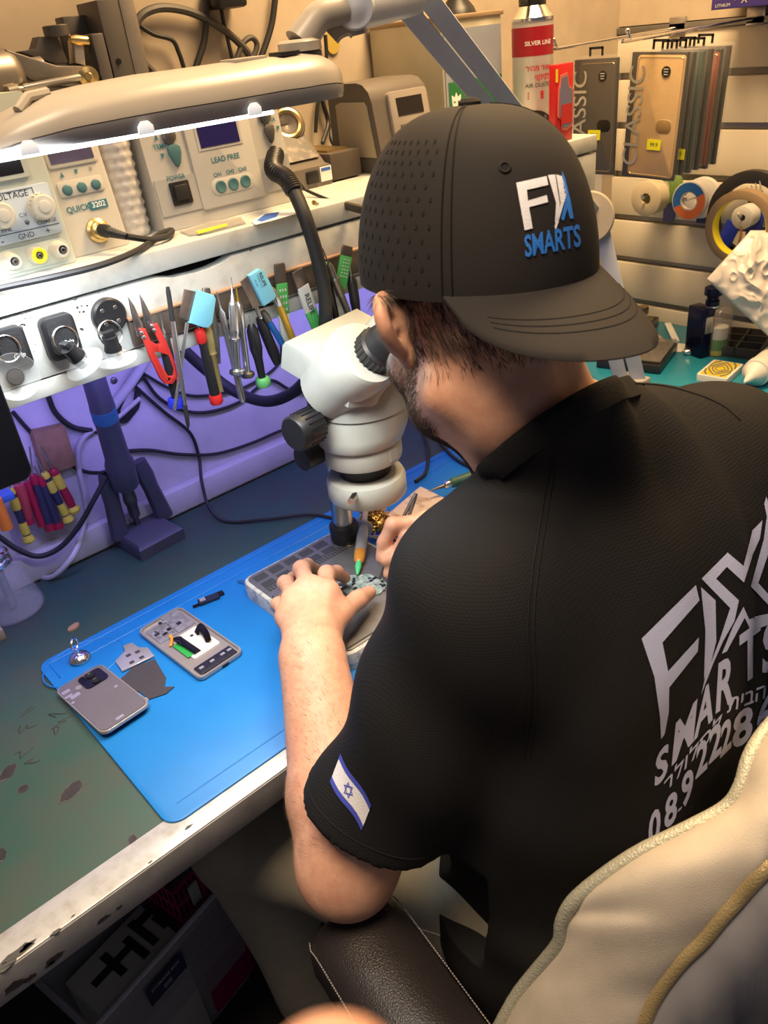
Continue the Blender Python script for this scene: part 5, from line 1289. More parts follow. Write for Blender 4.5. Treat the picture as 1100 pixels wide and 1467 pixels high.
q = P(449, 290, z=SZ + .002); b = MB(); b.rod(q, P(456, 292, z=SZ + .002), [(0, .0028), (.25, .0028), (.25, .0014), (1, .0010)], m_brass); single(b, 'screw', 'single small screw lying on the shelf beside the black hose', 'screw', q - Vector((0, 0, .002)))
# USB lead crossing the shelf edge
u0, u1, u2 = P(430, 268, z=SZ + .006), P(482, 291, y=.87), P(532, 304, y=.80)
us = thing('usb_cable', 'black cable with a moulded plug hanging over the shelf edge by the cap', 'cable', P(455, 280, z=SZ))
b = MB(); b.tube(spline([P(428, 262, z=SZ + .02), P(440, 273, z=SZ + .008), u1], 6), .0022, m_rubber, 8); b.build('cord', us, us)
b = MB(); b.rod(u1, u1.lerp(u2, .25), [(0, .0028), (.2, .0045), (.4, .0030), (.6, .0045), (1, .0040)], m_rubber)
b.box((0, 0, 0), ((u2 - u1).length * .75, .010, .007), mat('brown_black_plug', (.05, .04, .03), .4), fr(u1.lerp(u2, .62), u2 - u1, (0, 0, 1)) , bev=.002); b.build('plug', us, us)
# ---- preheating station with photo panel
m_brown = mat('brown_black_metal', (0.075, 0.058, 0.045), .5, var=.2, vscale=40); m_silb = mat('dull_silver_case', (0.17, 0.15, 0.13), .4, .3)
g0 = P(411, 281, z=SZ); yg = .975
xg0, xg1 = .652, P(521, 256, y=yg).x
dv = thing('preheater', 'low preheating station with an angled photo panel and brown metal block', 'preheater', ((xg0 + xg1) / 2, yg + .06, SZ))
b = MB(fr((xg0, yg, SZ + .0005), (0, 1, 0), (0, 0, 1))); xm = xg0 + (xg1 - xg0) * .63
b.prism([(0, 0), (.13, 0), (.13, .085), (.075, .085), (.012, .028), (0, .026)], 0, xm - xg0, m_silb, bev=.002); b.build('casing', dv, dv)
Fd = fr((xg0, yg + .012, SZ + .030), (1, 0, 0), (0, .063, .057)); Wd = xm - xg0
m_photo = mat('printed_photo', (0.03, 0.025, 0.022), .35, var=.6, vscale=75, col2=(.15, .12, .10), lo=.5, hi=.62)
b = MB(Fd); b.box((Wd / 2, .040, .0012), (Wd - .014, .066, .0016), m_photo); b.box((Wd * .35, .068, .0022), (.02, .006, .0004), m_white); b.build('photo_panel', dv, dv)
b = MB(); b.box((xm - .035, yg - .001, SZ + .014), (.020, .003, .016), m_black, bev=.0006); b.build('switch', dv, dv)
b = MB(); b.box((xm - .011, yg - .0006, SZ + .015), (.020, .0016, .019), m_white); b.box((xm - .011, yg - .0015, SZ + .021), (.016, .0006, .004), m_lblue); b.build('label_sticker', dv, dv)
b = MB(); b.box(((xm + xg1) / 2 + .001, yg + .060, SZ + .020), (xg1 - xm - .002, .115, .036), m_brown, bev=.002); b.box(((xm + xg1) / 2, yg + .060, SZ + .0395), (xg1 - xm - .02, .085, .003), m_brass); b.build('heating_block', dv, dv)
q = P(412, 178, y=1.03); b = MB(axf(q, (-.35, -.9, .35))); b.torus((0, 0, 0), .018, .0045, m_brass, seg=28, seg2=8); b.lathe([(.022, -.012), (.026, -.004), (.024, .0), (.012, .001), (0, -.003)], m_silb, seg=28)
b.M = I4; b.box((q.x, q.y + .012, (SZ + .087 + q.z) / 2), (.03, .02, q.z - SZ - .086), m_silb); b.build('dial', dv, dv)
# ---- rounded grey station with display
m_gd = mat('grey_brown_shell', (0.095, 0.082, 0.072), .5, var=.1, vscale=30); m_bside = mat('beige_side_panel', (0.30, 0.25, 0.175), .5); m_bezel = mat('pale_bezel', (0.24, 0.215, 0.19), .4)
q = P(552, 250, z=SZ); xr0, yr0 = q.x, q.y
xr1 = P(628, 150, y=yr0).x; hr = P(552, 118, x=xr0).z - SZ
yr1 = min(YW - .004, P(480, 130, x=xr0).y + .02)
gr = thing('desoldering_station', 'rounded grey brown station with beige side panel and small display', 'soldering station', ((xr0 + xr1) / 2, (yr0 + yr1) / 2, SZ))
b = MB(fr((xr0, yr0, SZ + .0005), (0, 1, 0), (0, 0, 1))); D_ = yr1 - yr0
sec = [(0, 0), (D_, 0), (D_, hr * .86)] + [(D_ - .012 + .012 * math.cos(a), hr - .02 + .02 * math.sin(a)) for a in (.5, 1.0, 1.5)] + [(.045 + .030 * math.cos(a), hr - .030 + .030 * math.sin(a)) for a in (1.57, 2.0, 2.5, 3.0)]
b.prism(sec, 0, xr1 - xr0, m_gd, bev=.010, seg=4); b.build('shell', gr, gr)
b = MB(fr((xr0 - .0005, yr0 + D_ * .93, SZ), (0, -1, 0), (0, 0, 1))); b.prism([(0.01, .022), (D_ * .80, .022), (D_ * .70, hr * .76), (D_ * .66, hr * .80), (0.02, hr * .80), (.01, hr * .77)], -.001, .0015, m_bside, bev=.0008); b.build('side_panel', gr, gr)
Fg_ = fr((xr0 + (xr1 - xr0) * .24, yr0 - .0015, SZ + .01), (1, 0, 0), (0, .0155, hr - .03)); Wg = (xr1 - xr0) * .66
b = MB(Fg_); b.prism(rrect(Wg, hr * .68, .006, 5, Wg / 2, hr * .46), -.004, .003, m_bezel, bev=.0015); b.build('bezel', gr, gr)
b = MB(Fg_); b.box((Wg / 2, hr * .62, .0032), (Wg * .66, hr * .20, .001), m_disp); b.build('display', gr, gr)
for i in range(3):
    for j in range(2): b = MB(Fg_); b.box((Wg * (.25 + .25 * i), hr * (.40 - .10 * j), .0036), (Wg * .14, hr * .045, .002), m_gd, bev=.0004); b.build('button', gr, gr)
# ---- solvent tin
m_tin = mat('cream_tin', (0.52, 0.48, 0.36), .4, .25, var=.15, vscale=12); m_tinb = mat('blue_grey_tin_label', (0.28, 0.31, 0.38), .45, var=.1, vscale=14); m_grnl = mat('green_label', (0.02, 0.16, 0.05), .5); m_rust = mat('rusty_rim', (0.35, 0.25, 0.15), .5, .4)
xt, yt = P(632, 60, y=.985).x, .985; xt1 = P(719, 60, y=yt).x; zt = P(632, 27, y=yt).z; yt1 = min(YW - .006, P(527, 40, x=xt).y)
tn = thing('solvent_tin', 'large rectangular metal tin with green label and black cap', 'tin', ((xt + xt1) / 2, (yt + yt1) / 2, SZ))
b = MB(); b.box(((xt + xt1) / 2, (yt + yt1) / 2, (SZ + zt) / 2), (xt1 - xt, yt1 - yt, zt - SZ - .001), m_tin, bev=.004); b.build('body', tn, tn)
b = MB(); b.box(((xt + xt1) / 2, (yt + yt1) / 2, zt), (xt1 - xt + .006, yt1 - yt + .006, .007), m_rust, bev=.002); b.build('rim', tn, tn)
b = MB(); b.box(((xt + xt1) / 2, yt - .0008, (SZ + zt) / 2 - .005), (xt1 - xt - .008, .0016, zt - SZ - .02), m_tinb); b.box(((xt + xt1) / 2 + .002, yt - .002, SZ + .062), (xt1 - xt - .014, .001, .075), m_grnl); b.box((xt + .03, yt - .002, zt - .025), (.022, .001, .014), m_brown)
Ft = fr((xt + .024, yt - .0028, SZ + .070), (1, 0, 0), (0, 0, 1)); b.poly([(x * .013, y * .017) for x, y in ((-.8, .7), (-.3, .5), (0, .9), (.3, .5), (.8, .7), (.75, 0), (.5, -.6), (0, -1), (-.5, -.6), (-.75, 0))], m_white, Ft)
for p_ in ((-.35, .1), (.35, .1), (0, -.4)): b.poly([(p_[0] * .013 + x * .003, p_[1] * .017 + y * .0015) for x, y in ((-1, 0), (0, 1), (1, 0), (0, -1))], m_grnl, Ft @ T(0, 0, .0003))
b.text('SOLVENT', .008, m_tin, fr((xt1 - .026, yt - .0028, SZ + .085), (1, 0, 0), (0, 0, 1))) if False else None
b.build('label', tn, tn)
q = Vector(((xt + xt1) / 2 + .022, yt + .05, zt)); b = MB(T(q)); b.lathe([(.030, .003), (.026, .012), (.012, .028), (.009, .05), (0, .05)], m_black, seg=28); b.build('cap', tn, tn)
b = MB(); b.tube(spline([q + Vector((-.06, .02, .002)), q + Vector((-.055, .02, .02)), q + Vector((-.03, .02, .035)), q + Vector((-.02, .02, .06))], 5), .0025, m_steel, 8); b.build('handle', tn, tn)
# ---- spray duster
m_canw = mat('can_white', (0.60, 0.56, 0.52), .3, .2); m_canr = mat('can_red', (0.32, 0.012, 0.02), .35); m_redt = mat('red_print', (0.50, 0.02, 0.015), .45)
yd = .945; xd = P(763, 120, y=yd).x; rc = .0325; zc = P(763, 26, y=yd - rc).z
du = thing('spray_can', 'white and red air duster spray can with black trigger nozzle', 'spray can', (xd, yd, SZ))
Md = T(xd, yd, SZ + .0005); Hc_ = zc - SZ
b = MB(Md); b.lathe([(rc - .002, 0), (rc, .003), (rc, Hc_ * .99)], m_canw, seg=40); b.build('body', du, du)
b = MB(Md); b.lathe([(rc + .0004, Hc_ * .70), (rc + .0004, Hc_ * .93)], m_canr, seg=40); b.build('red_band', du, du)
def oncan(s_, y_, off=.0007): 
    a = math.radians(-135 + s_); return Md @ Vector(((rc + off) * math.cos(a), (rc + off) * math.sin(a), y_))
def cantext(mb, body, size, s0, y0, m, bold=.02):
    vs, fs = text_mesh(body, size, 'CENTER', bold); mb.add([oncan(math.degrees((v[0]) / rc) + s0, y0 + v[1]) for v in vs], fs, m)
for tx_, sz_, s0_, y_, m_, bo_ in (('SILVER LINE', .0085, 12, .80, m_white, .02), ('ריהמ ריווא', .0105, 14, .60, m_redt, .02), ('יוקינל', .0115, 22, .525, m_redt, .02), ('AIR DUSTER', .0085, 14, .46, m_ink, 0.0)):
    b = MB(); cantext(b, tx_, sz_, s0_, Hc_ * y_, m_, bo_); b.build('lettering', du, du, recalc=False)
for k in range(3):
    b = MB(); y_ = Hc_ * (.40 - .022 * k); b.add([oncan(s_, y_ + dy) for s_, dy in ((-20, .001), (20, .001), (20, -.001), (-20, -.001))], [[0, 1, 2, 3]], m_redt); b.add([oncan(s_, y_ + dy) for s_, dy in ((19, .0032), (27, 0), (19, -.0032))], [[0, 1, 2]], m_redt); b.build('arrow_mark', du, du, recalc=False)
b = MB(); vs = []; n_ = 16
for i in range(n_ + 1):
    s_ = -50 + 110 * i / n_; vs += [oncan(s_, .002), oncan(s_, Hc_ * .24 * math.cos(math.radians((s_ - 0) * .9)) + .002)]
b.add(vs, [[2 * i, 2 * i + 2, 2 * i + 3, 2 * i + 1] for i in range(n_)], mat('keyboard_print', (.02, .018, .018), .4))
for i in range(6):
    for j in range(3):
        s_ = -30 + i * 13 + j * 4; y_ = .012 + j * .012 + .001 * i
        if y_ < Hc_ * .2 * math.cos(math.radians(s_ * .9)): b.add([oncan(s_ + a, y_ + c, .0011) for a, c in ((0, 0), (9, -.002), (10, .006), (1, .008))], [[0, 1, 2, 3]], mat('key_print', (.10, .085, .08), .4))
b.build('keyboard_picture', du, du, recalc=False)
b = MB(Md); b.lathe([(rc + .0012, Hc_ - .004), (rc + .0012, Hc_), (rc * .86, Hc_ + .006), (.02, Hc_ + .017), (.017, Hc_ + .017)], m_chrome, seg=36); b.build('shoulder', du, du)
b = MB(Md); b.lathe([(.021, Hc_ + .015), (.022, Hc_ + .04), (.015, Hc_ + .052), (0, Hc_ + .052)], m_black, seg=24); b.box((0, 0, 0), (.008, .010, .034), m_black, Rz(math.radians(-160)) @ T(.028, 0, Hc_ + .034) @ Ry(-.5), bev=.002); b.build('trigger_nozzle', du, du)
# ---- red clam pack
m_redp = mat('red_card', (0.52, 0.012, 0.015), .4); m_pinkl = mat('pink_outline', (0.62, 0.16, 0.12), .4); m_bluem = mat('blue_grey_window', (0.16, 0.15, 0.24), .3)
q = P(804, 206, z=SZ); xq = P(789, 150, y=q.y + .01).x + .004; xq1 = xq + .040; yq = .945 + .010
yq = q.y + .012; xq, xq1 = P(796, 150, y=yq).x, P(821, 150, y=yq).x; zq = P(800, 92, y=yq).z; zq0 = P(800, 195, y=yq).z
rb = thing('red_package', 'bright red retail package standing beside the spray can', 'package', ((xq + xq1) / 2, yq + .01, SZ))
b = MB(); b.box(((xq + xq1) / 2, yq + .007, (SZ + zq) / 2), (xq1 - xq, .013, zq - SZ - .001), m_redp, bev=.001); b.build('box', rb, rb)
Fr = fr((xq, yq + .0004, SZ), (1, 0, 0), (0, 0, 1)); w_r = xq1 - xq; h_r = zq - SZ
o1 = [(.25, .86), (.62, .88), (.72, .72), (1.0, .66), (1.0, .2), (.62, .14), (.36, .16), (.3, .3), (.1, .34), (.14, .7), (.2, .74)]
b = MB(Fr); b.prism([(x * w_r, y * h_r) for x, y in o1], 0, .0012, m_pinkl); b.prism([(.5 * w_r + (x - .5) * w_r * .82, .5 * h_r + (y - .5) * h_r * .9) for x, y in o1], .0008, .0018, m_bluem); b.box((.58 * w_r, .36 * h_r, .0016), (.6 * w_r, .25 * h_r, .0012), m_redp); b.build('window', rb, rb)
b = MB(Fr); b.box((.04 * w_r, .86 * h_r, .0006), (.10 * w_r, .16 * h_r, .001), m_ylw); b.build('yellow_sticker', rb, rb)
# ---- milling fixture at the left end
m_fx = mat('dark_aluminium', (0.26, 0.235, 0.21), .38, .75, var=.2, vscale=40); m_fxd = mat('graphite_metal', (0.09, 0.082, 0.078), .45, .5); m_fxl = mat('bare_aluminium', (0.50, 0.46, 0.40), .35, .8)
yx = 1.06
fx = thing('milling_fixture', 'grey aluminium clamping fixture with motor cylinder and lever above the power supply', 'machine', P(100, 110, y=yx + .04).to_tuple()[:2] + (SZ,))
f_ = lambda px, py, dy=0: P(px, py, y=yx + dy)
b = MB(); a0, a1 = f_(-60, 118, .02), f_(28, 108, .02); b.rod(a0, a1, [(0, .030), (.80, .030), (.93, .026), (1, .020)], m_fx, 28); b.rod(a1, f_(62, 102, .02), [(0, .011), (.4, .011), (.42, .0145), (.6, .0145), (.62, .016), (1, .016)], m_fxl, 24); b.build('motor', fx, fx)
b = MB(fr(f_(12, 120, .008), (1, 0, 0), (0, 0, 1))); sc3 = (f_(128, 110) - f_(12, 120)).x / 116
pl_ = lambda pts: [((x - 12) * sc3 * 1.0, -(y - 120 + (x - 12) * .21) * sc3) for x, y in pts]
b.prism(pl_([(20, 78), (84, 90), (127, 86), (132, 112), (70, 118), (40, 112)]), -.030, .004, m_fx, bev=.002); b.build('bracket', fx, fx)
b = MB(fr(f_(12, 120, .02), (1, 0, 0), (0, 0, 1))); b.prism(pl_([(38, 78), (62, 72), (72, 56), (98, 53), (104, 84), (84, 88)]), -.02, .002, m_fxd, bev=.001); b.prism(pl_([(112, 84), (118, 54), (132, 54), (126, 86)]), -.012, .006, m_fxl, bev=.001); b.build('clamp_jaw', fx, fx)
b = MB(); q0_ = f_(83, 53, .02); b.cyl(q0_, q0_ + Vector((0, 0, .012)), .015, m_fxd, seg=24, bev=.001); b.rod(q0_ + Vector((.012, -.004, -.004)), q0_ + Vector((.036, -.004, -.008)), [(0, .004), (.3, .006), (.9, .006), (1, .003)], m_brass); b.build('thumb_screw', fx, fx)
b = MB(); b.rod(f_(12, 131, -.012), f_(124, 109, -.012), [(0, .005), (.12, .0055), (.13, .0034), (.18, .0030), (.2, .0044), (1, .0044)], m_fxl, 14); b.rod(f_(127, 111, .012), f_(127, 110, -.022), [(0, .011), (.7, .012), (.9, .011), (.95, .005), (1, .004)], m_brass, 20); b.build('lever', fx, fx)
b = MB(); zt0 = f_(150, 14, .03)
b.box((f_(158, 60, .04).x, yx + .05, (SZ + zt0.z) / 2 + .006), (.030, .06, zt0.z - SZ + .008), m_fxd, bev=.001); b.box((f_(183, 60, .04).x, yx + .028, (SZ + zt0.z) / 2 + .006), (.020, .018, zt0.z - SZ + .008), m_fx, bev=.001)
b.box((f_(110, 30, .06).x, yx + .075, (SZ + zt0.z) / 2), (.032, .025, zt0.z - SZ - .004), m_fxd, bev=.001); b.box((f_(131, 75, .02).x + .006, yx + .03, (SZ + f_(131, 50).z) / 2), (.016, .05, f_(131, 46).z - SZ), m_fxd, bev=.002)
b.cyl(f_(170, 88, .0195), f_(170, 88, .018), .0035, m_black, seg=12); b.build('column', fx, fx)
b = MB(); b.box((f_(60, 120, .04).x, yx + .05, SZ + .05), (.20, .07, .10), m_fxd, bev=.003); b.build('base', fx, fx)
# ================================================================== DESK LAMP ON A LONG ARM
m_lamp = mat('lamp_ivory', (0.36, 0.325, 0.275), .33, var=.05, vscale=20); m_lampg = mat('lamp_grey', (0.33, 0.315, 0.31), .36); m_armg = mat('arm_grey_enamel', (0.50, 0.54, 0.62), .35, var=.08, vscale=30)
m_led = mat('led_diffuser', (0.9, 0.9, 0.9), .4, emit=(.86, .94, 1.0), estr=5.0); m_tab = mat('glow_tab', (0.8, 0.8, 0.82), .3, emit=(.8, .9, 1.0), estr=.35)  # tab plastic also emits slightly, imitating the panel's light caught in it
YL = .705
hg = P(843, 312, d=1.50); bs = Vector((1.243, .786, TZ)); el = P(588, -6, d=1.03); jn = P(505, 12, d=1.02)
lp = thing('desk_lamp', 'long lit desk lamp on a jointed grey arm above the tool shelf', 'lamp', bs)
L0, L1 = P(-55, 228, y=YL), P(474, 112, y=YL); zb_ = 1.3555
prof = []   # (x, half width, bottom z, top z)
for px, hw, top in ((-60, .022, 1.362), (-40, .032, 1.372), (0, .042, 1.382), (60, .049, 1.391), (130, .052, 1.3945), (200, .053, 1.3965), (270, .053, 1.3965), (330, .052, 1.397), (370, .051, 1.398), (395, .050, 1.3965), (412, .049, 1.3970), (428, .047, 1.3968), (446, .043, 1.395), (462, .036, 1.390), (473, .022, 1.384), (478, .006, 1.382)):
    prof.append((P(px, 150, y=YL).x, hw, top))
rl_, ru_ = [], []
for i, (x, hw, top) in enumerate(prof):
    zm = zb_ + (top - zb_) * .36; e = hw / .053
    rl_.append([(x, YL - hw * .92, zb_ + .002), (x, YL - hw, zb_ + .008), (x, YL - hw * 1.01, zm), (x, YL + hw * 1.01, zm), (x, YL + hw, zb_ + .008), (x, YL + hw * .92, zb_ + .002), (x, YL, zb_ + .002)])
    up = []
    for k in range(13):
        a = PI * k / 12; up.append((x, YL - hw * 1.012 * abs(math.cos(a)) ** .8 * (1 if a < PI / 2 else -1), zm + .0008 + (top - zm) * math.sin(a) ** .75))
    ru_.append(up)
b = MB(); b.loft(rl_, m_lampg); b.build('lamp_head', lp, lp, smooth=50)
b = MB(); b.loft(ru_, m_lamp); cv_ = b.build('top_cover', lp, lp, smooth=60)
b = MB(); xa, xb = P(-10, 225, y=YL - .045).x, P(392, 160, y=YL - .045).x
b.box(((xa + xb) / 2, YL - .004, zb_ + .0002), (xb - xa, .084, .0030), m_led, bev=.0008); b.build('led_panel', lp, lp)
for px in (35, 210, 370):
    q = P(px, 190, y=YL - .054); b = MB(fr((q.x, YL - .0535, zb_ + .001), (1, 0, 0), (0, 0, 1))); b.prism([(-.007, 0), (.007, 0), (.0065, .006), (.003, .0095), (-.003, .0095), (-.0065, .006)], 0, .0016, m_tab, bev=.0004); b.build('clip', lp, lp)
q = P(342, 100, y=YL); b = MB(); b.box((q.x, YL - .01, 1.3975), (.034, .026, .004), m_lamp, bev=.001); b.build('raised_plate', cv_, lp)
q = P(396, 93, y=YL); b = MB(); b.box((q.x, YL - .015, 1.3985), (.022, .020, .004), m_black, T(0, 0, 0), bev=.001); b.build('rocker_switch', cv_, lp)
q = P(10, 152, y=YL); b = MB(); b.tube([(q.x, YL - .02, 1.384), (q.x + .012, YL - .015, 1.392), (q.x + .03, YL - .01, 1.393)], .004, m_lamp, 8); b.build('catch', cv_, lp)
# neck : collar, swan bend, clamp
nb = P(430, 72, y=YL); n1 = P(432, 60, y=YL)
b = MB(); b.lathe([(.020, 1.3930), (.020, 1.3975), (.0185, 1.3985)], m_black, T(nb.x, YL, 0), 28); b.lathe([(.0205, 1.3985), (.0205, 1.4060), (.017, 1.4085)], m_lamp, T(nb.x, YL, 0), 28)
na = Vector((nb.x, YL, 1.405)); nc = P(456, 22, d=(na - CAM).length + .01); nd = P(494, 14, d=(na - CAM).length + .02)
b.tube([na, na.lerp(nc, .75), na.lerp(nc, .95) + (nd - nc) * .06, nc.lerp(nd, .25), nd], [.0165, .0150, .0145, .0140, .0135], m_lamp, 16, flat=.9); b.build('neck', lp, lp)
ja = nd; jb = P(592, -8, d=1.02)
b = MB(); b.tube([ja, ja.lerp(jb, .35), ja.lerp(jb, .7), jb], [.0165, .0175, .0175, .017], m_armg, 14, flat=1.15); 
dn = ray(505, 12) * -1; b.rod(ja.lerp(jb, .13) + dn * .010, ja.lerp(jb, .13) + dn * .024, [(0, .019), (.7, .019), (1, .017), (1, .011), (1.15, .008), (1.2, 0)], m_armg, 24); b.build('joint', lp, lp)
wg = P(505, 48, d=(ja - CAM).length - .01)
b = MB(); b.tube(spline([P(474, 52, d=.9), P(483, 42, d=.9), P(500, 36, d=.9), P(512, 44, d=.9), P(514, 50, d=.9)], 5), .006, m_lamp, 8, flat=1.5); b.rod(P(497, 40, d=.9), P(497, 22, d=.92), [(0, .006), (1, .006)], m_lampg); b.build('wing_knob', lp, lp)
def bar(p0, p1, w, t, m, name, side):
    d = (p1 - p0); M = fr(p0, d, side); b = MB(M); L_ = d.length
    b.box((L_ / 2, 0, 0), (L_, w, t), m, bev=.0015); return b.build(name, lp, lp)
side = (el - hg).cross(ray(700, 150)).normalized()
bar(hg + side * .0118, el + side * .0118, .0215, .018, m_armg, 'upper_arm', side); bar(hg - side * .0118, el - side * .0118, .0215, .018, m_armg, 'upper_arm', side)
b = MB(); dn = -ray(857, 312); b.rod(hg - dn * .016, hg + dn * .018, [(0, .040), (.1, .043), (.9, .043), (1, .040), (1, .010), (1.06, .009), (1.07, 0)], m_lamp, 36); hd_ = b.build('hinge_disc', lp, lp)
b = MB(); b.rod(hg + dn * .018, hg + dn * .022, [(0, .008), (.8, .008), (1, .005), (1, 0)], m_steel, 16); b.build('hinge_pin', hd_, lp)
s2 = (bs - hg).cross(ray(880, 430)).normalized(); lo_ = bs + Vector((0, 0, .045))
bar(hg + s2 * .016, lo_ + s2 * .016, .026, .018, m_armg, 'lower_arm', s2); bar(hg - s2 * .014, lo_ - s2 * .014, .026, .018, m_armg, 'lower_arm', s2)
b = MB(); b.box((bs.x, bs.y, TZ + .028), (.05, .06, .055), m_lampg, bev=.004); b.box((bs.x, bs.y, TZ + .0025), (.07, .08, .004), m_lampg, bev=.001); b.build('clamp', lp, lp)
# ================================================================== TOOLS ON THE MAGNETIC STRIP
YT = YS - .010
m_strip = mat('bronze_magnet_strip', (0.16, 0.125, 0.10), .45, .5, var=.3, vscale=40); m_copper = mat('copper_edge', (0.50, 0.30, 0.19), .4, .4)
q0, q1 = P(183, 470, y=YS), P(545, 350, y=YS); zst = 1.150
ms = thing('magnet_strip', 'long bronze magnetic tool strip fixed to the drawer front', 'magnet strip', ((q0.x + q1.x) / 2, YS, zst))
b = MB(); b.box(((q0.x + q1.x) / 2, YS - .0035, zst), (q1.x - q0.x, .007, .030), m_strip, bev=.002); b.build('bar', ms, ms)
b = MB(); b.box(((q0.x + q1.x) / 2, YS - .0045, zst + .0155), (q1.x - q0.x, .009, .002), m_copper); b.build('copper_edge', ms, ms)
m_redg = mat('red_grip', (0.42, 0.025, 0.02), .4); m_blk = m_black; m_silv = mat('bright_steel', (0.62, 0.63, 0.64), .25, .95); m_gold2 = mat('gold_anodised', (0.55, 0.34, 0.05), .3, .7); m_bluea = mat('blue_anodised', (0.02, 0.14, 0.48), .3, .5); m_greenc = mat('green_cap', (0.12, 0.42, 0.14), .4); m_bluec = mat('deep_blue_cap', (0.02, 0.03, 0.55), .4); m_redc = mat('red_cap', (0.55, 0.02, 0.02), .4); m_blade = mat('blade_brown_steel', (0.20, 0.15, 0.125), .35, .6, var=.3, vscale=60); m_sky = mat('sky_blue_plastic', (0.17, 0.46, 0.58), .45); m_rgreen = mat('label_green', (0.06, 0.34, 0.08), .5); m_olive = mat('brass_handle', (0.32, 0.25, 0.10), .4, .4); m_wlab = mat('white_label', (0.50, 0.51, 0.48), .5)
TG = 'tools on the magnetic strip'
def tl(px, py, dy=0.0): return P(px, py, y=YT - .004 - dy)
def turned(name, label, a, c, segs, dy=0.0, group=TG, cat='screwdriver', dyb=None):
    """tool turned about the axis a->c ; segs = [(part name, material, profile [(t, r)])]"""
    p0, p1 = tl(*a, dy), tl(*c, dy if dyb is None else dyb)
    t = thing(name, label, cat, p0, group)
    for nm, m, pr in segs:
        b = MB(); b.rod(p0, p1, pr, m, 14); b.build(nm, t, t)
    return t
# red thread snips
sn = thing('thread_snips', 'red handled thread snips with two pointed blades', 'snips', tl(232, 500), TG)
def snip_poly(ps, m, nm, d0, d1, bev=.0006):
    b = MB(fr((0, YT - .006, 0), (1, 0, 0), (0, 0, 1))); b.prism([(P(x, y, y=YT - .006).x, P(x, y, y=YT - .006).z) for x, y in ps], d0, d1, m, bev=bev); return b.build(nm, sn, sn)
snip_poly([(183, 425), (191, 437), (203, 463), (207, 478), (197, 482), (189, 455)], m_steel, 'blade', 0, .0014, .0004)
snip_poly([(199, 421), (206, 432), (219, 458), (221, 468), (213, 477), (206, 462), (203, 442)], m_steel, 'blade', 0, .0014, .0004)
snip_poly([(198, 475), (206, 469), (228, 497), (240, 515), (233, 505), (221, 499), (220, 503), (228, 520), (234, 531), (240, 538), (246, 538), (249, 530), (247, 522), (240, 506), (230, 490), (217, 466), (224, 462), (238, 490), (249, 520), (252, 537), (246, 547), (236, 549), (229, 544), (219, 525), (206, 497)][:0] or [(198, 472), (206, 470), (213, 487), (224, 493), (224, 503), (219, 504), (230, 524), (238, 537), (244, 541), (234, 549), (227, 541), (212, 510)], m_redg, 'handle', .0014, .0050, .001)
snip_poly([(215, 467), (223, 462), (236, 488), (249, 521), (252, 538), (245, 549), (234, 549), (238, 538), (245, 537), (246, 527), (238, 508), (224, 503), (224, 493), (227, 491)], m_redg, 'handle', .0014, .0050, .001)
for px, py in ((203, 477), (206, 483), (218, 467), (221, 473)):
    q = P(px, py, y=YT - .011); b = MB(fr(q, (1, 0, 0), (0, 0, 1))); b.lathe([(.0022, -.001), (.0020, .0008), (.001, .0012), (0, .0012)], m_silv, seg=12); b.build('rivet', sn, sn)
turned('screwdriver', 'black screwdriver with a deep blue end cap behind the red snips', (229, 446), (253, 583), [('shaft', m_steel, [(0, .0008), (.16, .0010), (.2, .0026), (.24, .0026)]), ('handle', m_blk, [(.22, .0030), (.26, .0058), (.45, .0070), (.8, .0050), (.92, .0035)]), ('end_cap', m_bluec, [(.90, .0085), (.94, .0095), (1.0, .0090)])])
turned('spudger', 'long steel spudger with black pointed tip crossing the blue scraper shaft', (240, 411), (270, 614), [('shaft', m_silv, [(.20, .0020), (.24, .0030), (.5, .0032), (.82, .0022)]), ('black_end', m_blackm, [(0, .0018), (.03, .0026), (.2, .0030), (.23, .0026)]), ('black_tip', m_blackm, [(.82, .0024), (.90, .0028), (.97, .0022), (1, .0006)])], dy=.012, cat='spudger')
def scraper(label, blade_px, block_px, text, a, c):
    t = thing('scraper', label, 'scraper', tl(*a), TG)
    for nm, ps, m, d0, d1, bv in (('blade', blade_px, m_blade, .010, .0112, .0003), ('block', block_px, m_sky, .0085, .0155, .0018)):
        b = MB(fr((0, YT - .004, 0), (1, 0, 0), (0, 0, 1))); b.prism([(P(x, y, y=YT - .004).x, P(x, y, y=YT - .004).z) for x, y in ps], d0, d1, m, bev=bv); bo = b.build(nm, t, t)
    if text:
        A, B = tl(362, 396, .0162), tl(380, 412, .0162); xd = (tl(377, 421, .0162) - tl(364, 390, .0162)).normalized(); M_ = fr(tl(372, 403, .0158), xd, xd.cross(Vector((0, -1, 0))) * -1)
        if M_.to_3x3().col[2].y > 0: M_ = fr(tl(372, 403, .0158), xd, xd.cross(Vector((0, -1, 0))))
        b = MB(M_); b.text('RELIFE', .0062, m_ink, T(0, .0045, 0), bold=.02); b.text('SCRAPER TOOL', .0026, m_ink, T(0, 0, 0)); b.text('RL-023', .003, m_ink, T(0, -.005, 0)); b.build('lettering', bo, t)
    b = MB(); b.rod(tl(*a, .008), tl(*c, .008), [(0, .0022), (.94, .0022), (.97, .0026), (1.0, .0008)], m_silv, 8)
    for k in range(24): pass
    b.build('shaft', t, t)
scraper('sky blue scraper with brown blade nearest to the red snips', [(257, 412), (275, 416), (264, 458), (250, 452)], [(274, 413), (297, 420), (300, 426), (295, 460), (289, 467), (281, 466), (263, 460)], False, (268, 462), (250, 588))
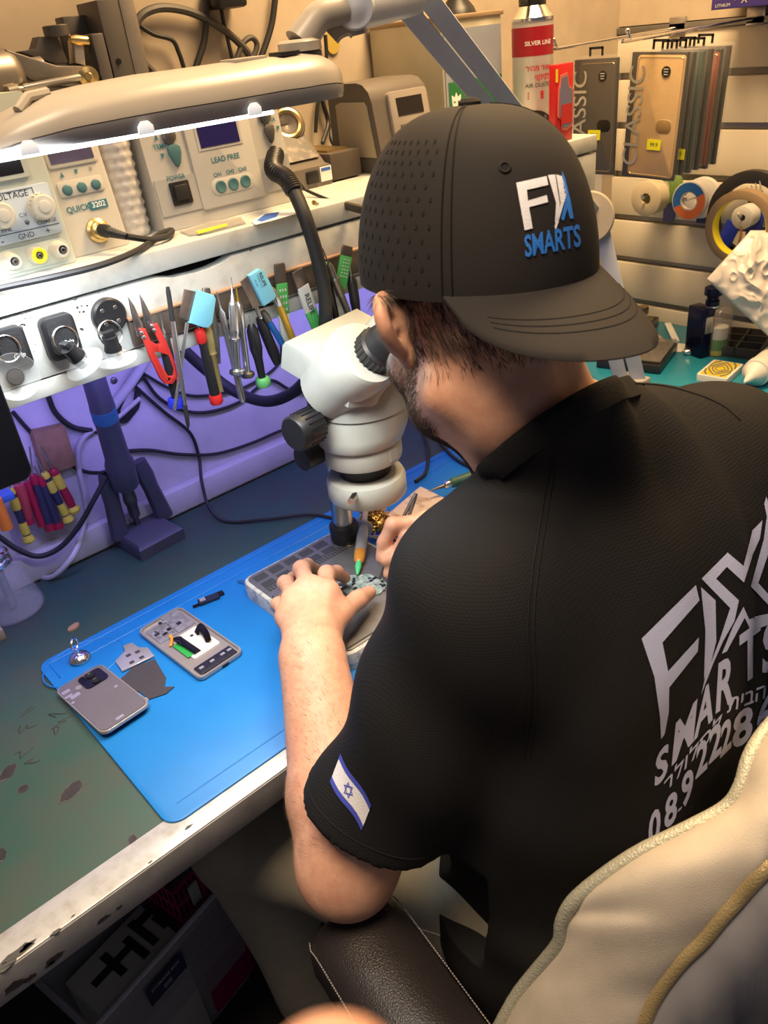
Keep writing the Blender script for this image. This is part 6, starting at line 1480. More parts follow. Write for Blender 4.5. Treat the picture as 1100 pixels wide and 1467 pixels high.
turned('screwdriver', 'black screwdriver with bright red collar and red end cap', (277, 440), (311, 578), [('shaft', m_steel, [(0, .0010), (.24, .0010)]), ('collar', m_redc, [(.22, .0050), (.25, .0062), (.34, .0062), (.36, .0045)]), ('handle', m_blk, [(.34, .0048), (.42, .0045), (.55, .0058), (.9, .0062)]), ('end_cap', m_redc, [(.90, .0075), (.93, .0082), (.98, .0082), (1, .0070)])])
turned('screwdriver', 'worn brass bodied screwdriver beside the red capped one', (290, 440), (315, 560), [('shaft', m_steel, [(0, .001), (.15, .001), (.2, .003)]), ('handle', m_olive, [(.14, .0045), (.16, .0062), (.24, .0050), (.28, .0062), (.46, .0062), (.5, .0050), (.54, .0062), (.56, .0045), (.95, .0042), (1, .0045)])], dy=-.003)
b = MB(fr((0, YT - .001, 0), (1, 0, 0), (0, 0, 1))); fl_ = lambda ps: [(P(x, y, y=YT - .001).x, P(x, y, y=YT - .001).z) for x, y in ps]
b.prism(fl_([(289, 413), (299, 411), (312, 470), (315, 520), (307, 522), (303, 480)]), 0, .003, m_dsteel, bev=.0008); single(b, 'steel_file', 'flat grey steel file hanging behind the brass screwdriver', 'file', tl(301, 460), TG)
turned('tweezers', 'long pale steel tweezers hanging points up past the shelf edge', (310, 418), (348, 575), [('body', m_silv, [(0, .0006), (.14, .0016), (.18, .0044), (.3, .0042), (.7, .0040), (.96, .0044), (1, .0034)])], dy=.002, cat='tweezers')
turned('screwdriver', 'small black screwdriver with silver collar behind the pale tweezers', (314, 440), (332, 490), [('shaft', m_silv, [(0, .0012), (.35, .0014), (.4, .003), (.5, .003)]), ('handle', m_blk, [(.5, .0040), (.6, .0048), (1, .0045)])], dy=-.002)
turned('screwdriver', 'ribbed silver precision screwdriver with a wide swivel cap', (331, 397), (340, 536), [('shaft', m_silv, [(0, .0006), (.16, .0010), (.18, .0022), (.22, .0026), (.26, .0050)]), ('handle', m_silv, [(.25, .0048), (.28, .0058), (.52, .0058), (.55, .0064), (.58, .0050), (.62, .0064), (.65, .0048), (.95, .0045)]), ('swivel_cap', m_steel, [(.94, .0045), (.955, .0095), (.985, .0100), (1, .0085)])], dy=.010)
turned('screwdriver', 'slim silver precision screwdriver with a dark swivel cap', (338, 410), (355, 540), [('shaft', m_gold2, [(0, .0008), (.1, .0012), (.16, .0022)]), ('handle', m_silv, [(.16, .0026), (.2, .0052), (.45, .0052), (.48, .0042), (.9, .0042), (.94, .005)]), ('swivel_cap', m_dsteel, [(.93, .0050), (.95, .0085), (.98, .0090), (1, .0075)])], dy=.002)
turned('screwdriver', 'dark grey screwdriver with a bright green swivel cap', (357, 452), (378, 553), [('shaft', m_silv, [(0, .0008), (.1, .0010), (.14, .0024), (.18, .0024)]), ('handle', m_blk, [(.12, .0040), (.2, .0072), (.45, .0080), (.6, .0056), (.88, .0046)]), ('swivel_cap', m_greenc, [(.87, .0080), (.90, .0098), (.97, .0098), (1, .0086)])], dy=.002)
scraper('sky blue scraper with printed label and brown blade', [(337, 402), (348, 393), (366, 435), (355, 440)], [(347, 393), (362, 383), (369, 386), (386, 420), (384, 426), (369, 436)], True, (364, 434), (374, 456))
turned('screwdriver', 'plain black handled screwdriver under the printed sky blue scraper', (364, 438), (398, 520), [('shaft', m_dsteel, [(0, .0014), (.25, .0014)]), ('handle', m_blk, [(.20, .0045), (.35, .0068), (.8, .0072), (1, .0058)])], dy=-.001)
turned('screwdriver', 'thin bright blue anodised pen screwdriver', (376, 446), (432, 537), [('neck', m_dsteel, [(0, .0035), (.08, .0052), (.14, .0046)]), ('handle', m_bluea, [(.14, .0034), (.2, .0040), (.96, .0040), (1, .0034)])], dy=.004)
turned('screwdriver', 'gold anodised pen screwdriver with silver neck', (389, 412), (439, 533), [('neck', m_silv, [(0, .002), (.04, .0045), (.18, .0048), (.2, .0042)]), ('handle', m_gold2, [(.2, .0040), (.24, .0046), (.4, .0042), (.42, .0046), (.96, .0044), (1, .0034)])], dy=.009)
def knife(label, a, c, w, cols, txt=None, dy=0.0, head=m_brown):
    p0, p1 = tl(*a, dy), tl(*c, dy); d = p1 - p0; L = d.length; M = fr(p0, d, Vector((0, -1, 0)).cross(d))
    t = thing('pry_blade', label, 'pry blade', p0, TG); h = .5 * w
    if M.to_3x3().col[2].y > 0: M = fr(p0, d, d.cross(Vector((0, -1, 0))))
    b = MB(M); b.prism([(0, -h * .85), (.004, -h), (L * .28, -h), (L * .28, h), (.004, h), (0, h * .85)], 0, .0032, head, bev=.0008); b.build('blade', t, t)
    b = MB(M); n = len(cols)
    for k, m in enumerate(cols):
        x0, x1 = L * (.24 + .76 * k / n), L * (.24 + .76 * (k + 1) / n); e = .7 if k == n - 1 and n > 1 else 1
        b.prism([(x0, -h), (x1, -h * e), (x1, h * e), (x0, h)], .0003, .0045, m, bev=.0006)
    if txt: b.text(txt, w * .6, m_ink, T(L * (.24 + .76 * (.5 if n == 1 else .36)), 0, .0048), bold=.02)
    for k in range(6 if not txt else 0):
        for j in (-.5, 0, .5): b.box((L * (.32 + .08 * k), j * w * .5, .0047), (L * .03, w * .12, .0004), m_wlab)
    b.build('handle', t, t); return t
knife('green pry blade with a white printed lower half behind the gold screwdriver', (399, 377), (408, 492), .0155, [m_rgreen, m_wlab], None, -.002)
knife('green and white labelled pry blade beside the hose', (424, 387), (455, 478), .017, [m_wlab, m_rgreen], 'RELIFE', .002, m_blade)
knife('clear and green pry blade to the right of the hose', (462, 378), (493, 474), .017, [m_wlab, m_wlab], None, -.003, m_rgreen)
knife('bright green pry blade nearest to the cap', (497, 352), (486, 412), .017, [m_rgreen], None, .004)
turned('screwdriver', 'dark steel screwdriver with ring grooves right of the hose', (462, 356), (510, 477), [('shaft', m_dsteel, [(0, .0006), (.15, .0012), (.18, .0024)]), ('handle', m_dsteel, [(.17, .0030), (.2, .0046), (.32, .0046), (.34, .0062), (.38, .0050), (.52, .0058), (.54, .0046), (.95, .0046)]), ('swivel_cap', m_silv, [(.94, .005), (.96, .0085), (1, .0080)])], dy=.010)
turned('screwdriver', 'short black screwdriver behind the ring grooved one', (468, 400), (488, 483), [('handle', m_blk, [(0, .004), (.1, .006), (.7, .0045), (.9, .0040)]), ('swivel_cap', m_dsteel, [(.88, .006), (.92, .0092), (1, .0088)])], dy=.0)
turned('screwdriver', 'black screwdriver hanging right against the cap edge', (500, 376), (514, 470), [('shaft', m_silv, [(0, .0008), (.2, .001), (.25, .003)]), ('handle', m_blk, [(.2, .004), (.28, .007), (.6, .0068), (1, .004)])], dy=.004)
# ---- suction cups hung on magnet mounts
m_cup = mat('clear_silicone', (0.50, 0.52, 0.52), .15, alpha=.16, spec=.9); m_mnt = mat('black_leatherette', (0.018, 0.018, 0.02), .45, bump=.4, bscale=900)
def mount(px, py, w, h, label, shape):
    q = P(px, py, y=YS); t = thing('magnet_mount', label, 'magnet mount', q, 'magnet mounts on the drawer front'); M = fr((q.x, YS - .0005, q.z), (1, 0, 0), (0, 0, 1))
    b = MB(M)
    if shape == 'sq': b.prism(rrect(w, h, .008), 0, .009, m_black, bev=.002)
    else: b.lathe([(w / 2, 0), (w / 2, .006), (w / 2 - .002, .008), (w / 2 - .005, .0078)], m_black, seg=36)
    b.build('body', t, t); b = MB(M)
    if shape == 'sq': b.prism(rrect(w - .010, h - .012, .006), .0085, .0098, m_mnt); b.text('Grip', .0065, m_wlab, T(.004, -.006, .0102), bold=.02, shear=.2)
    else:
        b.lathe([(w / 2 - .004, .0072), (0, .0076)], mat('grey_disc', (.20, .22, .23), .35), seg=36)
        for k in range(4): a = .8 + k * PI / 2; b.lathe([(.0028, .0074), (.0020, .0084), (0, .0084)], m_dsteel, T(.0105 * math.cos(a), .0105 * math.sin(a), 0), 12)
    b.build('pad', t, t); return q
def cup(px, py, R, dirn, label, ring_px, ring_r, stem_to, dy=.02):
    q = P(px, py, y=YS - dy); t = thing('suction_cup', label, 'suction cup', q, 'suction cups with pull rings'); d = Vector(dirn).normalized(); M = axf(q, d)
    b = MB(M); b.lathe([(.006, .012), (.010, .010), (R * .75, .004), (R, 0), (R * .98, -.0012), (R * .7, .0022), (.008, .006), (0, .006)], m_cup, seg=36); b.build('cup', t, t)
    b = MB(M); b.lathe([(.0075, -.0002), (.0075, .002), (.004, .0028), (0, .0026)], m_dsteel, seg=20); b.build('inner_disc', t, t)
    b = MB(M); b.rod((0, 0, .006), (0, 0, .026), [(0, .0085), (.3, .0095), (.6, .0078), (1, .0082)], m_black, 18); b.box((0, 0, .029), (.012, .006, .008), m_black, bev=.001); b.build('stem', t, t)
    rc_ = P(*ring_px, y=YS - .014); b = MB(axf(rc_, (.15, -1, .25))); b.torus((0, 0, 0), ring_r, .0011, m_chrome, seg=36, seg2=8); b.build('pull_ring', t, t)
mount(84, 481, .036, .046, 'black square magnet mount left of the round one', 'sq'); mount(14, 500, .034, .046, 'black square magnet mount at the left photo edge', 'sq'); mount(154, 451, .038, .038, 'round grey magnet disc with four dimples', 'ro')
cup(22, 540, .0235, (.25, 1, -.3), 'clear suction cup facing out beside the black phone', (10, 500), .013, None, .030)
cup(121, 521, .0225, (-.45, -.1, .8), 'clear suction cup tilted under the square mount with a ring', (94, 487), .0135, None, .022)
cup(166, 514, .0225, (-.05, -.12, 1), 'clear suction cup seen edge on under the round grey disc', (158, 478), .0135, None, .020)
# ---- phone hanging at the left edge
q = P(0, 610, y=.806); m_phb = mat('black_phone_shell', (0.008, 0.008, 0.010), .3)
pb0, pb1 = P(44, 664, y=.806), P(20, 697, y=.806)
ph = thing('smartphone', 'black smartphone standing upright at the left photo edge', 'phone', (pb0.x - .036, .812, P(20, 694, y=.806).z))
xR = P(43, 664, y=.806).x; zB = P(15, 697, y=.806).z; zT = P(5, 515, y=.806).z
b = MB(fr((xR - .036, .806 + .008, (zB + zT) / 2), (1, 0, 0), (0, 0, 1))); b.prism(rrect(.072, zT - zB, .011), 0, .008, m_phb, bev=.0012); b.build('body', ph, ph)
b = MB(fr((xR - .036, .806, (zB + zT) / 2), (1, 0, 0), (0, 0, 1))); b.prism(rrect(.068, zT - zB - .004, .010), -.0002, .0006, m_gblk); b.build('screen', ph, ph)
b = MB(); b.box((xR - .045, .829, (zB + zT) / 2 + .055), (.03, .030, .02), m_black, bev=.002); b.build('clamp', ph, ph)
# ================================================================== UNDER THE SHELF
m_navy2 = mat('dark_blue_grey_plastic', (0.060, 0.060, 0.085), .45, var=.1, vscale=40); m_wood = mat('brown_wood', (0.34, 0.19, 0.10), .6, var=.4, vscale=30)
# rework gun in its stand
c0, c1, c2 = P(204, 805, z=TZ), P(140, 766, z=TZ), P(266, 771, z=TZ)
xu = (c2 - c0); yu = (c1 - c0)
sd_ = thing('tool_stand', 'dark plastic tool stand holding a heat gun pen in front of the wall', 'tool stand', (c0 + c1 + c2) / 3)
Ms = fr((c0.x, c0.y, TZ), xu, yu); LX, LY = xu.length, yu.length
LX, LY = max(LX, .06), max(LY, .05)
b = MB(Ms); b.loft([[(x * LX, y * LY, z) for x, y in ((0, 0), (1, 0), (1, 1), (0, 1))] for z in (.0005, .018)] + [[(LX * (.06 + .88 * x), LY * (.06 + .88 * y), .024) for x, y in ((0, 0), (1, 0), (1, 1), (0, 1))]], m_navy2); b.build('base', sd_, sd_)
ax0, ax1 = P(199, 757, y=c0.y + LY * .55), P(134, 542, y=1.03)
ua = (ax1 - ax0).normalized(); la = (ax1 - ax0).length
b = MB()
for px0, px1 in (((184, 805), (150, 676)), ((244, 768), (198, 660))):
    lo = P(*px0, y=c0.y + LY * .45); lo.z = max(lo.z, TZ + .02); hi = P(*px1, y=c0.y + LY * .40); w_ = (hi - lo).normalized()
    b.tube([lo, lo.lerp(hi, .55), lo.lerp(hi, .75), hi], [.010, .0085, .0095, .0075], m_navy2, 8, flat=1.5)
b.build('fork', sd_, sd_)
gp = thing('heat_gun_pen', 'thick dark blue heat gun pen standing in the tool stand', 'heat gun', ax0)
b = MB(); b.rod(ax0, ax1, [(.33, .0165), (.34, .0205), (.48, .0215), (.52, .0180), (.72, .0165), (.76, .0172), (.84, .0172), (.88, .0165), (1.0, .0155), (1.25, .0145)], m_navy2, 28); b.build('handle', gp, gp)
b = MB(); b.rod(ax0, ax1, [(.765, .0176), (.835, .0176)], mat('faded_blue_band', (.03, .13, .25), .5), 28); b.build('band', gp, gp)
b = MB(); b.rod(ax0, ax1, [(.0, .0045), (.10, .005), (.11, .0085), (.20, .0088), (.21, .0105), (.25, .0105), (.26, .0095), (.36, .0105)], m_dsteel, 22); b.build('nozzle', gp, gp)
# white cable, black cables
m_wcab = mat('white_cable', (0.48, 0.47, 0.48), .45); YC = YW - .014
def wp(px, py, y=YC): return P(px, py, y=y)
def cable(name, label, pts, r, m, base, n=8, group=None):
    b = MB(); b.tube(spline(pts, n), r, m, 8); return single(b, name, label, 'cable', base, group)
GC = 'cables hanging behind the work table'
cable('cable', 'white cable looping down behind the tool stand onto the table', [wp(200, 570), wp(165, 600), wp(128, 620), wp(113, 640), wp(112, 668), wp(121, 705), wp(122, 745), P(105, 795, y=1.09), P(70, 828, z=TZ + .004), P(30, 812, z=TZ + .004), P(-10, 780, y=1.08)], .0042, m_wcab, wp(120, 700), group=GC)
cable('cable', 'black cable sagging from the shelf to the back of the heat gun pen', [wp(68, 565), wp(80, 592), wp(105, 612), wp(140, 618)], .0040, m_rubber, wp(100, 610), group=GC)
cable('cable', 'black cable crossing the wall beside the black phone to the tool stand', [wp(18, 590), wp(45, 620), wp(85, 655), wp(120, 675), wp(150, 678, 1.09)], .0030, m_rubber, wp(85, 655), group=GC)
cable('cable', 'thick black cable looping low under the yellow screwdrivers', [wp(152, 682, 1.08), wp(135, 715, 1.08), wp(112, 755, 1.09), wp(85, 785, 1.10), wp(55, 797, 1.11), wp(25, 787, 1.12), wp(0, 770, 1.13), wp(-30, 750)], .0040, m_rubber, wp(85, 785, 1.10), group=GC)
cable('cable', 'thin black cable running level along the wall towards the microscope', [wp(180, 646), wp(215, 645), wp(260, 651), wp(310, 650), wp(360, 635), wp(400, 618), wp(450, 600)], .0028, m_rubber, wp(300, 650), group=GC)
cable('cable', 'thin black cable dropping down the wall and across the mat to the microscope', [wp(195, 555), wp(235, 590), wp(272, 620), wp(285, 655), wp(289, 690, 1.116), P(300, 728, z=TZ + .02), P(325, 747, z=TZ + .003), P(380, 744, z=TZ + .006), P(440, 737, z=TZ + .0065), P(478, 742, z=TZ + .0065)], .0028, m_rubber, wp(285, 655), group=GC)
cable('cable', 'black cable swinging in a wide bow under the hanging tools', [wp(205, 540), wp(228, 570), wp(262, 588), wp(300, 590), wp(345, 575), wp(385, 545), wp(420, 560), wp(460, 560)], .0028, m_rubber, wp(290, 590), group=GC)
cable('cable', 'thin black cable in a shallow curve just under the red snips', [wp(205, 535), wp(240, 555), wp(275, 567), wp(320, 563), wp(360, 550), wp(400, 520), wp(402, 480), wp(410, 470)], .0024, m_rubber, wp(280, 567), group=GC)
b = MB()
for k in range(5): b.tube(spline([wp(190 + k, 548), wp(172 - 3 * k, 585), wp(168 + 4 * k, 603 - 3 * k), wp(186 + 3 * k, 600 - 4 * k), wp(196 + k, 556)], 7, closed=False), .0018, m_rubber, 6)
b.box((0, 0, 0), (.030, .012, .016), m_rubber, fr(wp(192, 545), (1, 0, .5), (0, 0, 1)), bev=.003); single(b, 'cable_bundle', 'tied bundle of thin black cable hanging below the shelf rail', 'cable', wp(185, 575), GC)
b = MB(); b.tube(spline([P(215, 505, y=1.12), P(190, 545, y=1.13), P(160, 585, y=1.14)], 5), .0075, mat('pale_conduit', (.50, .49, .52), .45), 12); single(b, 'conduit', 'pale plastic conduit running down behind the cable bundle', 'pipe', P(190, 545, y=1.13))
q = P(163, 545, y=YW - .008); b = MB(fr(q, (1, 0, 0), (0, 0, 1))); b.lathe([(.0055, 0), (.005, .002), (.002, .003), (0, .001)], m_dsteel, seg=16); single(b, 'screw', 'round screw head in the wall panel beside the heat gun pen', 'screw', q)
b = MB(); 
for k, pts in enumerate((((612, 600), (620, 640), (612, 690)), ((598, 610), (606, 655), (622, 690)), ((640, 630), (660, 655), (690, 675)), ((588, 640), (600, 628), (618, 622)))): pass
for lab, pts in (('black cable curving behind the right hand ocular tube', [(600, 600), (612, 640), (610, 675), (595, 690)]), ('black cable crossing the mat towards the soldering iron', [(628, 632), (650, 655), (672, 668), (690, 676)])):
    cable('cable', lab, [P(x, y, z=TZ + .007) for x, y in pts], .0030, m_rubber, P(*pts[1], z=TZ + .004), group=None)
# wood block with small screwdrivers
k_ = [P(x, y, y=YW - .009) for x, y in ((40, 616), (86, 606), (103, 661), (58, 678))]
b = MB(fr((0, YW - .009, 0), (1, 0, 0), (0, 0, 1))); b.prism([(p.x, p.z) for p in k_], 0, .020, m_wood, bev=.002); single(b, 'wood_block', 'brown wooden block on the wall that holds small screwdrivers', 'wood block', k_[3])
GS = 'small screwdrivers below the wooden block'
YD = YW - .034
def sdr(label, a, s_, c, segs):
    p0, pm, p1 = P(*a, y=YD), P(*s_, y=YD), P(*c, y=YD); t = thing('screwdriver', label, 'screwdriver', p0, GS)
    b = MB(); b.rod(p0, pm, [(0, .0012), (1, .0012)], m_steel, 8); b.build('shaft', t, t)
    for nm, m, pr in segs: b = MB(); b.rod(pm, p1, pr, m, 14); b.build(nm, t, t)
m_ysd = mat('yellow_plastic', (0.62, 0.52, 0.06), .45); m_rsd = mat('crimson_plastic', (0.34, 0.01, 0.04), .4); m_rtr = mat('translucent_red', (0.42, 0.05, 0.06), .25); m_npl = mat('navy_plastic', (0.03, 0.03, 0.06), .45); m_osd = mat('orange_plastic', (0.70, 0.20, 0.02), .4); m_bsd = mat('blue_plastic_clip', (0.05, 0.13, 0.42), .4)
band = lambda ma, mb_, cap_: [('collar', ma, [(0, .004), (.05, .0065), (.10, .0060)]), ('grip', mb_, [(.10, .0058), (.30, .0066), (.55, .0054), (.86, .0060)]), ('inlay', ma, [(.16, .0064), (.28, .0070), (.38, .0062)]), ('inlay', ma, [(.62, .0060), (.74, .0066), (.84, .0062)]), ('end_cap', cap_, [(.86, .0055), (.93, .0085), (.97, .0090), (1, .0070)])]
sdr('navy and yellow screwdriver at the left of its row', (12, 660), (14, 700), (42, 776), band(m_ysd, m_npl, m_ysd))
sdr('translucent red fat handled screwdriver second in its row', (24, 660), (27, 694), (43, 750), [('grip', m_rtr, [(0, .0075), (.1, .0085), (.6, .0080), (.85, .0060)]), ('end_cap', m_rsd, [(.85, .0062), (1, .0068)])])
sdr('slim dark red screwdriver with ring grooves', (34, 650), (38, 690), (60, 753), [('grip', m_rsd, [(0, .0050), (.1, .0062), (.2, .005), (.4, .0062), (.55, .005), (.8, .006), (1, .006)])])
sdr('navy and crimson screwdriver left of its twin', (42, 640), (47, 680), (72, 758), [('collar', m_rsd, [(0, .005), (.06, .0066), (.16, .0062)]), ('grip', m_npl, [(.14, .0058), (.5, .0066), (.9, .0072)]), ('end_cap', m_rsd, [(.88, .0072), (1, .0080)])])
sdr('navy and crimson screwdriver right of its twin', (48, 668), (57, 683), (84, 756), [('collar', m_rsd, [(0, .005), (.06, .0066), (.16, .0062)]), ('grip', m_npl, [(.14, .0058), (.5, .0066), (.9, .0072)]), ('end_cap', m_rsd, [(.88, .0072), (1, .0080)])])
sdr('navy and yellow screwdriver below the wooden block', (50, 650), (63, 677), (99, 747), band(m_ysd, m_npl, m_ysd))
sdr('yellow and crimson screwdriver at the right of its row', (59, 640), (75, 672), (108, 733), [('collar', m_rsd, [(0, .004), (.05, .0065), (.12, .0062)]), ('grip', m_ysd, [(.12, .0064), (.3, .0072), (.42, .0066)]), ('lower_grip', m_rsd, [(.42, .0060), (.7, .0068), (.88, .0056)]), ('end_cap', m_ysd, [(.86, .0058), (.94, .0090), (1, .0078)])])
b = MB(); b.rod(P(-6, 715, y=1.08), P(10, 757, y=1.08), [(0, .0075), (.8, .0085), (1, .0085)], m_osd, 14); single(b, 'screwdriver', 'orange screwdriver handle peeking in at the left photo edge', 'screwdriver', P(5, 745, y=1.08))
b = MB(); b.box((0, 0, 0), (.030, .012, .024), m_bsd, fr(P(2, 712, y=1.10), (1, 0, 0), (0, 0, 1)), bev=.003); single(b, 'clip', 'blue plastic clip beside the orange handle at the photo edge', 'clip', P(2, 712, y=1.10))
# glass dispenser flask
q = P(21, 873, z=TZ); m_glass = mat('bottle_glass', (0.62, 0.62, 0.66), .08, alpha=.14, spec=.8)
jr = thing('solvent_dispenser', 'conical clear glass solvent dispenser with chrome neck at the left edge', 'dispenser', (q.x, q.y, TZ))
b = MB(T(q.x, q.y, TZ)); b.lathe([(.040, .0008), (.043, .004), (.043, .010), (.036, .040), (.026, .066), (.021, .074), (.0205, .080), (.0185, .080), (.020, .072), (.034, .040), (.041, .010), (.040, .004), (0, .004)], m_glass, seg=44); b.build('flask', jr, jr)
b = MB(T(q.x, q.y, TZ)); b.lathe([(.020, .078), (.0225, .080), (.0225, .086), (.020, .088), (.0215, .090), (.0215, .096), (.018, .099), (.010, .100), (0, .100)], m_chrome, seg=36); b.build('neck', jr, jr)
b = MB(T(q.x, q.y, TZ)); b.cyl((0, 0, .006), (0, 0, .082), .0062, m_steel, seg=18); b.build('tube', jr, jr)
q = P(-4, 915, z=TZ); b = MB(T(q)); b.box((0, 0, .008), (.020, .02, .016), mat('cardboard', (.34, .26, .18), .8), bev=.001); single(b, 'cardboard_box', 'corner of a small cardboard box at the left photo edge', 'box', q)
# ---- cables on the wall above the shelf
GW = 'black cables on the upper wall'
YU = YW - .012
up = lambda *a: P(*a, y=YU)
cable('cable', 'thin black cable snaking down the wall behind the lamp head', [up(187, -20), up(188, 8), up(194, 30), up(218, 48), up(246, 57), up(256, 75), up(264, 100), up(270, 130)], .0032, m_rubber, up(218, 48), group=GW)
cable('cable', 'thick grey black cable coiled in a big loop on the wall', [up(225, 110), up(205, 88), up(193, 60), up(196, 32), up(212, 16), up(240, 11), up(280, 20), up(322, 44), up(352, 72), up(362, 92)], .0055, mat('grey_rubber', (.06, .055, .05), .5), up(212, 16), group=GW)
cable('cable', 'black cable falling straight down through the big loop', [up(296, -20), up(296, 20), up(292, 60), up(282, 92), up(272, 125)], .0048, m_rubber, up(292, 60), group=GW)
cable('cable', 'thin black lead falling from the plug adapter', [up(316, 8), up(320, 30), up(327, 60), up(335, 95)], .0028, m_rubber, up(327, 60), group=GW)
cable('cable', 'small grey black cable loop between the plug lead and the neck', [up(352, 105), up(362, 84), up(368, 64), up(360, 54), up(348, 62), up(340, 82), up(334, 100)], .0042, MATS['grey_rubber'], up(360, 54), group=GW)
cable('cable', 'black cable hanging beside the lamp neck', [up(396, -20), up(390, 30), up(380, 65), up(368, 95)], .0046, m_rubber, up(385, 50), group=GW)
q = P(322, 2, y=YW - .02); b = MB(); b.box((q.x, YW - .022, q.z + .006), (.048, .040, .030), m_black, bev=.005); single(b, 'plug_adapter', 'black plug adapter on the wall at the top edge', 'adapter', (q.x, YW, q.z))
q = P(476, 60, y=YW - .002); b = MB(fr(q, (1, 0, 0), (0, 0, 1))); b.prism(circ(.014, 24, ry=.017), 0, .001, mat('yellow_dot', (.45, .33, .06), .6)); single(b, 'sticker', 'round yellow sticker on the wall behind the wing knob', 'sticker', q)
cable('cable', 'black cable dropping behind the lamp neck past the yellow sticker', [P(466, 50, y=YU), P(467, 90, y=YU), P(455, 150, y=YU), P(452, 190, y=YU)], .003, m_rubber, P(467, 90, y=YU), group=GW)
cable('cable', 'black cable hanging in a slack bow left of the rounded grey station', [P(480, 120, y=YU), P(462, 140, y=YU), P(470, 175, y=YU), P(462, 205, y=YU - .02)], .0036, m_rubber, P(470, 175, y=YU), group=GW)
cable('cable', 'black cable twisting towards the foot of the rounded grey station', [P(466, 128, y=YU), P(478, 160, y=YU), P(474, 195, y=YU - .02), P(483, 215, y=YU - .03)], .0036, m_rubber, P(478, 160, y=YU), group=GW)
# ================================================================== SLAT WALL GOODS AND SIDE COUNTER
XW = XR - .001
m_film = mat('clear_film', (0.62, 0.60, 0.58), .12, alpha=.09, spec=.8); m_hook = m_chrome
m_tanl = mat('tan_leatherette', (0.50, 0.34, 0.16), .4, var=.1, vscale=30, bump=.15, bscale=300); m_blkl = mat('black_leatherette_case', (0.022, 0.019, 0.017), .4); m_tqp = mat('dark_teal_card', (0.03, 0.065, 0.055), .4); m_rust_l = mat('rust_leatherette', (0.22, 0.05, 0.025), .5); m_silt = mat('silver_foil_print', (0.55, 0.55, 0.54), .25, .7); m_pty = mat('price_yellow', (0.72, 0.72, 0.02), .5); m_cardb = mat('black_card', (0.018, 0.017, 0.017), .45)
def xat(px, py, x): return P(px, py, x=x)
def hook(label, px0, px1, x0):
    """wire hook sticking out of the slat wall with a turned-up tip"""
    tip = xat(*px0, x0); base = Vector((XR, tip.y + .0, tip.z - .012)); t = thing('display_hook', label, 'hook', base)
    b = MB(); b.tube(spline([base, Vector((x0 + .02, tip.y, tip.z - .014)), Vector((x0 + .008, tip.y, tip.z - .011)), tip], 6), .0030, m_hook, 10); b.ball(tip, .0040, m_hook, seg=12); b.build('wire', t, t)
    b = MB(); b.box((XR - .003, base.y, base.z + .004), (.006, .036, .030), m_steel, bev=.001); b.build('bracket', t, t); return base
# packs hang across the hooks and face the room (-X), one behind the other
def pack(label, x, pc, col, txt, price, case=True, w=.080, h=.168, tilt=0.0, pos_y=None, group='phone case packs hanging on hooks', button=True):
    """pc = picture position of the pack's top centre on the plane x"""
    q = xat(*pc, x) if pos_y is None else Vector((x, pos_y[0], pos_y[1]))
    t = thing('phone_case_pack', label, 'phone case pack', q, group)
    M = fr(q, (0, -1, 0), (0, 0, 1)) @ Rz(tilt)       # local x = towards the viewer's right, y up, z = -X
    b = MB(M); b.prism(rrect(w, h, .003, 3, 0, -h / 2), -.012, .0002, m_film, bev=.0015); b.build('clear_sleeve', t, t)
    b = MB(M); b.box((0, -h / 2, -.0065), (w - .006, h - .010, .008), col if not case else m_cardb, bev=.001); b.build('card', t, t)
    if case:
        b = MB(M); b.prism(rrect(w - .020, h - .018, .006, 4, .006, -h / 2), -.004, -.0004, col, bev=.001); c_ = b.build('wallet_case', t, t)
        b = MB(M); b.prism(rrect(.030, .022, .009, 4, .024, -h * .56), -.001, .0002, col, bev=.0006); b.build('clasp', c_, t)
        b = MB(M)
        o = rrect(w - .026, h - .024, .005, 4, .006, -h / 2); b.tube([(p[0], p[1], -.0002) for p in o], .0004, m_brass, 4, closed=True); b.build('stitching', c_, t)
    if txt:
        b = MB(M); b.text('CLASSIC', .043, m_silt, T(-w / 2 + .020, -h / 2, .0006) @ Rz(PI / 2), sx=1.0, bold=.006); b.build('lettering', t, t)
    if button:
        b = MB(M); b.lathe([(.0085, .0002), (.0085, .0008), (0, .0008)], m_cardb, T(.018, -h * .16, 0), 24)
        for k in range(3): b.box((.018, -h * .16 + .004 - .004 * k, .0010), (.009 - .001 * k, .0014, .0003), m_wlab)
        b.build('round_sticker', t, t)
    if price:
        b = MB(M); b.prism(rrect(.027, .017, .001, 2, price[0], price[1]), .0003, .0012, m_pty); b.text('99.9', .009, m_ink, T(price[0], price[1], .0014)); b.build('price_sticker', t, t)
    b = MB(M); b.box((0, .012, -.004), (.030, .004, .0012), m_black); b.box((-.013, .006, -.004), (.004, .014, .0012), m_black); b.box((.013, .006, -.004), (.004, .014, .0012), m_black); b.build('hang_tab', t, t)
    return t
XB = 1.44
hook('chrome display hook carrying the black phone case pack', (793, 57), None, 1.30)
hook('chrome display hook carrying the tan phone case pack', (899, 44), None, 1.28)
pack('phone case pack with black wallet case and large upright lettering on the first hook', 1.38, (852, 80), m_blkl, True, (.004, -.130), w=.098, h=.204)
pack('phone case pack with tan gold leather wallet case at the front of the second hook', 1.36, (944, 70), m_tanl, True, (.010, -.146), w=.110, h=.208, tilt=-.05)
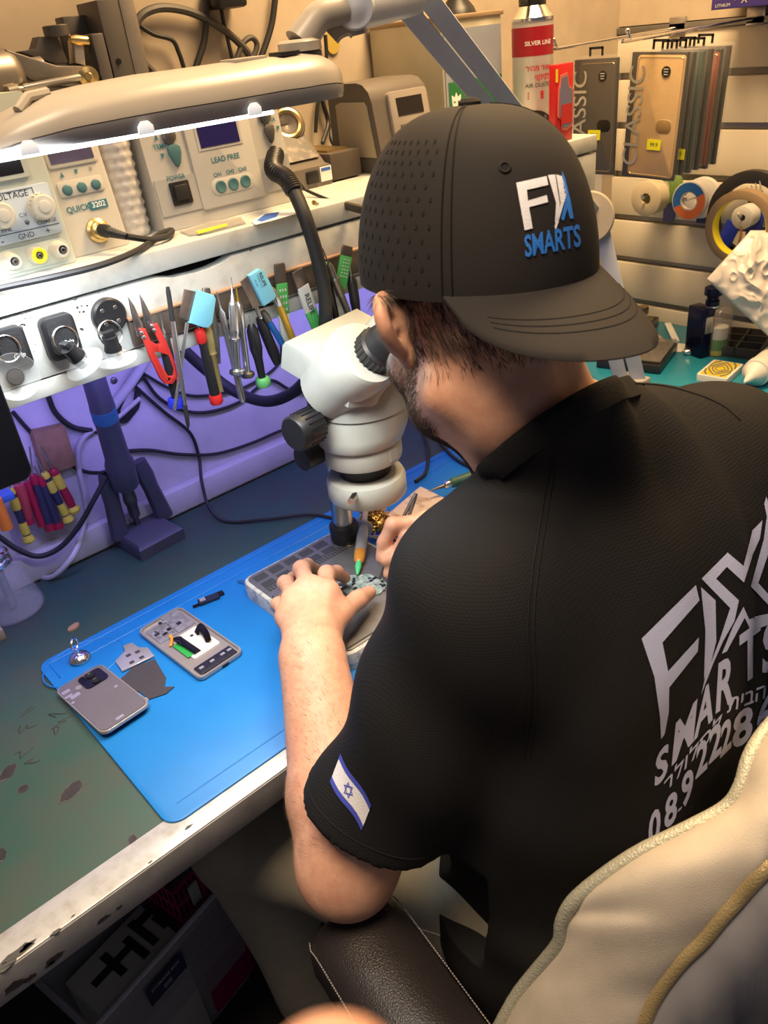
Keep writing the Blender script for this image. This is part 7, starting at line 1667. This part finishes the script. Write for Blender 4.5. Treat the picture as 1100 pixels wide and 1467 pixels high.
for k, (lab, col, x, dy, dz, txt, pr) in enumerate((('black phone case pack right behind the tan one', m_cardb, 1.385, 13, -.002, False, (.040, -.160)),
        ('dark teal phone case pack in the middle of the second hook', m_tqp, 1.41, 26, -.002, False, None),
        ('black edged phone case pack behind the dark teal one', m_cardb, 1.435, 38, .0, False, None),
        ('rust brown phone case pack near the wall', m_rust_l, 1.465, 52, -.002, False, None),
        ('clear edged phone case pack closest to the slat wall', m_cardb, 1.495, 64, .002, False, None))):
    q = xat(944 + dy, 70 - dy * .10, x); pack(lab, x, None, col, txt, pr, case=(k == 3), w=.102, h=.200, tilt=-.04, pos_y=(q.y, q.z + dz), button=False)
# rolls on the wall
m_tape = mat('cream_tape', (0.55, 0.47, 0.33), .5); m_grt = mat('green_tape', (0.16, 0.27, 0.06), .5); m_spb = mat('spool_blue', (0.02, 0.13, 0.42), .4); m_spo = mat('spool_orange', (0.62, 0.15, 0.03), .4); m_spw = mat('spool_white', (0.60, 0.59, 0.58), .4); m_ktape = mat('brown_tape', (0.24, 0.165, 0.09), .45); m_ringy = mat('yellow_core', (0.70, 0.62, 0.02), .45); m_blut = mat('royal_blue_sleeve', (0.012, 0.03, 0.33), .4); m_tie = mat('black_tie', (0.015, 0.015, 0.016), .4)
GR = 'rolls hanging on the slat wall'
def roll(label, px, py, x, R, r, th, m, name='tape_roll', cat='tape roll', face=None, tilt=(0, 0, 0)):
    q = xat(px, py, x); t = thing(name, label, cat, q, GR); d = Vector((-1, tilt[1], tilt[2])).normalized(); M = axf(q, d)
    b = MB(M); b.lathe([(r, -th), (R, -th), (R, 0), (R - .001, .0008), (r, .0008), (r, -th)], m, seg=44); b.build('roll', t, t)
    if face:
        b = MB(M); n = 40
        for k, (a0, a1, mm) in enumerate(face):
            vs = []; fs = []
            for i in range(n + 1):
                a = math.radians(a0 + (a1 - a0) * i / n); vs += [(r * 1.15 * math.cos(a), r * 1.15 * math.sin(a), .0016), (R * .93 * math.cos(a), R * .93 * math.sin(a), .0016)]
            fs = [[2 * i, 2 * i + 1, 2 * i + 3, 2 * i + 2] for i in range(n)]; b.add(vs, fs, mm)
        b.build('label', t, t)
    return t, q
def peg(q, L=.06):
    b = MB(); b.tube([Vector((XR, q.y, q.z + .004)), Vector((q.x - .012, q.y, q.z + .004)), Vector((q.x - .018, q.y, q.z + .012))], .0026, m_hook, 8); return b
_, q = roll('cream tape roll on a peg under the phone cases', 925, 285, 1.60, .0355, .0115, .034, m_tape); single(peg(q), 'wall_peg', 'steel wall peg through the cream tape roll', 'peg', (XR, q.y, q.z))
roll('green tape roll half hidden behind the cream roll', 952, 268, 1.665, .036, .012, .014, m_grt)
_, q = roll('solder spool with blue and orange label', 987, 288, 1.60, .0385, .0165, .010, m_spw, 'solder_spool', 'spool', [(28, 205, m_spb), (205, 388, m_spo)]); single(peg(q), 'wall_peg', 'steel wall peg through the blue and orange spool', 'peg', (XR, q.y, q.z))
roll('plain white spool behind the blue and orange one', 1004, 284, 1.665, .041, .014, .012, m_spw, 'spool', 'spool')
_, q = roll('large brown tape ring with a yellow core', 1058, 327, 1.55, .069, .0535, .022, m_ktape); 
tr_ = bpy.data.objects['tape_roll.002'] if 'tape_roll.002' in bpy.data.objects else None
b = MB(axf(q, (-1, 0, 0))); b.lathe([(.0525, -.022), (.0538, -.022), (.0538, .0004), (.0525, .0004), (.0525, -.022)], m_ringy, seg=44); b.build('yellow_core', _, _)
roll('large black ring hanging behind the brown tape', 1072, 312, 1.655, .090, .066, .014, m_tie, 'black_ring', 'ring')
_, q = roll('small white reel inside the brown tape ring', 1063, 312, 1.60, .022, .0065, .030, m_spw, 'reel', 'reel'); single(peg(q), 'wall_peg', 'steel wall peg through the small white reel', 'peg', (XR, q.y, q.z))
for k, (lab, a, c) in enumerate((('royal blue heat shrink sleeve seen through the brown ring', (1052, 318), (1032, 362)), ('royal blue heat shrink sleeve hanging right of the white reel', (1088, 290), (1078, 345)))):
    b = MB(); p0, p1 = xat(*a, 1.645), xat(*c, 1.645); b.tube(spline([p0, p0.lerp(p1, .5) + Vector((-.004, 0, 0)), p1], 4), .016, m_blut, 10, flat=.5); single(b, 'heat_shrink_sleeve', lab, 'sleeve', p0)
for k in range(4):
    b = MB(); p0, p1 = xat(1070 + 6 * k, 268 - 3 * k, 1.63), xat(1076 + 6 * k, 300, 1.64); b.tube([p1, p0.lerp(p1, .35)], [.0040, .0034], m_tie, 8); b.tube([p0.lerp(p1, .37), p0], [.0032, .0008], mat('pale_metal_tip', (.62, .55, .45), .3, .4), 8)
    single(b, 'probe_lead', ['black probe with pale tip leftmost of four on the slat wall', 'black probe with pale tip second from left of four', 'black probe with pale tip third from left of four', 'black probe with pale tip rightmost of four'][k], 'probe', p1, 'black probes with pale tips')
b = MB(); b.tube(spline([xat(1062, 325, 1.60), xat(1061, 338, 1.60), xat(1057, 352, 1.61)], 4), .0022, mat('copper_strand', (.60, .25, .13), .35, .6), 6); single(b, 'copper_braid', 'copper coloured braid end below the white reel', 'wire', xat(1061, 338, 1.60))
for k, (lab, px, py, w, h, mm) in enumerate((('violet blue card behind the cream tape roll', 958, 304, .026, .040, mat('violet_card', (.12, .12, .30), .5)), ('navy card under the white spool', 1006, 312, .026, .022, mat('navy_card', (.02, .03, .12), .5)))):
    q = xat(px, py, 1.6975); b = MB(); b.box((q.x, q.y, q.z), (.003, w, h), mm); single(b, 'card', lab, 'card', q)
# purple lithium battery box at the top edge
q = xat(1060, 10, 1.60); m_pur = mat('purple_box', (0.05, 0.035, 0.22), .4); m_purd = mat('purple_box_underside', (0.03, 0.02, 0.12), .5)
b0, b1 = xat(1012, 16, 1.58), xat(1130, 12, 1.58)
bx = thing('battery_box', 'purple lithium battery box on the slat wall at the top right edge', 'box', ((1.63, (b0.y + b1.y) / 2, b0.z)))
b = MB(); b.box((1.645, (b0.y + b1.y) / 2, b0.z + .025), (.10, abs(b1.y - b0.y), .05), m_pur, bev=.001); b.build('body', bx, bx)
Fx = fr((1.5946, b0.y, b0.z), (0, -1, 0), (0, 0, 1)); b = MB(Fx); b.text('LITHIUM', .0075, m_wlab, T(.022, .006, .0002)); b.text('X', .016, m_wlab, T(.062, .012, .0002)); b.prism(circ(.012, 24, .045, .024), 0, .0004, m_silt); b.build('lettering', bx, bx)
# ---- white plastic bag
m_bagw = mat('white_bag_film', (0.62, 0.58, 0.55), .35, var=.12, vscale=20, spec=.6)
A_, B_, C_, D_ = P(1012, 400, d=1.72), P(1075, 330, d=1.75), P(1160, 330, d=1.80), P(1120, 500, d=1.75)
bm_ = bmesh.new(); n = 64; vs = []
for i in range(n + 1):
    for j in range(n + 1):
        u, v = i / n, j / n; p = A_ * (1 - u) * (1 - v) + B_ * u * (1 - v) + C_ * u * v + D_ * (1 - u) * v
        vs.append(p)
bagM = MB(); view = ray(1060, 420); cen = (A_ + B_ + C_ + D_) / 4
def crumple(p, k): return (1 - abs(noise.noise(p * 22 + Vector((k, 0, 0))))) ** 4 * 1.0 + (1 - abs(noise.noise(p * 48))) ** 5 * .55 - .7
lay = []
for sgn in (-1, 1):
    L_ = []
    for i in range(n + 1):
        for j in range(n + 1):
            u, v = i / n, j / n; e = (min(u, 1 - u) * min(v, 1 - v) * 4) ** .35; p = vs[i * (n + 1) + j]
            L_.append(p + view * sgn * (.040 * e + .013 * e * crumple(p, sgn * 3)))
    lay.append(L_)
N1 = (n + 1); fs = []
for s_ in (0, 1):
    o = s_ * N1 * N1
    for i in range(n):
        for j in range(n):
            f = [o + i * N1 + j, o + (i + 1) * N1 + j, o + (i + 1) * N1 + j + 1, o + i * N1 + j + 1]; fs.append(f if s_ else f[::-1])
bagM.add(lay[0] + lay[1], fs, m_bagw); single(bagM, 'plastic_bag', 'crumpled white plastic bag above the side counter', 'bag', (D_.x, D_.y, min(v.z for v in lay[0])), smooth=34)
# ---- things on the teal counter
cz = TZ
def onc(px, py, z=TZ): return P(px, py, z=z)
m_case = mat('dark_tray', (0.025, 0.025, 0.03), .3); m_lid = mat('clear_lid', (0.22, 0.20, 0.19), .1, alpha=.45)
t0, t1, t2 = onc(945, 537), onc(1000 - 30, 503), onc(858, 523)
o_, xx, yy = t0, (t1 - t0), (t2 - t0)
M = fr(o_, xx, yy); LX, LY = max(.06, xx.length), max(.12, yy.length)
tray = thing('parts_tray', 'dark parts tray with clear lid full of small pieces on the teal counter', 'tray', o_)
b = MB(M); b.box((LX / 2, LY / 2, .010), (LX, LY, .019), m_case, bev=.003); b.build('body', tray, tray)
b = MB(M); rd = random.Random(4)
for k in range(26): b.box((LX * rd.uniform(.1, .9), LY * rd.uniform(.08, .92), .0205), (rd.uniform(.004, .014), rd.uniform(.004, .012), .004), rd.choice((m_silv, m_brass, m_case, m_white, m_dsteel)), Rz(0))
b.build('contents', tray, tray)['kind'] = 'stuff'
b = MB(M); b.box((LX / 2, LY / 2, .0262), (LX - .004, LY - .004, .003), m_lid, bev=.001); b.build('lid', tray, tray)
for k, (lab, px, py, w, d, h, rz, z0) in enumerate((('lower black hard case at the back of the teal counter', 912, 470, .11, .07, .022, .3, 0), ('upper black hard case stacked at the back of the counter', 900, 462, .08, .06, .018, .1, .0225))):
    q = onc(px, py + 6); b = MB(T(q.x, q.y, TZ + .0005 + z0) @ Rz(rz)); b.box((0, 0, h / 2), (w, d, h), m_case, bev=.003); b.box((.03, -.02, h + .0005), (.02, .016, .002), m_brass); single(b, 'hard_case', lab, 'case', (q.x, q.y, TZ + z0))
for k, (lab, px, py, w, d, rz, m) in enumerate((('cream spatula lying between the parts tray and the clear jar', 945, 490, .10, .018, .9, m_tape), ('white wooden strip behind the cream spatula', 962, 478, .12, .014, .7, m_white), ('sheet of white paper on the counter by the clear jar', 968, 498, .05, .04, .2, m_white))):
    q = onc(px, py); b = MB(T(q.x, q.y, TZ + .0005) @ Rz(rz)); b.box((0, 0, .0025 if k < 2 else .0006), (w, d, .005 if k < 2 else .001), m, bev=.0004); single(b, ('spatula', 'wooden_strip', 'paper_sheet')[k], lab, ('spatula', 'strip', 'paper')[k], q)
# clear tank device
q = onc(1010, 508); m_smoke = mat('smoky_glass', (0.28, 0.24, 0.24), .06, alpha=.35, spec=.8); m_dblue = mat('deep_blue_metal', (0.012, 0.014, 0.05), .2, .6)
vd = thing('vaporizer', 'glossy dark blue box vaporizer with clear tank on the teal counter', 'vaporizer', q)
Mv = T(q.x, q.y, TZ + .0005) @ Rz(-.35)
b = MB(Mv); b.box((-.012, .010, .052), (.030, .050, .104), m_dblue, bev=.004); b.box((-.012, -.0155, .070), (.018, .002, .034), m_silt, bev=.0005); b.build('body', vd, vd)
b = MB(Mv); b.lathe([(.022, 0), (.024, .004), (.024, .085), (.020, .096), (.014, .100)], m_smoke, T(.020, -.010, 0), 32); b.build('tank', vd, vd)
b = MB(Mv); b.lathe([(.0185, .012), (.0185, .036)], mat('lime_label', (.10, .32, .05), .4), T(.020, -.010, 0), 28); b.lathe([(.0186, .002), (.0186, .012)], m_ringy, T(.020, -.010, 0), 28); b.lathe([(.0186, .036), (.0186, .060)], m_white, T(.020, -.010, 0), 28); b.build('label', vd, vd)
b = MB(Mv); b.torus((.020, -.033, .074), .008, .0022, m_chrome, M=T(0, 0, 0), seg=20) if False else None; b.lathe([(.014, .100), (.014, .116), (.011, .118), (.012, .124), (.018, .128), (.018, .142), (.012, .145), (0, .145)], m_dblue, T(.004, 0, 0), 28); b.lathe([(.0145, .102), (.0145, .106)], m_chrome, T(.004, 0, 0), 28); b.build('mouthpiece', vd, vd)
q = onc(988, 508); b = MB(T(q.x, q.y, TZ + .004) @ Rz(.6)); b.rod((0, -.014, .002), (0, .014, .002), [(0, .005), (.2, .006), (.25, .004), (.5, .0062), (.8, .0062), (1, .004)], m_chrome, 18); single(b, 'metal_fitting', 'small chrome fitting lying by the dark blue vaporizer', 'fitting', q)
# cards, glue bottle, organiser
k0, k1, k2 = onc(1055, 553), onc(1110, 525) , onc(1000, 532)
M = fr(onc(1040, 553), onc(1072, 524) - onc(1040, 553), onc(1003, 543) - onc(1040, 553))
m_cardw = mat('card_white', (0.62, 0.60, 0.56), .4); m_cardy = mat('card_yellow', (0.55, 0.42, 0.02), .4); m_cardg = mat('card_grey_pattern', (0.12, 0.13, 0.14), .4)
ck = thing('card_deck', 'deck of cards with yellow patterned back on the teal counter edge', 'card deck', onc(1040, 540))
b = MB(M); CWd, CH = .088, .060
b.prism(rrect(CWd, CH, .004, 4, CWd / 2, CH / 2), .0005, .014, m_cardw, bev=.0006); b.build('cards', ck, ck)
b = MB(M @ T(CWd / 2, CH / 2, .0142)); b.prism(rrect(CWd - .010, CH - .010, .002, 3), 0, .0004, m_cardy)
for k, s_ in enumerate((.90, .62, .36)):
    o = [(CWd * .42 * s_ * math.copysign(abs(math.cos(a)) ** 1.6, math.cos(a)), CH * .42 * s_ * math.copysign(abs(math.sin(a)) ** 1.6, math.sin(a)), .0006) for a in [2 * PI * i / 28 for i in range(28)]]; b.tube(o, .0014 if k < 2 else .001, m_cardg, 5, closed=True)
for sx in (-1, 1):
    for sy in (-1, 1): b.tube(spline([(sx * CWd * .43, sy * CH * .22, .0006), (sx * CWd * .30, sy * CH * .34, .0006), (sx * CWd * .12, sy * CH * .40, .0006)], 4), .0016, m_cardg, 5)
b.build('card_back', ck, ck)
g0, g1 = P(1066, 548, z=TZ + .026), P(1125, 500, z=TZ + .030)
gl = thing('glue_bottle', 'white squeeze bottle lying with its nozzle by the cards', 'bottle', Vector((g0.x, g0.y, TZ)))
b = MB(); b.rod(g0, g1, [(.24, .012), (.26, .026), (.36, .027), (.38, .0255), (1.2, .026), (1.3, .02)], mat('white_bottle', (.62, .61, .58), .35), 30); b.build('body', gl, gl)
b = MB(); b.rod(g0, g1, [(0, .002), (.02, .0032), (.14, .010), (.20, .019), (.27, .024)], MATS['white_bottle'], 28); b.build('nozzle', gl, gl)
q = onc(1062, 498); M = T(q.x, q.y, TZ + .0005) @ Rz(.25); m_org2 = mat('dark_organiser', (0.04, 0.037, 0.034), .45)
og = thing('organizer_tray', 'dark compartment tray below the white plastic bag', 'tray', q)
b = MB(M); b.box((0, 0, .003), (.13, .10, .006), m_org2); b.build('base', og, og)
b = MB(M)
for x in (-.063, -.02, .022, .063): b.box((x, 0, .012), (.004, .10, .018), m_org2)
for y in (-.048, 0, .048): b.box((0, y, .012), (.13, .004, .018), m_org2)
b.build('divider', og, og)
b = MB(T(onc(1075, 470).x + .02, onc(1075, 470).y, TZ + .0005)); b.box((0, 0, .02), (.05, .05, .04), m_white, bev=.002); single(b, 'white_box', 'small white box half hidden under the plastic bag', 'box', onc(1075, 470))
# ================================================================== LIGHT
def area(name, loc, target, sx, sy, energy, col, spread=PI):
    l = bpy.data.lights.new(name, 'AREA'); l.shape = 'RECTANGLE'; l.size = sx; l.size_y = sy; l.energy = energy; l.color = col; l.spread = spread
    o = bpy.data.objects.new(name, l); COL.objects.link(o); o.location = loc
    o.rotation_euler = (Vector(target) - Vector(loc)).to_track_quat('-Z', 'Y').to_euler(); return o
area('ceiling_light', (1.12, 0.72, 2.25), (1.25, 0.78, 0), 0.5, 0.5, 36, (1.0, 0.66, 0.32))
area('ceiling_light_rear', (0.0, 0.30, 2.3), (0.30, 0.30, 0.9), 0.6, 0.6, 6.8, (1.0, 0.76, 0.52), spread=1.5)
area('lamp_led', (0.34, 0.70, 1.262), (0.36, 0.72, 0), 0.42, 0.05, 1.75, (0.88, 0.95, 1.0), spread=2.8)
area('violet_wall_fill', (0.50, .96, 1.105), (0.5, 1.20, 0.80), 1.15, 0.03, 1.8, (0.34, 0.28, 1.0), spread=2.4)  # added violet light that tints the lower wall; no fixture is built here
w = bpy.data.worlds.new('world'); SC.world = w; w.use_nodes = True
w.node_tree.nodes['Background'].inputs[0].default_value = (0.9, 0.85, 1.0, 1); w.node_tree.nodes['Background'].inputs[1].default_value = 0.10
vs_ = SC.view_settings; vs_.view_transform = 'Standard'; vs_.look = 'None'; vs_.gamma = 1.0; vs_.use_curve_mapping = False; vs_.exposure = 0.25
SC.cycles.use_denoising = True; SC.cycles.max_bounces = 8; SC.cycles.sample_clamp_indirect = 4.0
SC.cycles.caustics_reflective = False; SC.cycles.caustics_refractive = False
